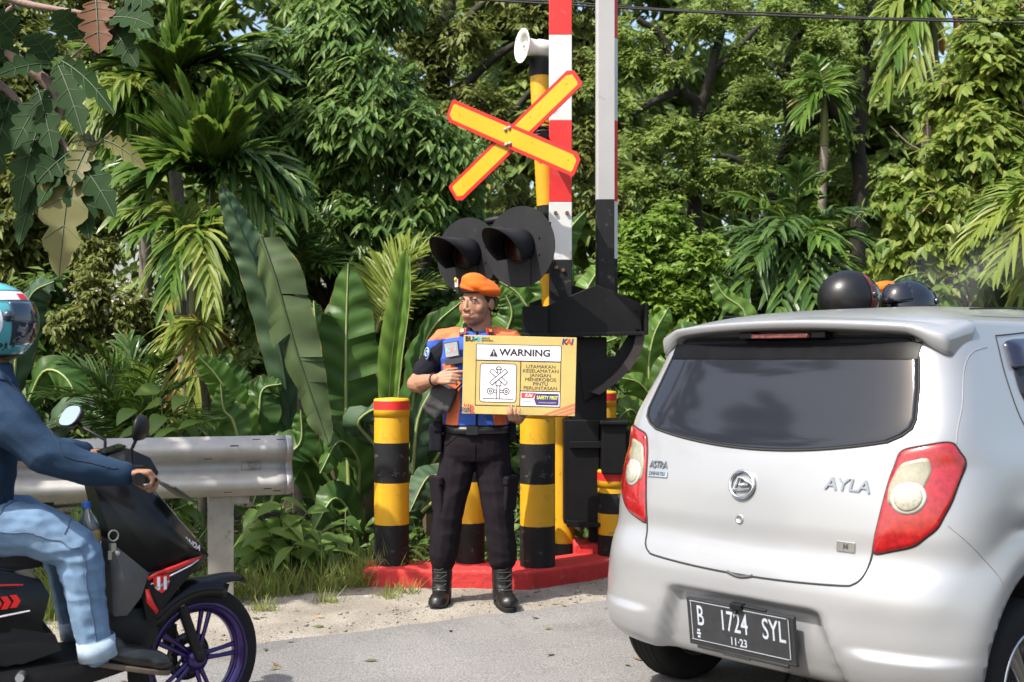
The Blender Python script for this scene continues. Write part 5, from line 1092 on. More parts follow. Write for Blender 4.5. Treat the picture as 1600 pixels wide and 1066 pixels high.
# ---------------------------------------------------------------- rider
rid = thing('person', 'scooter rider in navy hoodie, light jeans and turquoise helmet', 'person', BL, BA)
HR = Mx((0, -.085, 1.455), (R(4), 0, R(-6))) @ Mx((0, 0, 0), (0, 0, math.pi))
sk = MB(); add_head(sk, HR @ Mx((0, 0, -.02)))
ell_loft(sk, [(0, -.15, .80, .13, .10), (0, -.13, 1.0, .13, .09), (0, -.13, 1.2, .14, .09), (0, -.11, 1.29, .09, .07)])
WR = {1: (.325, .285, .958), -1: (-.315, .275, .985)}
for s in (1, -1):
    cap(sk, [(s*.15, -.12, 1.20), (s*.275, .06, 1.02), WR[s]], [.05, .043, .027])
    cap(sk, [(s*.09, -.12, .80), (s*.168, .17, .685), (s*(.175), .215, .42), (s*.18, .24, .37)], [.075, .052, .042, .036])
    w = Vector(WR[s]); add_hand(sk, w, (s*.10, .95, .0), (0, .15, 1), (-s, .1, 0), [(.75, 1.15, .7), (.85, 1.2, .7), (.9, 1.2, .7), (.95, 1.2, .7)], .02, .92, thumb=(.5, .8))
organic('body', sk, SKIN2, rid, .0045, 3); face_parts(rid, HR @ Mx((0, 0, -.02)))
j = MB(); ell_loft(j, [(0, -.165, .80, .185, .145), (0, -.15, .92, .185, .145), (0, -.14, 1.08, .195, .145), (0, -.12, 1.20, .200, .13), (0, -.105, 1.27, .13, .105), (0, -.095, 1.315, .085, .085)])
for s in (1, -1):
    w = Vector(WR[s]); cap(j, [(s*.15, -.11, 1.215), (s*.225, -.03, 1.115), (s*.275, .065, 1.02), lerp(Vector((s*.275, .065, 1.02)), w, .5)+Vector((0, 0, -.012)), w], [.088, .076, .064, .054, .040])
j.sph((0, -.18, 1.29), (.13, .08, .06), 16, 10)
ho = organic('hoodie', j, NAVY, rid, .007, 5, .5, fold=.010, fscale=6.5)
for s in (1, -1):
    w = Vector(WR[s]); d = (w-Vector((s*.275, .065, 1.02))).normalized(); b = MB(); b.tube([w-d*.06, w-d*.03, w+d*.008], [.043, .041, .036], 20); b.build('cuff', mat('navy_rib', (.016, .036, .070), .9, 0, .3, 120), ho)
SN = mat('seam_navy', (.010, .022, .042), .9); seam(ho, [(.2, -.16, .80), (.21, -.14, .95), (.21, -.13, 1.08), (.2, -.12, 1.16)], .003, SN, ho)
seam(ho, [(.17, -.20, 1.19), (.22, -.13, 1.25), (.19, -.05, 1.25), (.20, -.02, 1.15), (.2, -.08, 1.07), (.2, -.16, 1.08)], .003, SN, ho)
seam(ho, [(.26, .04, 1.10), (.32, .10, 1.02), (.34, .19, .99), (.345, .26, .97)], .002, SN, ho)
seam(ho, [(.12, .0, .80), (.18, -.03, .88), (.20, -.06, .93)], .003, SN, ho)
t = MB(); ell_loft(t, [(0, -.16, .86, .17, .14), (0, -.15, .76, .18, .15), (0, -.13, .70, .17, .15)])
for s in (1, -1): cap(t, [(s*.09, -.14, .785), (s*.13, .04, .765), (s*.170, .165, .700), (s*.176, .185, .64)], [.098, .090, .078, .070]); cap(t, [(s*.174, .172, .68), (s*.175, .195, .54), (s*.176, .215, .42), (s*.178, .232, .355)], [.077, .063, .057, .054])
jn = organic('jeans', t, DENIM, rid, .0055, 4, .5, fold=.006, fscale=13)
SD = mat('denim_seam', (.085, .125, .20), .9)
seam(jn, [(.25, -.22, .80), (.27, -.05, .775), (.28, .10, .75), (.29, .18, .69), (.27, .19, .58), (.27, .21, .46), (.27, .22, .38)], .0026, SD, jn, 60)
seam(jn, [(.12, .0, .90), (.18, -.05, .88), (.22, -.10, .83)], .0026, SD, jn)
seam(jn, [(.15, .15, .80), (.25, .12, .77)], .002, SD, jn)
for s in (1, -1):
    b = MB(); b.tube([(s*.178, .226, .395), (s*.178, .238, .335)], [.061, .065], 24); b.build('turn_up', mat('denim_inside', (.30, .38, .47), .9, 0, .2, 20, bump=.2, bscale=300), rid, solid=.006)
    b = MB(); M2 = Mx((s*.185, .30, .325), (R(-14) if s > 0 else R(-8), 0, R(-8*s)))
    b.sph((0, .05, .010), (.043, .125, .040), 18, 12, 0, M2); b.sph((0, -.05, .025), (.044, .065, .055), 18, 12, 0, M2); b.sph((0, .12, .005), (.041, .06, .030), 18, 12, 0, M2)
    so_ = organic('shoe', b, mat('black_leather', (.014, .014, .014), .33, 0, .25, 30), rid, .006, 3)
    b = MB(); b.prism([(.043*math.copysign(abs(math.cos(a))**.7, math.cos(a)), .03+.150*math.sin(a)) for a in [2*math.pi*k/24 for k in range(24)]], -.034, -.016, 0, M2); b.build('sole', mat('sole_tan', (.10, .075, .05), .7), so_, bevel=.004)
HT = mat('helmet_turquoise', (.09, .40, .45), .18, 0, .05, 4, coat=.8)
HMx = Mx((0, -.085, 1.452), (R(2), 0, R(-4))); hm = helmet(rid, HMx, HT, BLACKP, VISB)
def onh(v):   # lay flat lettering on the helmet's right side
    l = HMx.inverted() @ v; q = 1-(l.y/.150)**2-(l.z/.135)**2; l.x = .128*math.sqrt(max(.02, q))+.0085; return HMx @ l
b = MB(); b.text('LEOPARD', .033, HMx @ Mx((.13, .028, -.082), (R(90), 0, R(90))), 0, .03, .12, fn=onh)
b.build('lettering', INK, hm)
b = MB()
rg = [[onh(HMx @ Vector((.12, -.004+q*.042*math.cos(t), .005+q*.062*math.sin(t)))) for t in [2*math.pi*k/30 for k in range(31)]] for q in (1, .8, .62, .45)]
b.grid(rg); b.build('number_mark', WHITE, hm)
b = MB(); ell_patch(b, (0, 0, 0), (.128, .150, .135), (20, 200), (31, 47), 0, (30, 6), HMx, off=.0075); ell_patch(b, (0, 0, 0), (.128, .150, .135), (25, 45), (32, 42), 1, (6, 4), HMx, off=.009); ell_patch(b, (0, 0, 0), (.128, .150, .135), (100, 120), (32, 42), 3, (6, 4), HMx, off=.009); ell_patch(b, (0, 0, 0), (.128, .150, .135), (20, 200), (29.5, 31), 2, (30, 2), HMx, off=.009); ell_patch(b, (0, 0, 0), (.128, .150, .135), (20, 200), (47, 48.5), 2, (30, 2), HMx, off=.009); b.build('stripe', [WHITE, STR, INK, mat('helmet_green', (.03, .3, .08), .4)], hm)
# ================================================================ VEGETATION
rg_ = np.random.default_rng(11)
def nrm(a): return a/np.maximum(1e-9, np.linalg.norm(a, axis=1, keepdims=True))
T2 = (np.array([(0, 0, 0), (-1, .42, .28), (1, .42, .28), (0, 1, 0)], float), np.array([(0, 3, 1), (0, 2, 3)]))
def strip_tpl(rows):
    v = []; f = []
    for i, (y, w, z) in enumerate(rows): v += [(-w, y, z), (0, y, 0), (w, y, z)]
    for i in range(len(rows)-1):
        a = 3*i; f += [(a, a+1, a+4, a+3), (a+1, a+2, a+5, a+4)]
    return np.array(v, float), np.array(f)
T4 = strip_tpl([(0, .06, 0), (.18, .7, .2), (.45, 1, .28), (.75, .62, .2), (1, .03, 0)])
TL = strip_tpl([(0, .35, .1), (.2, 1, .5), (.55, .85, .45), (.85, .5, .2), (1, .04, 0)])
TLQ = strip_tpl([(0, .5, .2), (.4, 1, .5), (1, .12, 0)])
TOV = strip_tpl([(0, .08, 0), (.10, .62, .1), (.28, .98, .16), (.48, 1, .18), (.68, .78, .14), (.86, .38, .08), (1, .02, 0)])
TLOB = strip_tpl([(0, .04, 0), (.05, .26, .05), (.10, .52, .08), (.15, .72, .09), (.20, .70, .08), (.23, .52, .07), (.28, .72, .1), (.33, .98, .12), (.39, 1.04, .12), (.43, .86, .09), (.455, .60, .08), (.50, .74, .1), (.56, 1.0, .12), (.62, 1.0, .1), (.66, .78, .08), (.68, .52, .06), (.72, .62, .07), (.77, .78, .07), (.82, .70, .05), (.86, .46, .04), (.91, .42, .03), (.96, .26, .02), (1, .02, 0)])
TB = strip_tpl([(0, 1, .3), (.4, .8, .2), (.75, .5, .1), (1, .05, 0)])
def leaves(P, D, U, L, Wd, tpl, droop=0.):
    tv, tf = tpl; n = len(P); k = len(tv); D = nrm(D); Sd = nrm(np.cross(D, U)); Nn = np.cross(Sd, D)
    L = np.broadcast_to(np.asarray(L, float), (n,)); Wd = np.broadcast_to(np.asarray(Wd, float), (n,)); dr = np.broadcast_to(np.asarray(droop, float), (n,))
    V = P[:, None]+D[:, None]*(tv[None, :, 1, None]*L[:, None, None])+Sd[:, None]*(tv[None, :, 0, None]*Wd[:, None, None])+Nn[:, None]*(tv[None, :, 2, None]*Wd[:, None, None])
    V[:, :, 2] -= dr[:, None]*L[:, None]*tv[None, :, 1]**2
    F = (tf[None]+(np.arange(n)*k)[:, None, None]).reshape(-1, tf.shape[1])
    return V.reshape(-1, 3), F
def join(parts):
    V = []; F = []; o = 0
    for v, f in parts: V.append(v); F.append(f+o); o += len(v)
    return np.concatenate(V), np.concatenate(F)
def sprays(blobs, nspray, per, L, Wd, tpl=T2, tw=.32, droop=.6, leafdroop=.1, back=.55, jit=.35, fill=.25, flat=.95):
    """leafy twigs spread over ellipsoid clumps; blobs (x,y,z,r)"""
    B = np.array([b[:4] for b in blobs], float); w = B[:, 3]**2; idx = rg_.choice(len(B), nspray, p=w/w.sum())
    o = nrm(rg_.normal(size=(nspray, 3))); flip = (o[:, 1] > .25) & (rg_.random(nspray) < back); o[flip, 1] *= -1
    low = (o[:, 2] < -.35) & (rg_.random(nspray) < .5); o[low, 2] *= -1
    rad = np.where(rg_.random(nspray) < fill, rg_.uniform(.3, .8, nspray), rg_.uniform(.78, 1.12, nspray))
    C = B[idx, :3]+o*(B[idx, 3]*rad)[:, None]*np.array([1, .9, flat])
    t = nrm(o*.7+rg_.normal(size=(nspray, 3))*.5+np.array([0, -.1, -.15]))
    sd = nrm(np.cross(t, np.array([0, 0, 1.])+rg_.normal(size=(nspray, 3))*.15))
    k = np.arange(per); s = (k/per)[None, :, None]; sgn = np.where(k % 2, 1, -1)[None, :, None]
    P = (C[:, None]+t[:, None]*(s*tw)).reshape(-1, 3)-np.repeat(t*tw*.5, per, 0)
    D = (t[:, None]*(.35+.3*s)+sd[:, None]*sgn*.75+np.array([0, 0, -droop])+rg_.normal(size=(nspray, per, 3))*jit*.5).reshape(-1, 3)
    U = np.repeat(o*.5+np.array([0, -.15, .9]), per, 0)+rg_.normal(size=(nspray*per, 3))*.3
    n = len(P); return leaves(P, D, U, L*rg_.uniform(.7, 1.25, n), Wd*rg_.uniform(.8, 1.2, n), tpl, leafdroop)
def pb(px, py, Y, rpx): p = at(px, py, Y); return (p.x, p.y, p.z, rpx/FPX*Y)
G = lambda *c: [tuple(x) for x in c]
LM_MID = leafmat('leaf_mid', G((.050, .108, .024), (.098, .172, .038), (.16, .235, .06)), .32, .42)
LM_DARK = leafmat('leaf_dark', G((.045, .092, .020), (.078, .135, .030), (.12, .18, .042)), .28, .4)
LM_OLIVE = leafmat('leaf_olive', G((.070, .095, .020), (.12, .145, .032), (.18, .20, .046)), .3, .5)
LM_LIGHT = leafmat('leaf_light', G((.085, .145, .022), (.155, .215, .04), (.23, .265, .06)), .38, .42)
LM_FINE = leafmat('leaf_fine', G((.095, .155, .028), (.155, .225, .048), (.225, .285, .075)), .38, .45)
LM_BRIGHT = leafmat('leaf_bright', G((.085, .155, .020), (.135, .225, .033), (.19, .28, .048)), .4, .4)
LM_FAR = leafmat('leaf_far', G((.085, .135, .034), (.14, .20, .05), (.21, .27, .075)), .32, .5)
LM_PALM = leafmat('palm_green', G((.045, .100, .014), (.080, .150, .022), (.125, .20, .032)), .3, .33, spec=.6, dry=(.26, .22, .05))
LM_PALMD = leafmat('palm_dark', G((.032, .072, .018), (.058, .112, .026), (.09, .15, .036)), .25, .3, spec=.7)
LM_PALMY = leafmat('palm_yellow', G((.13, .19, .030), (.19, .245, .042), (.25, .28, .062)), .4, .4)
LM_DRY = leafmat('palm_dry', G((.24, .17, .05), (.34, .25, .07), (.20, .19, .04)), .3, .6)
LM_BAN = leafmat('banana_green', G((.055, .125, .030), (.082, .170, .040), (.12, .21, .05)), .42, .36, stripe=2.2, spec=.55)
LM_BANB = leafmat('banana_bright', G((.10, .20, .035), (.13, .24, .045), (.15, .27, .06)), .42, .34, stripe=2.2, spec=.5)
LM_BANG = leafmat('banana_bluegreen', G((.046, .092, .050), (.064, .115, .060), (.06, .105, .05)), .12, .5, stripe=2.2, spec=.35)
LM_BANO = leafmat('banana_olive', G((.066, .100, .040), (.076, .112, .046), (.07, .10, .038)), .15, .5, stripe=1.2, spec=.4)
LM_BRD = leafmat('breadfruit_shade_dark', G((.010, .027, .010), (.018, .042, .014), (.028, .058, .017)), .2, .65, gloss=.15)  # dark greens stand in for the shade on the branch leaves
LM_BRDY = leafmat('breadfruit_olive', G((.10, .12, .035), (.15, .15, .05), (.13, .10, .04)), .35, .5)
LM_BRN = leafmat('leaf_brown', G((.10, .045, .022), (.15, .06, .03), (.12, .07, .03)), .25, .6)
LM_SHR = leafmat('shrub_leaf', G((.075, .14, .026), (.115, .19, .038), (.155, .23, .05)), .35, .36, spec=.6)
LM_GRASS = leafmat('grass_blade', G((.13, .19, .035), (.19, .24, .055), (.30, .29, .11), (.15, .22, .04)), .35, .5)
MIDRIB = mat('midrib', (.24, .29, .10), .5, 0, .15, 6); STEM = mat('banana_stem', (.10, .075, .045), .55, 0, .5, 5, col2=(.07, .10, .03), thr=.5, soft=.15)
PTRUNK = mat('palm_trunk', (.17, .15, .12), .85, 0, .35, 14, bump=.4, bscale=20, col2=(.07, .075, .045), thr=.55, soft=.15); PGREEN = mat('palm_shaft', (.12, .13, .03), .5, 0, .25, 5)
SEED = [0]
def rr(a, b): return float(rg_.uniform(a, b))
def limb(mb, pts, r0, r1, n=10, wob=.05, seg=14):
    q = spline(pts, seg); m = len(q)
    q = [Vector(p)+Vector((noise.noise(Vector((p[0]*2, p[2]*2, SEED[0]))), noise.noise(Vector((p[2]*2, p[0]*2, SEED[0]+9))), 0))*wob*(i/m) for i, p in enumerate(q)]; SEED[0] += 1
    mb.tube(q, [lerp(r0, r1, i/(m-1)) for i in range(m)], n)
def tree(name, label, cat, blobs, nspray, per, L, Wd, m, tpl=T2, base=None, trunk=.14, bark=None, limbs=None, group=None, tw=.32, droop=.6, jit=.35, extra=None, twigs=0, leafdroop=.1, fill=.25, flat=.95, sub=6):
    c = np.mean([b[:3] for b in blobs], axis=0); bx = base if base else (c[0], c[1]+.3); L0 = Vector((bx[0], bx[1], -.06))
    t = thing(name, label, cat, L0, 0, group); bb = [(b[0]-L0.x, b[1]-L0.y, b[2]-L0.z, b[3]) for b in blobs]; sb = bb
    if sub:
        sb = []
        for b in bb:
            for k in range(sub):
                o = nrm(rg_.normal(size=(1, 3)))[0]; o[1] = -abs(o[1]) if rr(0, 1) < .6 else o[1]; f = rr(.55, .85); sb.append((b[0]+o[0]*b[3]*f, b[1]+o[1]*b[3]*f, b[2]+o[2]*b[3]*f*flat, b[3]*rr(.32, .52)))
    V, F = sprays(sb, nspray, per, L, Wd, tpl, tw, droop, leafdroop, jit=jit, fill=fill, flat=flat)
    np_obj('crown', V, F, m, t)
    w = MB(); zc = c[2]-L0.z; fork = Vector((0, 0, max(.4, zc*.45)))
    if limbs:
        for pts, r0, r1 in limbs: limb(w, [Vector(p)-L0 for p in pts], r0, r1, 10, .12, 22)
    else:
        limb(w, [(0, 0, 0), (rr(-.1, .1), rr(-.1, .1), fork.z*.5), fork], trunk, trunk*.75)
        for b in bb[:14]: limb(w, [fork, lerp(fork, Vector(b[:3]), .5)+Vector((0, 0, -.1*b[3])), Vector(b[:3])], trunk*.5, trunk*.1, 7)
    for k in range(twigs):
        b = bb[int(rg_.integers(len(bb)))]; o = Vector(nrm(rg_.normal(size=(1, 3)))[0]); o.y = -abs(o.y); p = Vector(b[:3])
        limb(w, [p, p+o*b[3]*.6+Vector((0, 0, rr(-.1, .1))), p+o*b[3]*1.02], .012, .004, 5, .1, 7)
    w.build('trunk', bark or BARK, t)
    if extra: extra(t, bb)
    return t
def frond(parent, pts, n, ll, lw, m, tpl=TL, rach=.012, ang=(62, 22), ldroop=.35, up=None, t0=.10, name='frond', vee=.35, rm=None, jit=.06):
    q = np.array(spline(pts, 40)); T = nrm(np.gradient(q, axis=0)); ts = np.linspace(t0, 1, n); i = ts*40
    P = np.stack([np.interp(i, np.arange(41), q[:, k]) for k in range(3)], 1); D = nrm(np.stack([np.interp(i, np.arange(41), T[:, k]) for k in range(3)], 1))
    upv = np.array(up if up is not None else (0, -.35, 1.)); S_ = nrm(np.cross(D, upv)); N_ = np.cross(S_, D); parts = []
    for s in (1, -1):
        a = np.radians(np.linspace(ang[0], ang[1], n)+rg_.normal(size=n)*6)[:, None]; d = D*np.cos(a)+s*S_*np.sin(a)+N_*vee+rg_.normal(size=(n, 3))*jit
        prof = (.45+.55*np.sin(np.pi*np.clip(ts*.85+.12, 0, 1)))*ll*rg_.uniform(.88, 1.08, n)
        parts.append(leaves(P, d, N_+rg_.normal(size=(n, 3))*.1, prof, lw, tpl, ldroop*rg_.uniform(.6, 1.4, n)))
    V, F = join(parts)
    r = MB(); r.tube([Vector(p) for p in q[::3]], [lerp(rach, rach*.25, k/len(q[::3])) for k in range(len(q[::3]))], 6)
    nv = len(V); V2 = np.concatenate([V, np.array(r.v)]); F2 = np.array([f for f in r.f if len(f) == 4])+nv
    return np_obj(name, V2, np.concatenate([F, F2]), [m, rm or PGREEN], parent, [0]*len(F)+[1]*len(F2))
def palm(name, label, C, base, tips, n, ll, lw, m, trunk=.07, arch=.28, cat='palm', group=None, shaft=.5, dy=.5, ldroop=.35, tpl=TL, tm=None, sway=0, more=(), **k):
    """C crown centre (px,py,Y); tips in px; every frond arches from the crown to its tip"""
    c = at(*C); L0 = Vector((base[0], base[1], -.06)); t = thing(name, label, cat, L0, 0, group); c0 = c-L0
    w = MB(); q = spline([(0, 0, 0), (sway, 0, c0.z*.5), (c0.x, c0.y, c0.z-shaft)], 30)
    w.tube([Vector(p) for p in q], [trunk*(1.15-.3*i/30)+(.006 if i % 2 else 0) for i in range(31)], 12); w.build('trunk', tm or PTRUNK, t)
    if shaft > .1: w = MB(); w.tube([c0-Vector((0, 0, shaft)), c0-Vector((0, 0, shaft*.4)), c0], [trunk*.95, trunk*.9, trunk*.45], 12); w.build('crownshaft', PGREEN, t)
    for j, tp_ in enumerate(tips):
        k2 = dict(k); mm = m
        if isinstance(tp_[-1], dict): k2.update(tp_[-1]); mm = k2.pop('m', m); tp_ = tp_[:-1]
        d = tp_[2] if len(tp_) > 2 else rr(-dy, dy*.6); e = at(tp_[0], tp_[1], C[2]+d)-L0; ln = (e-c0).length; a = arch*(tp_[3] if len(tp_) > 3 else 1)
        mid = lerp(c0, e, .5)+Vector((0, 0, ln*a)); mid2 = lerp(c0, e, .2)+Vector((0, 0, ln*a*.75))
        frond(t, [c0, mid2, mid, e], n, ll*(.7+.3*min(1.3, ln)), k2.pop('lw', lw), mm[j % len(mm)] if isinstance(mm, list) else mm, tpl, ldroop=k2.pop('ldroop', ldroop), **k2)
    return t
def banana_leaf(parent, pts, w, m, face=(0, -1, .4), fold=.35, tears=5, curl=.3, rip=.012, name='leaf', rib=.013, rmat=None, base_w=.12, roll=None):
    q = np.array(spline(pts, 48)); T = nrm(np.gradient(q, axis=0)); f = np.array(face, float); N0 = f[None]-T*(T@f)[:, None]; N0 = nrm(N0); S0 = np.cross(T, N0); ln = np.linalg.norm(np.diff(q, axis=0), axis=1).sum()
    prof = lambda t: w*min(1, base_w*3+(1-base_w*3)*min(1, t/.28)**.8)*(max(0., 1-t**3.2))**.75+.001
    V = []; F = []; UV = []; M_ = 6
    for s in (1, -1):
        cuts = sorted([0.]+[rr(.08, .95) for _ in range(tears)]+[1.])
        for a, b in zip(cuts[:-1], cuts[1:]):
            if b-a < .012: continue
            nr = max(3, int((b-a)*44)); dphi = rr(-.22, .3) if tears else 0; o = len(V)
            for i in range(nr+1):
                t = lerp(a, b, i/nr); x = t*48; k = min(47, int(x)); fr = x-k; c = q[k]*(1-fr)+q[k+1]*fr; S_ = S0[k]*(1-fr)+S0[k+1]*fr; N_ = N0[k]*(1-fr)+N0[k+1]*fr
                e = min(i, nr-i)/nr; ww = prof(t)*(1-.04*(1-min(1, e*6)) if tears else 1)
                p = c.copy(); V.append(p); UV.append((0, t*ln))
                for j in range(1, M_+1):
                    u = j/M_; ph = (fold+dphi+curl*u+.10*math.sin(t*26+s)) if roll is None else (fold+roll*u)
                    p = p+(S_*s*math.cos(ph)-N_*math.sin(ph))*(ww/M_); sl = T[k]*(ww/M_)*.30
                    p = p+sl; V.append(p+N_*rip*math.sin(t*70+u*2)*u); UV.append((u, t*ln-u*.05))
            for i in range(nr):
                for j in range(M_):
                    A = o+i*(M_+1)+j; fq = (A, A+1, A+M_+2, A+M_+1); F.append(fq if s > 0 else fq[::-1])
    r = MB(); nn = 16; r.tube([Vector(q[int(k*48/nn)]+N0[int(k*48/nn)]*.002) for k in range(nn+1)], [lerp(rib, rib*.25, k/nn) for k in range(nn+1)], 6)
    nv = len(V); V2 = np.concatenate([np.array(V), np.array(r.v)]); F2 = [tuple(i+nv for i in f_) for f_ in r.f if len(f_) == 4]
    return np_obj(name, V2, np.array(F+F2), [m, rmat or MIDRIB], parent, [0]*len(F)+[1]*len(F2), np.concatenate([np.array(UV), np.zeros((len(r.v), 2))]), True)
def banana(label, base, stems, leaf_list, group=None, name='banana_plant'):
    """leaf: (px polyline, depth, half width px, material, kwargs)"""
    L0 = Vector((base[0], base[1], -.05)); t = thing(name, label, 'plant', L0, 0, group)
    for top, r in stems:
        p = at(*top)-L0; w = MB(); w.tube([(p.x*.5, p.y*.5, 0), (p.x*.75, p.y*.8, p.z*.5), p], [r*1.2, r, r*.55], 14); w.build('stem', STEM, t)
    for px, Y, hw, m, kw in leaf_list:
        n = len(px); Ys = np.linspace(Y[0], Y[1], n) if isinstance(Y, tuple) else [Y]*n
        pts = [at(x, y, yy)-L0 for (x, y), yy in zip(px, Ys)]; banana_leaf(t, pts, hw/FPX*np.mean(Ys), m, **kw)
    return t
# ---------------- far wood: separate crowns, big simple leaves
FARL = ['pale far tree crown at the left end of the wood', 'far tree behind the tall areca palms', 'far tree seen dimly above the banana plants', 'far tree behind the drooping leaved tree', 'far tree filling the gap left of the crossbuck', 'far tree behind the signal post', 'far tree behind the grey barrier boom', 'far tree behind the first mossy limb', 'far tree above the dark palm clump', 'far tree between dark palm and light green tree', 'far tree behind the light green tree', 'far tree beyond the right end of the wood', 'farthest crown beyond the light green tree']
for i, x in enumerate(range(-200, 1900, 172)):
    Y = 17+3*((i*7) % 3)+rr(-1, 1); bl = []
    for yy in (560, 440, 330, 230, 140):
        for k in range(2): bl.append(pb(x+rr(-70, 70), yy+rr(-30, 30), Y+rr(-1, 1), rr(80, 120)))
    if True: bl += [pb(x+rr(-50, 50), 60, Y, 90), pb(x+rr(-60, 60), -30, Y, 100)]
    tree('far_tree', FARL[i], 'tree', bl, 560, 10, .32, .085, LM_FAR, T2, trunk=.25, group='far trees closing the view', tw=.9, droop=.5)
# ---------------- tall trees
tree('broadleaf_tree', 'dense tree with drooping mid green leaf sprays left of the crossbuck', 'tree', [pb(*b) for b in ((470, 130, 10.6, 85), (560, 100, 10.4, 90), (455, 235, 10.3, 80), (560, 210, 10.2, 95), (640, 250, 10.3, 85), (520, 320, 10.2, 85), (610, 350, 10.2, 80), (690, 330, 10.4, 65), (430, 330, 10.5, 60), (640, 150, 10.8, 65), (470, 40, 10.8, 75), (560, 10, 10.8, 80), (690, 270, 10.6, 60), (470, 410, 10.6, 60), (740, 390, 10.7, 60))],
     2700, 10, .125, .020, LM_MID, T4, base=(-1.45, 10.9), trunk=.16, tw=.30, droop=.85, jit=.3, fill=.1, sub=7)
tree('shade_tree', 'small leaved tree in half shade behind the breadfruit branch', 'tree', [pb(*b) for b in ((30, 190, 10.8, 80), (90, 290, 10.6, 70), (30, 330, 10.5, 80), (110, 370, 10.8, 60), (60, 70, 11, 85), (160, 40, 11.2, 70), (-80, 250, 10.8, 100), (-60, 100, 11, 100), (20, 420, 10.6, 60), (170, 320, 11, 60))],
     1500, 9, .11, .026, LM_OLIVE, T2, base=(-4.4, 11), tw=.3)
MOSSL = [([at(650, 560, 13.2), at(665, 330, 13), at(690, 150, 13), at(700, -40, 13)], .12, .07), ([at(690, 190, 13), at(740, 120, 12.8), at(800, 70, 12.6), at(870, 40, 12.6)], .06, .025), ([at(720, 140, 12.9), at(790, 180, 12.7), at(850, 130, 12.6), at(910, 150, 12.6)], .05, .02), ([at(680, 90, 13), at(740, 20, 13), at(790, -30, 13)], .07, .03)]
tree('mossy_tree', 'dark mossy tree with sagging limbs behind the white horn loudspeaker', 'tree', [pb(*b) for b in ((690, 60, 13, 75), (760, 200, 12.8, 60), (650, 20, 13, 70), (740, 270, 12.9, 65), (830, 30, 12.8, 60), (880, 120, 12.8, 55), (910, 240, 13, 70), (700, 180, 13.1, 60), (800, 0, 13.2, 60), (900, 10, 13.2, 60), (780, 330, 13, 60), (920, 330, 13, 60))],
     1500, 9, .095, .022, LM_OLIVE, T2, limbs=MOSSL, bark=BARKM, base=(-1.0, 13.3), tw=.28, jit=.5)
RL = [([at(1335, 620, 13.2), at(1340, 400, 13.1), at(1345, 210, 13), at(1352, 40, 12.9), at(1358, -60, 12.9)], .10, .06), ([at(1342, 225, 13), at(1280, 140, 12.9), at(1225, 120, 12.8), at(1180, 60, 12.8)], .08, .03), ([at(1350, 150, 13), at(1395, 90, 12.9), at(1440, 10, 12.8)], .06, .03),
      ([at(1190, 560, 13.4), at(1200, 330, 13.3), at(1235, 215, 13.2), at(1230, 110, 13.1), at(1265, 20, 13)], .085, .04), ([at(1235, 215, 13.2), at(1290, 180, 13.1), at(1340, 190, 13)], .06, .05), ([at(1205, 300, 13.3), at(1150, 250, 13.2), at(1080, 240, 13.1)], .05, .02)]
tree('rain_tree', 'spreading tree with dark crooked limbs and feathery pale foliage', 'tree', [pb(*b) for b in ((1190, 40, 12.9, 65), (1270, 60, 12.8, 60), (1230, 150, 12.8, 45), (1300, 110, 12.8, 50), (1390, 50, 12.9, 60), (1160, 160, 12.9, 60), (1290, 230, 13.2, 55), (1200, 240, 13.3, 50), (1400, 150, 13, 50), (1340, 300, 13.4, 60), (1240, 330, 13.5, 60), (1150, 300, 13.1, 45), (1320, -10, 12.9, 60), (1230, -30, 12.9, 60))],
     1500, 12, .070, .017, LM_FINE, T2, limbs=RL, bark=BARKM, base=(3.86, 13.3), tw=.26, droop=.25, jit=.45, fill=.1, flat=.6)
RL2 = [([at(1075, 560, 12.2), at(1085, 330, 12.1), at(1092, 175, 12), at(1060, 140, 11.9), at(1035, 60, 11.9), at(1000, 30, 11.8)], .085, .03), ([at(1092, 185, 12), at(1112, 110, 11.9), at(1135, 30, 11.9), at(1125, -40, 11.9)], .055, .03), ([at(1060, 140, 11.9), at(1020, 160, 11.8), at(985, 190, 11.8)], .05, .02), ([at(1112, 110, 11.9), at(1170, 60, 11.8), at(1200, 40, 11.8)], .04, .02), ([at(1085, 300, 12.1), at(1030, 290, 12), at(990, 310, 12)], .05, .02)]
tree('rain_tree', 'mossy forked tree with thin crown right beside the grey barrier boom', 'tree', [pb(*b) for b in ((1030, 110, 11.9, 50), (1070, 50, 11.9, 50), (990, 60, 12, 50), (1140, 210, 11.8, 55), (1040, 230, 11.8, 55), (1000, 190, 12, 50), (1090, 280, 11.8, 55), (1150, 90, 12, 40), (1010, 300, 11.9, 50), (1130, 10, 12, 45), (1170, 280, 11.7, 40), (960, 120, 12.2, 50))],
     1050, 12, .066, .016, LM_FINE, T2, limbs=RL2, bark=BARKM, base=(1.85, 12.3), tw=.24, droop=.25, jit=.45, fill=.1, flat=.6)
tree('light_green_tree', 'sunlit yellow green tree with thin pale twigs at the right edge', 'tree', [pb(*b) for b in ((1500, 160, 9.6, 80), (1580, 110, 9.5, 85), (1450, 240, 9.5, 65), (1530, 270, 9.3, 85), (1600, 230, 9.3, 85), (1470, 350, 9.3, 65), (1560, 380, 9.2, 80), (1425, 420, 9.4, 50), (1500, 430, 9.2, 60), (1420, 320, 9.6, 45), (1570, 40, 9.7, 60), (1650, 320, 9.2, 100), (1680, 120, 9.5, 100), (1620, 440, 9.3, 70), (1400, 460, 9.5, 40))],
     1900, 9, .105, .027, LM_LIGHT, T4, base=(4.2, 9.8), trunk=.12, bark=TWIG, tw=.3, droop=.7, jit=.4, twigs=70)
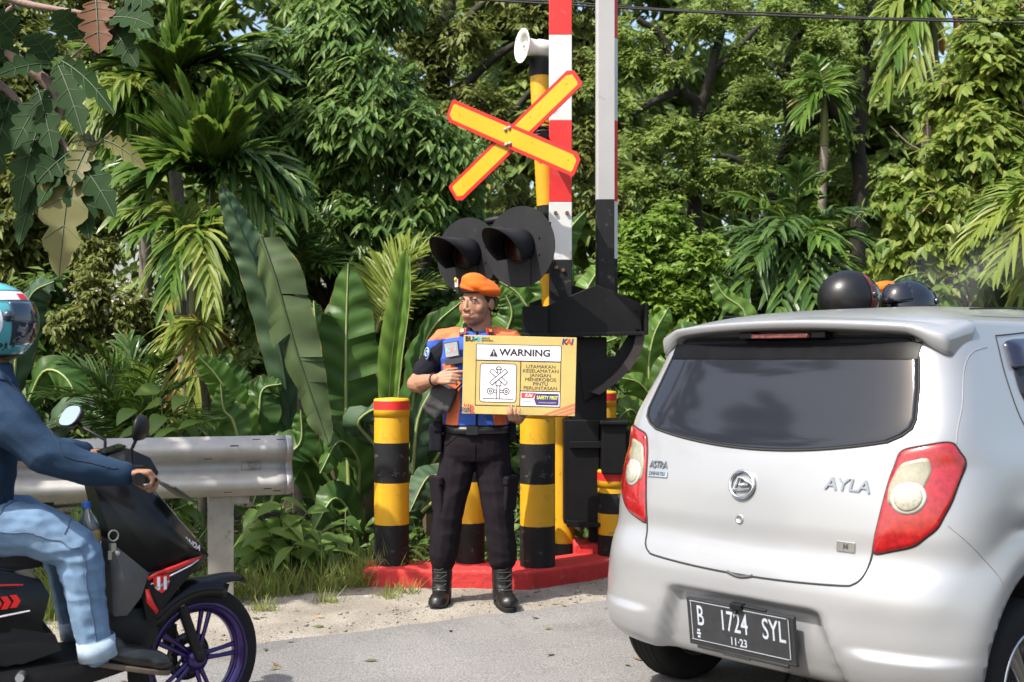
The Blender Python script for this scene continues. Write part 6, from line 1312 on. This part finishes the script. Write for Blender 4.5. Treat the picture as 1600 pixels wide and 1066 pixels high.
tree('bright_bush', 'bright green small leaved bush right of the barrier machine', 'bush', [pb(*b) for b in ((1030, 370, 9.9, 45), (1075, 410, 9.7, 50), (1005, 440, 9.8, 55), (1080, 470, 9.7, 50), (1120, 430, 10, 40), (1020, 500, 9.8, 55), (990, 380, 10, 45), (1050, 340, 10, 30))],
     900, 10, .075, .022, LM_BRIGHT, T2, trunk=.05, tw=.22, droop=.35)
tree('dark_bush', 'dark bush under the dark palm clump behind the car roof', 'bush', [pb(*b) for b in ((1160, 480, 10.8, 60), (1260, 500, 10.8, 70), (1350, 490, 10.8, 60), (1200, 560, 10.7, 70), (1330, 570, 10.7, 80), (1100, 560, 10.7, 70))], 700, 9, .12, .03, LM_DARK, T2, trunk=.05, tw=.3)
tree('dark_bush', 'dark bush filling the shade between the areca palms and banana leaves', 'bush', [pb(*b) for b in ((380, 470, 10.6, 60), (460, 500, 10.6, 60), (400, 580, 10.4, 70), (500, 590, 10.6, 70), (560, 520, 10.8, 60), (620, 470, 11, 60), (680, 520, 10.8, 70), (600, 640, 10.4, 80), (440, 690, 10.2, 80))], 900, 9, .13, .032, LM_DARK, T2, trunk=.05, tw=.3)
tree('dark_bush', 'dark bush behind the rider at the left edge', 'bush', [pb(*b) for b in ((20, 520, 10, 70), (100, 500, 10, 60), (60, 620, 9.8, 80), (170, 560, 10, 70), (-60, 560, 9.8, 90), (180, 660, 9.8, 70), (260, 570, 10, 60), (280, 660, 9.6, 60))], 900, 9, .13, .032, LM_DARK, T2, trunk=.05, tw=.3)
tree('dark_bush', 'dark bush in the shade behind the officer and the signal discs', 'bush', [pb(*b) for b in ((740, 520, 10.6, 70), (830, 500, 10.6, 60), (800, 600, 10.4, 80), (900, 560, 10.6, 70), (900, 440, 10.8, 60), (700, 640, 10.2, 80), (960, 640, 10.4, 80), (800, 740, 10, 80), (1040, 700, 10.2, 80), (640, 740, 10, 80))], 1100, 9, .13, .032, LM_DARK, T2, trunk=.05, tw=.3)
tree('dark_bush', 'dark bush behind the right side of the car', 'bush', [pb(*b) for b in ((1420, 540, 10.4, 60), (1520, 520, 10.4, 70), (1620, 520, 10.4, 80), (1700, 500, 10.2, 90), (1480, 600, 10.2, 80), (1600, 620, 10.2, 90))], 600, 9, .13, .032, LM_DARK, T2, trunk=.05, tw=.3)
def flowers(t, bb):
    n = 90; o = nrm(rg_.normal(size=(n, 3))); o[:, 1] = -np.abs(o[:, 1]); B = np.array(bb[:3]); k = rg_.integers(3, size=n); P = B[k, :3]+o*B[k, 3:4]*1.06
    parts = [leaves(P, o+rg_.normal(size=(n, 3))*.8, np.array([[0, 0, 1.]])+rg_.normal(size=(n, 3))*.5, .028, .012, T2) for _ in range(4)]; V, F = join(parts)
    np_obj('blossom', V, F, mat('blossom_white', (.62, .58, .52), .6), t)
tree('flowering_creeper', 'brownish creeper bush with tiny white blossoms left of the areca trunks', 'bush', [pb(*b) for b in ((170, 450, 9.0, 40), (200, 480, 9.0, 35), (140, 480, 9.1, 40), (110, 520, 9.1, 40), (180, 540, 9.2, 45), (230, 520, 9.3, 40), (150, 400, 9.2, 35))],
     900, 9, .062, .014, LM_OLIVE, T2, trunk=.06, tw=.2, bark=mat('creeper_bark', (.12, .075, .05), .9, 0, .4, 12), extra=flowers, jit=.6)
# ---------------- palms
UPF = dict(ang=(24, 5), ldroop=.03, vee=.06, jit=.03, lw=.050); SIDE = dict(ang=(58, 14), ldroop=.22, vee=.12, lw=.040)
palm('areca_palm', 'tall areca palm with dark upright fronds at the top left', (272, 140, 9.9), (-2.75, 10.0), [(395, 60, -.3, .5, SIDE), (440, 118, -.2, 1, SIDE), (330, 30, -.4, .3, UPF), (280, -30, -.2, .1, UPF), (215, 20, -.3, .3, UPF), (140, 75, -.2, .8, SIDE), (115, 120, -.1, 1, SIDE), (230, 75, -.7, .4, UPF), (300, 70, -.8, .3, UPF), (420, 150, -.3, 1.2, SIDE), (180, 40, 0, .5, SIDE), (355, 10, 0, .4, SIDE), (150, 160, -.2, 1.2, SIDE)], 22, .46, .042, [LM_PALM, LM_PALMD, LM_PALM], trunk=.06, arch=.20, shaft=.6)
palm('areca_palm', 'areca palm with drooping light green fronds between the two taller areca crowns', (225, 160, 9.6), (-3.0, 9.7), [(130, 215), (165, 265, -.3), (215, 270, -.2), (150, 165), (268, 235), (110, 190)], 24, .40, .024, [LM_LIGHT, LM_PALM, LM_LIGHT], trunk=.05, arch=.30, ldroop=.6, shaft=.5)
HG = dict(ang=(60, 20), ldroop=.5, vee=.3, lw=.030)
palm('areca_palm', 'areca palm with broad pleated upright fronds left of the blue green banana leaf', (332, 300, 8.9), (-2.25, 9.0), [(236, 205, -.2, .5, UPF), (288, 150, -.3, .2, UPF), (342, 160, -.5, .1, UPF), (392, 165, -.3, .3, UPF), (318, 205, -.8, .2, UPF), (262, 165, -.1, .3, UPF), (370, 190, -.7, .3, UPF), (452, 275, -.2, 1.3, HG), (466, 318, -.3, 1.3, HG), (165, 285, -.3, 1.3, SIDE), (195, 330, -.5, 1.2, SIDE), (425, 345, -.4, 1.2, HG), (215, 270, -.6, .9, SIDE)], 22, .50, .050, [LM_PALM, LM_PALM, LM_PALM, LM_PALMD], trunk=.05, arch=.26, shaft=.7)
palm('areca_palm', 'low areca palm with yellow tipped drooping fronds above the guard rail', (305, 395, 8.4), (-2.2, 8.5), [(215, 370), (235, 430), (262, 470, -.6), (330, 465, -.6), (362, 430), (212, 330), (385, 380), (285, 330), (345, 345)], 24, .34, .024, [LM_PALM, LM_LIGHT, LM_PALM, LM_PALMY], trunk=.048, arch=.36, ldroop=.55, shaft=.55, tm=mat('green_brown_trunk', (.10, .085, .035), .7, 0, .4, 8))
b = MB(); p = at(283, 470, 8.6); b.tube([(p.x, p.y, -.05), (p.x+.03, p.y, .8), (p.x, p.y, p.z)], [.045, .038, .036], 12); o = b.build('palm_stem', PTRUNK); tag(o, 'thin pale ringed palm stem beside the low areca palm', 'palm stem')
palm('dry_palm', 'withered palm with hanging straw yellow fronds beside the areca trunk', (318, 520, 8.2), (-2.15, 8.25), [(270, 640, -.2), (300, 650, -.4), (345, 610), (225, 610)], 18, .30, .018, [LM_DRY, LM_PALMY], trunk=.03, arch=.35, ldroop=.5, shaft=.1)
palm('feather_palm', 'young feathery palm with dark fine fronds behind the left mirror', (215, 700, 7.6), (-2.4, 7.7), [(110, 570), (150, 545), (200, 535), (255, 560), (290, 600), (70, 620), (60, 680), (320, 660), (130, 640, -.4)], 34, .34, .012, [LM_PALMD, LM_PALM], trunk=.05, arch=.22, ldroop=.3, shaft=.1)
palm('yellow_palm', 'pale yellow palm frond arching behind the rolled banana leaf', (588, 520, 8.9), (-1.0, 9.0), [(700, 385, 0, 1.3), (640, 385, .2), (600, 410, .4), (715, 450, .3)], 40, .42, .013, LM_PALMY, trunk=.04, arch=.2, ldroop=.25, shaft=.1)
palm('bush_palm', 'fan of palm fronds behind the blue green banana leaf', (470, 430, 9.4), (-1.7, 9.5), [(480, 280), (520, 330), (420, 300), (540, 400), (390, 360), (440, 270), (560, 450)], 34, .36, .014, [LM_PALM, LM_PALMD], trunk=.05, arch=.2, ldroop=.3, shaft=.1)
palm('clump_palm', 'big dark glossy palm clump above the car roof', (1240, 440, 10.3), (2.45, 10.4), [(1085, 440), (1120, 370), (1150, 310, -.4), (1200, 280), (1250, 265, -.3), (1300, 275), (1345, 330), (1390, 390), (1100, 500, -.5), (1150, 470, -.9), (1215, 360, -.9), (1290, 380, -.9), (1330, 470, -.8), (1220, 480, -1), (1390, 470), (1180, 400, -.8), (1270, 470, -1.1)], 22, .46, .026, [LM_PALMD, LM_PALMD, LM_PALM], trunk=.09, arch=.3, ldroop=.55, shaft=.1)
palm('clump_palm', 'shaded palm leaning out behind the right boom', (1130, 520, 9.9), (1.8, 10), [(1050, 450), (1090, 410), (1140, 400), (1190, 430), (1220, 490), (1060, 520, -.4), (1160, 520, -.6)], 22, .38, .024, [LM_PALMD, LM_PALM], trunk=.06, arch=.3, ldroop=.5, shaft=.1)
palm('slender_palm', 'slender pale stemmed palm standing among the rain tree limbs', (1288, 150, 11.8), (3.1, 12), [(1240, 130), (1265, 90), (1310, 110), (1335, 160), (1250, 190), (1320, 205)], 18, .35, .022, LM_PALM, trunk=.045, arch=.3, ldroop=.5, shaft=.5, tm=BARKP)
palm('crown_palm', 'palm crown with hanging rust brown sheaths at the top right', (1455, 20, 11.2), (3.95, 11.3), [(1400, 80), (1380, 20), (1430, -40), (1500, -30), (1540, 30), (1420, 120), (1520, 80), (1385, 130)], 20, .45, .028, [LM_PALM, LM_LIGHT], trunk=.07, arch=.3, ldroop=.6, shaft=.4)
cpm = bpy.data.objects['crown_palm']
for x0 in (1468, 1492):
    q = MB(); a, c = at(x0, 20, 11)-cpm.location, at(x0+6, 85, 11)-cpm.location; q.tube([a, lerp(a, c, .4), lerp(a, c, .8), c], [.03, .055, .07, .01], 10, ov=.4); q.build('dry_sheath', mat('sheath_brown', (.30, .13, .055), .7, 0, .3, 6), cpm)
palm('edge_palm', 'palm reaching in from the right edge with yellow ribbed fronds', (1665, 330, 8.2), (3.9, 8.3), [(1515, 375, 0, 1.2), (1535, 330, .2, 1.2), (1560, 415, -.2), (1610, 250), (1600, 450), (1720, 240), (1760, 350)], 26, .40, .018, [LM_PALMY, LM_PALM], trunk=.06, arch=.24, ldroop=.4, shaft=.2)
# ---------------- banana plants
BG, BB, BL_ = LM_BAN, LM_BANB, LM_BANG
banana('large banana plant with drooping torn leaves between guard rail and left bollard', (-1.25, 8.1), [((520, 700, 8.1), .10), ((590, 650, 8.0), .09)], [
    ([(455, 690), (440, 560), (405, 430), (372, 350), (345, 288)], (8.0, 7.9), 30, BL_, dict(rmat=BL_, fold=.15, tears=1, curl=.1, face=(.5, -1, .1))),
    ([(408, 372), (432, 440), (470, 570), (514, 696)], (7.75, 7.45), 45, LM_BANO, dict(rmat=LM_BANO, rip=.006, fold=.22, tears=7, curl=.35, face=(-.2, -1, .2), base_w=.22)),
    ([(545, 760), (541, 640), (541, 520), (544, 412)], (7.9, 7.95), 56, BG, dict(fold=.18, tears=3, curl=.15, face=(0, -1, .25), rib=.016)),
    ([(590, 700), (560, 660), (600, 640), (588, 720)], (7.7, 7.3), 30, BL_, dict(fold=.5, tears=3, face=(0, -1, .5))),
    ([(500, 740), (500, 600), (492, 500), (490, 470)], (8.3, 8.4), 30, BG, dict(fold=.4, tears=2, face=(.4, -1, .2))),
    ([(520, 760), (470, 700), (420, 720), (395, 790)], (7.9, 7.5), 34, LM_DARK and BG, dict(fold=.4, tears=4)),
    ([(500, 800), (470, 720), (440, 690), (400, 700)], (8.1, 7.8), 40, BG, dict(fold=.35, tears=3)),
    ([(560, 780), (560, 720), (530, 690), (500, 740)], (7.9, 7.5), 40, BG, dict(fold=.5, tears=4)),
    ([(590, 860), (640, 780), (670, 750), (700, 800)], (7.9, 7.6), 40, BL_, dict(fold=.35, tears=2)),
    ([(560, 860), (545, 800), (520, 780), (490, 830)], (7.8, 7.5), 34, BG, dict(fold=.4, tears=3))])
banana('banana shoot with one rolled pale green new leaf above the left bollard', (-.85, 7.6), [((612, 640, 7.6), .05)], [
    ([(606, 660), (612, 560), (624, 470), (634, 388)], (7.6, 7.65), 36, BB, dict(fold=-.55, tears=0, curl=0, roll=-.85, rib=.006, rip=.003, base_w=.2)),
    ([(618, 660), (628, 560), (640, 470), (640, 392)], (7.65, 7.75), 16, BB, dict(fold=.9, tears=0, curl=.3, face=(1, -.6, .1), rib=.006))])
banana('banana plant with broad grey green leaves behind the officer at shoulder height', (-.35, 7.9), [((660, 720, 7.9), .08)], [
    ([(640, 740), (648, 610), (672, 520), (725, 468)], (7.8, 7.7), 40, BG, dict(fold=.4, tears=1, face=(-.3, -1, .3))),
    ([(645, 740), (655, 650), (690, 590), (715, 560)], (7.6, 7.5), 34, BL_, dict(fold=.3, tears=1, face=(-.3, -1, .2))),
    ([(650, 760), (690, 700), (690, 640), (660, 600)], (7.7, 7.6), 40, BG, dict(fold=.3, tears=3)),
    ([(660, 800), (700, 760), (670, 745), (640, 800)], (7.6, 7.3), 36, BL_, dict(fold=.3, tears=1, face=(0, -1, .5))),
    ([(700, 620), (715, 540), (735, 480), (765, 450)], (8, 8), 26, BB, dict(fold=.5, tears=1))])
banana('banana plant with sunlit ribbed leaves left of the dark banana leaves', (-2.05, 7.9), [((350, 720, 7.9), .07)], [
    ([(395, 690), (370, 640), (340, 590), (308, 555)], (7.8, 7.6), 34, BB, dict(fold=.25, tears=1, face=(0, -1, .3))),
    ([(405, 690), (375, 620), (345, 580), (325, 560)], (7.9, 7.9), 36, BG, dict(fold=.3, tears=2)),
    ([(380, 720), (365, 660), (350, 640), (345, 600)], (7.5, 7.4), 28, BG, dict(fold=.3, tears=1)),
    ([(350, 740), (400, 660), (410, 610), (440, 600)], (7.9, 7.9), 34, BG, dict(fold=.3, tears=3)),
    ([(360, 760), (330, 690), (290, 660), (260, 690)], (7.9, 7.7), 30, BG, dict(fold=.4, tears=2)),
    ([(420, 800), (445, 720), (470, 690), (470, 640)], (7.6, 7.6), 32, BG, dict(fold=.3, tears=2))])
banana('sunlit banana plant between barrier machine and car', (1.3, 8.8), [((1030, 660, 8.8), .08), ((1090, 600, 9), .07)], [
    ([(1040, 720), (1015, 600), (1020, 530), (1045, 480)], (8.7, 8.7), 34, BB, dict(fold=.35, tears=2)),
    ([(1035, 720), (1040, 620), (1060, 560), (1100, 540)], (8.6, 8.5), 34, BG, dict(fold=.4, tears=3)),
    ([(1040, 700), (1025, 640), (1000, 600), (965, 590)], (8.7, 8.5), 30, BB, dict(fold=.35, tears=1)),
    ([(1040, 640), (1060, 540), (1090, 520), (1130, 540)], (8.8, 8.6), 28, BG, dict(fold=.4, tears=2)),
    ([(1110, 600), (1165, 500), (1130, 460), (1112, 428)], (9.2, 9.2), 20, BB, dict(fold=.2, tears=0)),
    ([(1060, 660), (1090, 600), (1130, 585), (1170, 620)], (8.9, 8.8), 34, BG, dict(fold=.4, tears=3)),
    ([(1010, 700), (1000, 660), (985, 640), (960, 660)], (8.5, 8.3), 28, BB, dict(fold=.35, tears=1)),
    ([(1000, 640), (990, 560), (1010, 510), (1030, 500)], (9, 9), 30, BG, dict(fold=.4, tears=2))])
banana('banana plant with one bright leaf showing under the gable of the barrier machine', (.42, 8.3), [((900, 640, 8.3), .06)], [
    ([(880, 600), (905, 560), (935, 540), (965, 528)], (8.3, 8.1), 20, BB, dict(fold=.35, tears=0)),
    ([(905, 520), (910, 470), (930, 430), (945, 415)], (8.4, 8.4), 26, BB, dict(fold=.35, tears=1)),
    ([(890, 460), (880, 400), (890, 360), (915, 330)], (8.5, 8.5), 26, BG, dict(fold=.35, tears=1)),
    ([(830, 560), (830, 500), (810, 460), (780, 440)], (8.2, 8.2), 40, BB, dict(fold=.3, tears=2, face=(.2, -1, .2))),
    ([(830, 580), (850, 500), (850, 450), (840, 420)], (8.3, 8.3), 34, BG, dict(fold=.3, tears=2)),
    ([(800, 580), (790, 530), (800, 490), (790, 460)], (8.0, 8.0), 34, BG, dict(fold=.3, tears=1))])
banana('banana plant with long grey green leaves hanging over the right end of the car roof', (3.9, 9.2), [((1540, 560, 9.2), .09)], [
    ([(1530, 560), (1490, 430), (1560, 420), (1680, 480)], (9.2, 8.9), 42, BL_, dict(fold=.7, tears=3, curl=.3, face=(0, -.6, 1))),
    ([(1520, 560), (1460, 440), (1420, 430), (1380, 450)], (9.3, 9.0), 34, BL_, dict(fold=.7, tears=2, face=(0, -.6, 1))),
    ([(1550, 560), (1590, 460), (1650, 430), (1720, 450)], (9.3, 9.1), 36, BG, dict(fold=.5, tears=3)),
    ([(1540, 580), (1500, 500), (1470, 490), (1440, 520)], (9, 8.8), 34, BG, dict(fold=.5, tears=3))])
banana('banana plant with one broad dull leaf just behind the turquoise helmet', (-3.6, 8.6), [((30, 640, 8.6), .08)], [
    ([(20, 620), (30, 520), (50, 460), (85, 440)], (8.4, 8.2), 34, BL_, dict(fold=.25, tears=1)),
    ([(40, 640), (70, 580), (110, 600), (130, 680)], (8.3, 8), 36, BG, dict(fold=.35, tears=2)),
    ([(30, 640), (-20, 560), (-60, 540), (-110, 580)], (8.4, 8.1), 36, BG, dict(fold=.35, tears=2)),
    ([(60, 700), (110, 640), (190, 650), (240, 690)], (8, 7.8), 34, BL_, dict(fold=.3, tears=1))])
# ---------------- breadfruit branch (near, top left)
bt_ = Vector((-3.9, 5.9, -.06)); br = thing('breadfruit_tree', 'breadfruit tree reaching in from the top left with big lobed leaves', 'tree', bt_)
w = MB(); Lp = lambda pts: [at(*p)-bt_ for p in pts]
limb(w, [(0, 0, 0), (.1, 0, 1.6), at(-330, 120, 5.9)-bt_, at(-260, -260, 5.8)-bt_], .16, .08)
for pts, r0, r1 in (([(-330, 120, 5.9), (-120, 40, 5.8), (0, 73, 5.8), (30, 99, 5.8), (73, 129, 5.8), (93, 173, 5.8), (88, 203, 5.75), (112, 237, 5.7)], .05, .010), ([(-330, 140, 5.9), (-100, 80, 5.9), (0, 134, 5.9), (35, 175, 5.9), (65, 263, 5.85)], .04, .007), ([(-290, -100, 5.8), (-60, -40, 5.8), (26, 2, 5.8), (138, 22, 5.7)], .04, .010), ([(73, 129, 5.8), (110, 90, 5.8), (170, 40, 5.7)], .010, .005), ([(112, 237, 5.7), (150, 225, 5.7), (175, 205, 5.7)], .007, .004), ([(-200, 40, 5.9), (-20, 30, 5.9), (20, 10, 5.9)], .03, .01)):
    limb(w, Lp(pts), r0, r1, 8, .02, 20)
w.build('trunk', mat('breadfruit_bark', (.23, .155, .125), .8, 0, .25, 14, bump=.4), br)
VEIN = mat('leaf_vein', (.055, .085, .035), .6)
def lobed(px0, px1, Y0, Y1, wpx, m, fx=(0, -1, .35), dr=.12):
    a, c = at(*px0, Y0)-bt_, at(*px1, Y1)-bt_; d = c-a; L_ = d.length
    tv, tf = TLOB; V, F = leaves(np.array([a]), np.array([d]), np.array([fx], float)+rg_.normal(size=(1, 3))*.25, L_, wpx*1.08/FPX*Y0, (tv*np.array([1, 1, 1.9]), tf), dr+rr(.1, .35))
    r = MB(); md = V[1::3]; q_ = [Vector(md[k])-Vector((0, .003, 0)) for k in range(0, len(md), 2)]; r.tube(q_, [lerp(.0045, .0012, k/len(q_)) for k in range(len(q_))], 5, caps=False)
    for i0, i1 in ((1, 3), (4, 7), (9, 12), (14, 17)):
        for e in (0, 2): r.tube([Vector(V[3*i0+1])-Vector((0, .002, 0)), Vector(V[3*i1+e])*.88+Vector(V[3*i1+1])*.12-Vector((0, .002, 0))], [.0024, .0009], 4, caps=False)
    nv = len(V); np_obj('leaf', np.concatenate([V, np.array(r.v)]), np.concatenate([F, np.array([f for f in r.f])+nv]), [m, VEIN], br, [0]*len(F)+[1]*len(r.f), smooth=True)
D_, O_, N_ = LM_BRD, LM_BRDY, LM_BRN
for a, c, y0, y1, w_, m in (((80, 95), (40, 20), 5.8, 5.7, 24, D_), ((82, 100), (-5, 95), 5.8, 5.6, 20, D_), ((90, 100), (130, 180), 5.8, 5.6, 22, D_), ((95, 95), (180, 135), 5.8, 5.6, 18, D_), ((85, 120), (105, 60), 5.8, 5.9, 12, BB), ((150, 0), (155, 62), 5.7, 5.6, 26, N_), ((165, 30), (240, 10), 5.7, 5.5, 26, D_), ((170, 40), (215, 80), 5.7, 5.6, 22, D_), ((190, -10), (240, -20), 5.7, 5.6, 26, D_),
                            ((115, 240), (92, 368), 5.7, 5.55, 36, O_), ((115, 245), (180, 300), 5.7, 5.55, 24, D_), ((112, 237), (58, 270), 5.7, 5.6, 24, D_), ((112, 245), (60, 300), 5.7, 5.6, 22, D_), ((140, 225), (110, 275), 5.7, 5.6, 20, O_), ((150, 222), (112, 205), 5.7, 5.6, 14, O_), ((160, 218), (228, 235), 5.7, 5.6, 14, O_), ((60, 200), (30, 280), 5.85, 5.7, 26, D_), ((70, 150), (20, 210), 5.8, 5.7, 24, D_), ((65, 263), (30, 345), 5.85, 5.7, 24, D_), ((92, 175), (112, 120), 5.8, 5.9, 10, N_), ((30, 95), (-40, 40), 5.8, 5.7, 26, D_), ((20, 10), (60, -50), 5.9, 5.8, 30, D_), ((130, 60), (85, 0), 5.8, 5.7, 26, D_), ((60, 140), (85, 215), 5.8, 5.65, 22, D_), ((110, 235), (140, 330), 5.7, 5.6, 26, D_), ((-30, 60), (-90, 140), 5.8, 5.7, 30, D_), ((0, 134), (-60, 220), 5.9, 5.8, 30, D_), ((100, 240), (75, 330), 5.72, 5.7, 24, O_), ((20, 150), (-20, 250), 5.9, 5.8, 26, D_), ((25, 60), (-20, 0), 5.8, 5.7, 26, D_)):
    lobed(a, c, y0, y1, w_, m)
# the rest of its crown, above the picture: it partly shades the branch and dapples the guard rail
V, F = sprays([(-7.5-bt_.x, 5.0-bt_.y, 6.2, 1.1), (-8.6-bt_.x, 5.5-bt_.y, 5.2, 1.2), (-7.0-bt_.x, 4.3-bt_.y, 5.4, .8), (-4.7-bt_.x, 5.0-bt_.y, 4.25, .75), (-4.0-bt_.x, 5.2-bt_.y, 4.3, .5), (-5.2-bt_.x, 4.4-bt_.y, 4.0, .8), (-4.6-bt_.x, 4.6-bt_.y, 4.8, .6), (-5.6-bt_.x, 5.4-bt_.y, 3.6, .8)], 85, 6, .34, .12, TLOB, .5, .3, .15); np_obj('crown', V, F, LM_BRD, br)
# ---------------- broad leaved shrubs and grass at the roadside
def shrub(label, base, tops, n, L, Wd, m=LM_SHR, name='broadleaf_shrub'):
    L0 = Vector((base[0], base[1], -.03)); t = thing(name, label, 'shrub', L0); w = MB(); P = []; D = []
    for (x, y, Y) in tops:
        e = at(x, y, Y)-L0; q = spline([(0, 0, 0), (e.x*.35, e.y*.4, e.z*.6), tuple(e)], 12); w.tube([Vector(a) for a in q], [lerp(.009, .003, k/12) for k in range(13)], 6)
        for k in range(n):
            u = lerp(.35, 1, k/(n-1)); i = u*12; j = min(11, int(i)); p = np.array(q[j])*(1-(i-j))+np.array(q[j+1])*(i-j); a = k*2.4+rr(-.4, .4); P.append(p); D.append((math.cos(a), math.sin(a)*.8-.25, rr(-.1, .35)))
    w.build('stem', mat('green_stem', (.10, .13, .05), .6), t); P = np.array(P); D = np.array(D); nn = len(P)
    V, F = leaves(P, D, np.tile([0, -.35, 1.], (nn, 1))+rg_.normal(size=(nn, 3))*.25, L*rg_.uniform(.7, 1.25, nn), Wd*rg_.uniform(.85, 1.15, nn), TOV, rg_.uniform(.25, .8, nn)); np_obj('foliage', V, F, m, t, smooth=True); return t
shrub('leafy shrub with hanging pointed leaves right of the guard rail post', (-1.36, 6.95), [(400, 790, 6.9), (440, 780, 6.9), (480, 800, 6.9), (500, 840, 6.85), (420, 830, 6.75), (460, 850, 6.7), (390, 850, 6.8), (520, 860, 6.95)], 9, .20, .042)
shrub('bright leafy shrub rising above the guard rail between the mirrors and palms', (-2.05, 7.1), [(210, 640, 7.1), (250, 610, 7.1), (290, 620, 7.1), (320, 660, 7.05), (230, 670, 7), (280, 670, 6.95), (255, 650, 7.0)], 8, .19, .052)
shrub('small creeping plant left of the front bollard', (-1.02, 7.2), [(520, 830, 7.2), (550, 850, 7.1), (500, 880, 7), (540, 800, 7.3)], 7, .15, .03, LM_DARK)
shrub('small weedy plant on the red kerb behind the right bollard', (.35, 7.6), [(880, 800, 7.6), (700, 850, 7.3), (890, 830, 7.5), (780, 850, 7.4)], 6, .11, .028)
shrub('shaded leafy plant under the guard rail behind the scooter', (-2.5, 6.7), [(200, 800, 6.7), (240, 780, 6.8), (160, 790, 6.8), (280, 800, 6.8), (310, 780, 6.9), (120, 810, 6.7)], 8, .16, .036, LM_DARK)
uc_ = np.random.default_rng(21); n = 5200; us, uc2 = uc_.uniform(-5, 6.5, n), 1.15+np.abs(uc_.normal(0, 1.3, n)); P = np.stack([RA.x+RD.x*us+RN.x*uc2, RA.y+RD.y*us+RN.y*uc2, uc_.uniform(-.05, .28, n)*np.minimum(1, (uc2-.9)*1.2)], 1)
V, F = leaves(P, uc_.normal(size=(n, 3))*np.array([1, 1, .5])+np.array([0, -.4, .25]), np.tile([0, -.4, 1.], (n, 1))+uc_.normal(size=(n, 3))*.4, uc_.uniform(.06, .17, n), uc_.uniform(.012, .035, n), T4, uc_.uniform(.1, .6, n)); o = np_obj('undergrowth', V, F, LM_DARK); tag(o, 'low leafy undergrowth covering the forest floor behind kerb and guard rail', 'undergrowth', kind='stuff')
def grass(n, fs, fc, h, wd, seed, lab):
    g_ = np.random.default_rng(seed); s = fs(g_, n); c = fc(g_, n); z = np.array([sh_z(a, b) for a, b in zip(s, c)])-.01
    P = np.stack([RA.x+RD.x*s+RN.x*c, RA.y+RD.y*s+RN.y*c, z], 1); D = np.stack([g_.normal(0, .38, n), g_.normal(0, .38, n), np.ones(n)], 1)
    V, F = leaves(P, D, g_.normal(size=(n, 3))+np.array([0, -1, 0]), h*g_.uniform(.4, 1.3, n), wd*g_.uniform(.7, 1.3, n), TB, g_.uniform(0, .55, n)); o = np_obj('roadside_grass', V, F, LM_GRASS); tag(o, lab, 'grass', kind='stuff')
def tuft_s(lo, hi, k): return lambda g_, n: (g_.uniform(lo, hi, k)[g_.integers(k, size=n)]+g_.normal(0, .05, n))
grass(16000, lambda g_, n: g_.uniform(-4, 1.02, n), lambda g_, n: .98+np.abs(g_.normal(0, .55, n))-.10*g_.random(n), .21, .0036, 1, 'green and straw grass along the sandy shoulder under the guard rail')
gp = np.random.default_rng(8); tS, tC = gp.uniform(-3, 2.0, 40), gp.uniform(.55, 1.0, 40)
def _ts(g_, n): global _k; _k = g_.integers(40, size=n); return tS[_k]+g_.normal(0, .035, n)
def _tc(g_, n): return tC[_k]+g_.normal(0, .03, n)
grass(2200, _ts, _tc, .12, .0028, 2, 'thin grass tufts at the foot of the red kerb')
grass(900, lambda g_, n: g_.normal(-.42, .16, n), lambda g_, n: g_.normal(1.35, .12, n), .55, .0042, 3, 'tall grass stalks around the guard rail post')
grass(500, lambda g_, n: g_.choice([1.13, 1.25, .98, 1.6], n)+g_.normal(0, .05, n), lambda g_, n: 1.02+g_.normal(0, .04, n), .26, .003, 4, 'wispy grass growing over the left end of the red kerb')
# ---------------- faint exhaust smoke in front of the trees on the right
sm = MB(); sm.sph((0, 0, 0), (.55, .4, .36), 20, 14)
m = bpy.data.materials.new('exhaust_smoke'); m.use_nodes = True; N = m.node_tree.nodes; L = m.node_tree.links
N.remove(N['Principled BSDF']); pv = N.new('ShaderNodeVolumePrincipled'); pv.inputs['Color'].default_value = (.85, .88, .95, 1)
tc = N.new('ShaderNodeTexCoord'); nz = N.new('ShaderNodeTexNoise'); nz.inputs['Scale'].default_value = 2.6; nz.inputs['Detail'].default_value = 3; L.new(tc.outputs['Object'], nz.inputs[0])
mr = N.new('ShaderNodeMapRange'); mr.inputs[1].default_value = .48; mr.inputs[2].default_value = .8; mr.inputs[4].default_value = 1.5; L.new(nz.outputs['Fac'], mr.inputs[0])
gr_ = N.new('ShaderNodeTexGradient'); gr_.gradient_type = 'SPHERICAL'; mp = N.new('ShaderNodeMapping'); mp.inputs['Scale'].default_value = (1.8, 2.5, 2.8); L.new(tc.outputs['Object'], mp.inputs[0]); L.new(mp.outputs[0], gr_.inputs[0])
ml = N.new('ShaderNodeMath'); ml.operation = 'MULTIPLY'; L.new(mr.outputs[0], ml.inputs[0]); L.new(gr_.outputs['Fac'], ml.inputs[1]); L.new(ml.outputs[0], pv.inputs['Density']); L.new(pv.outputs[0], N['Material Output'].inputs['Volume'])
p = at(1530, 415, 8.0); o = sm.build('smoke', m, loc=p); tag(o, 'thin bluish exhaust smoke drifting before the banana leaves on the right', 'smoke', kind='stuff')
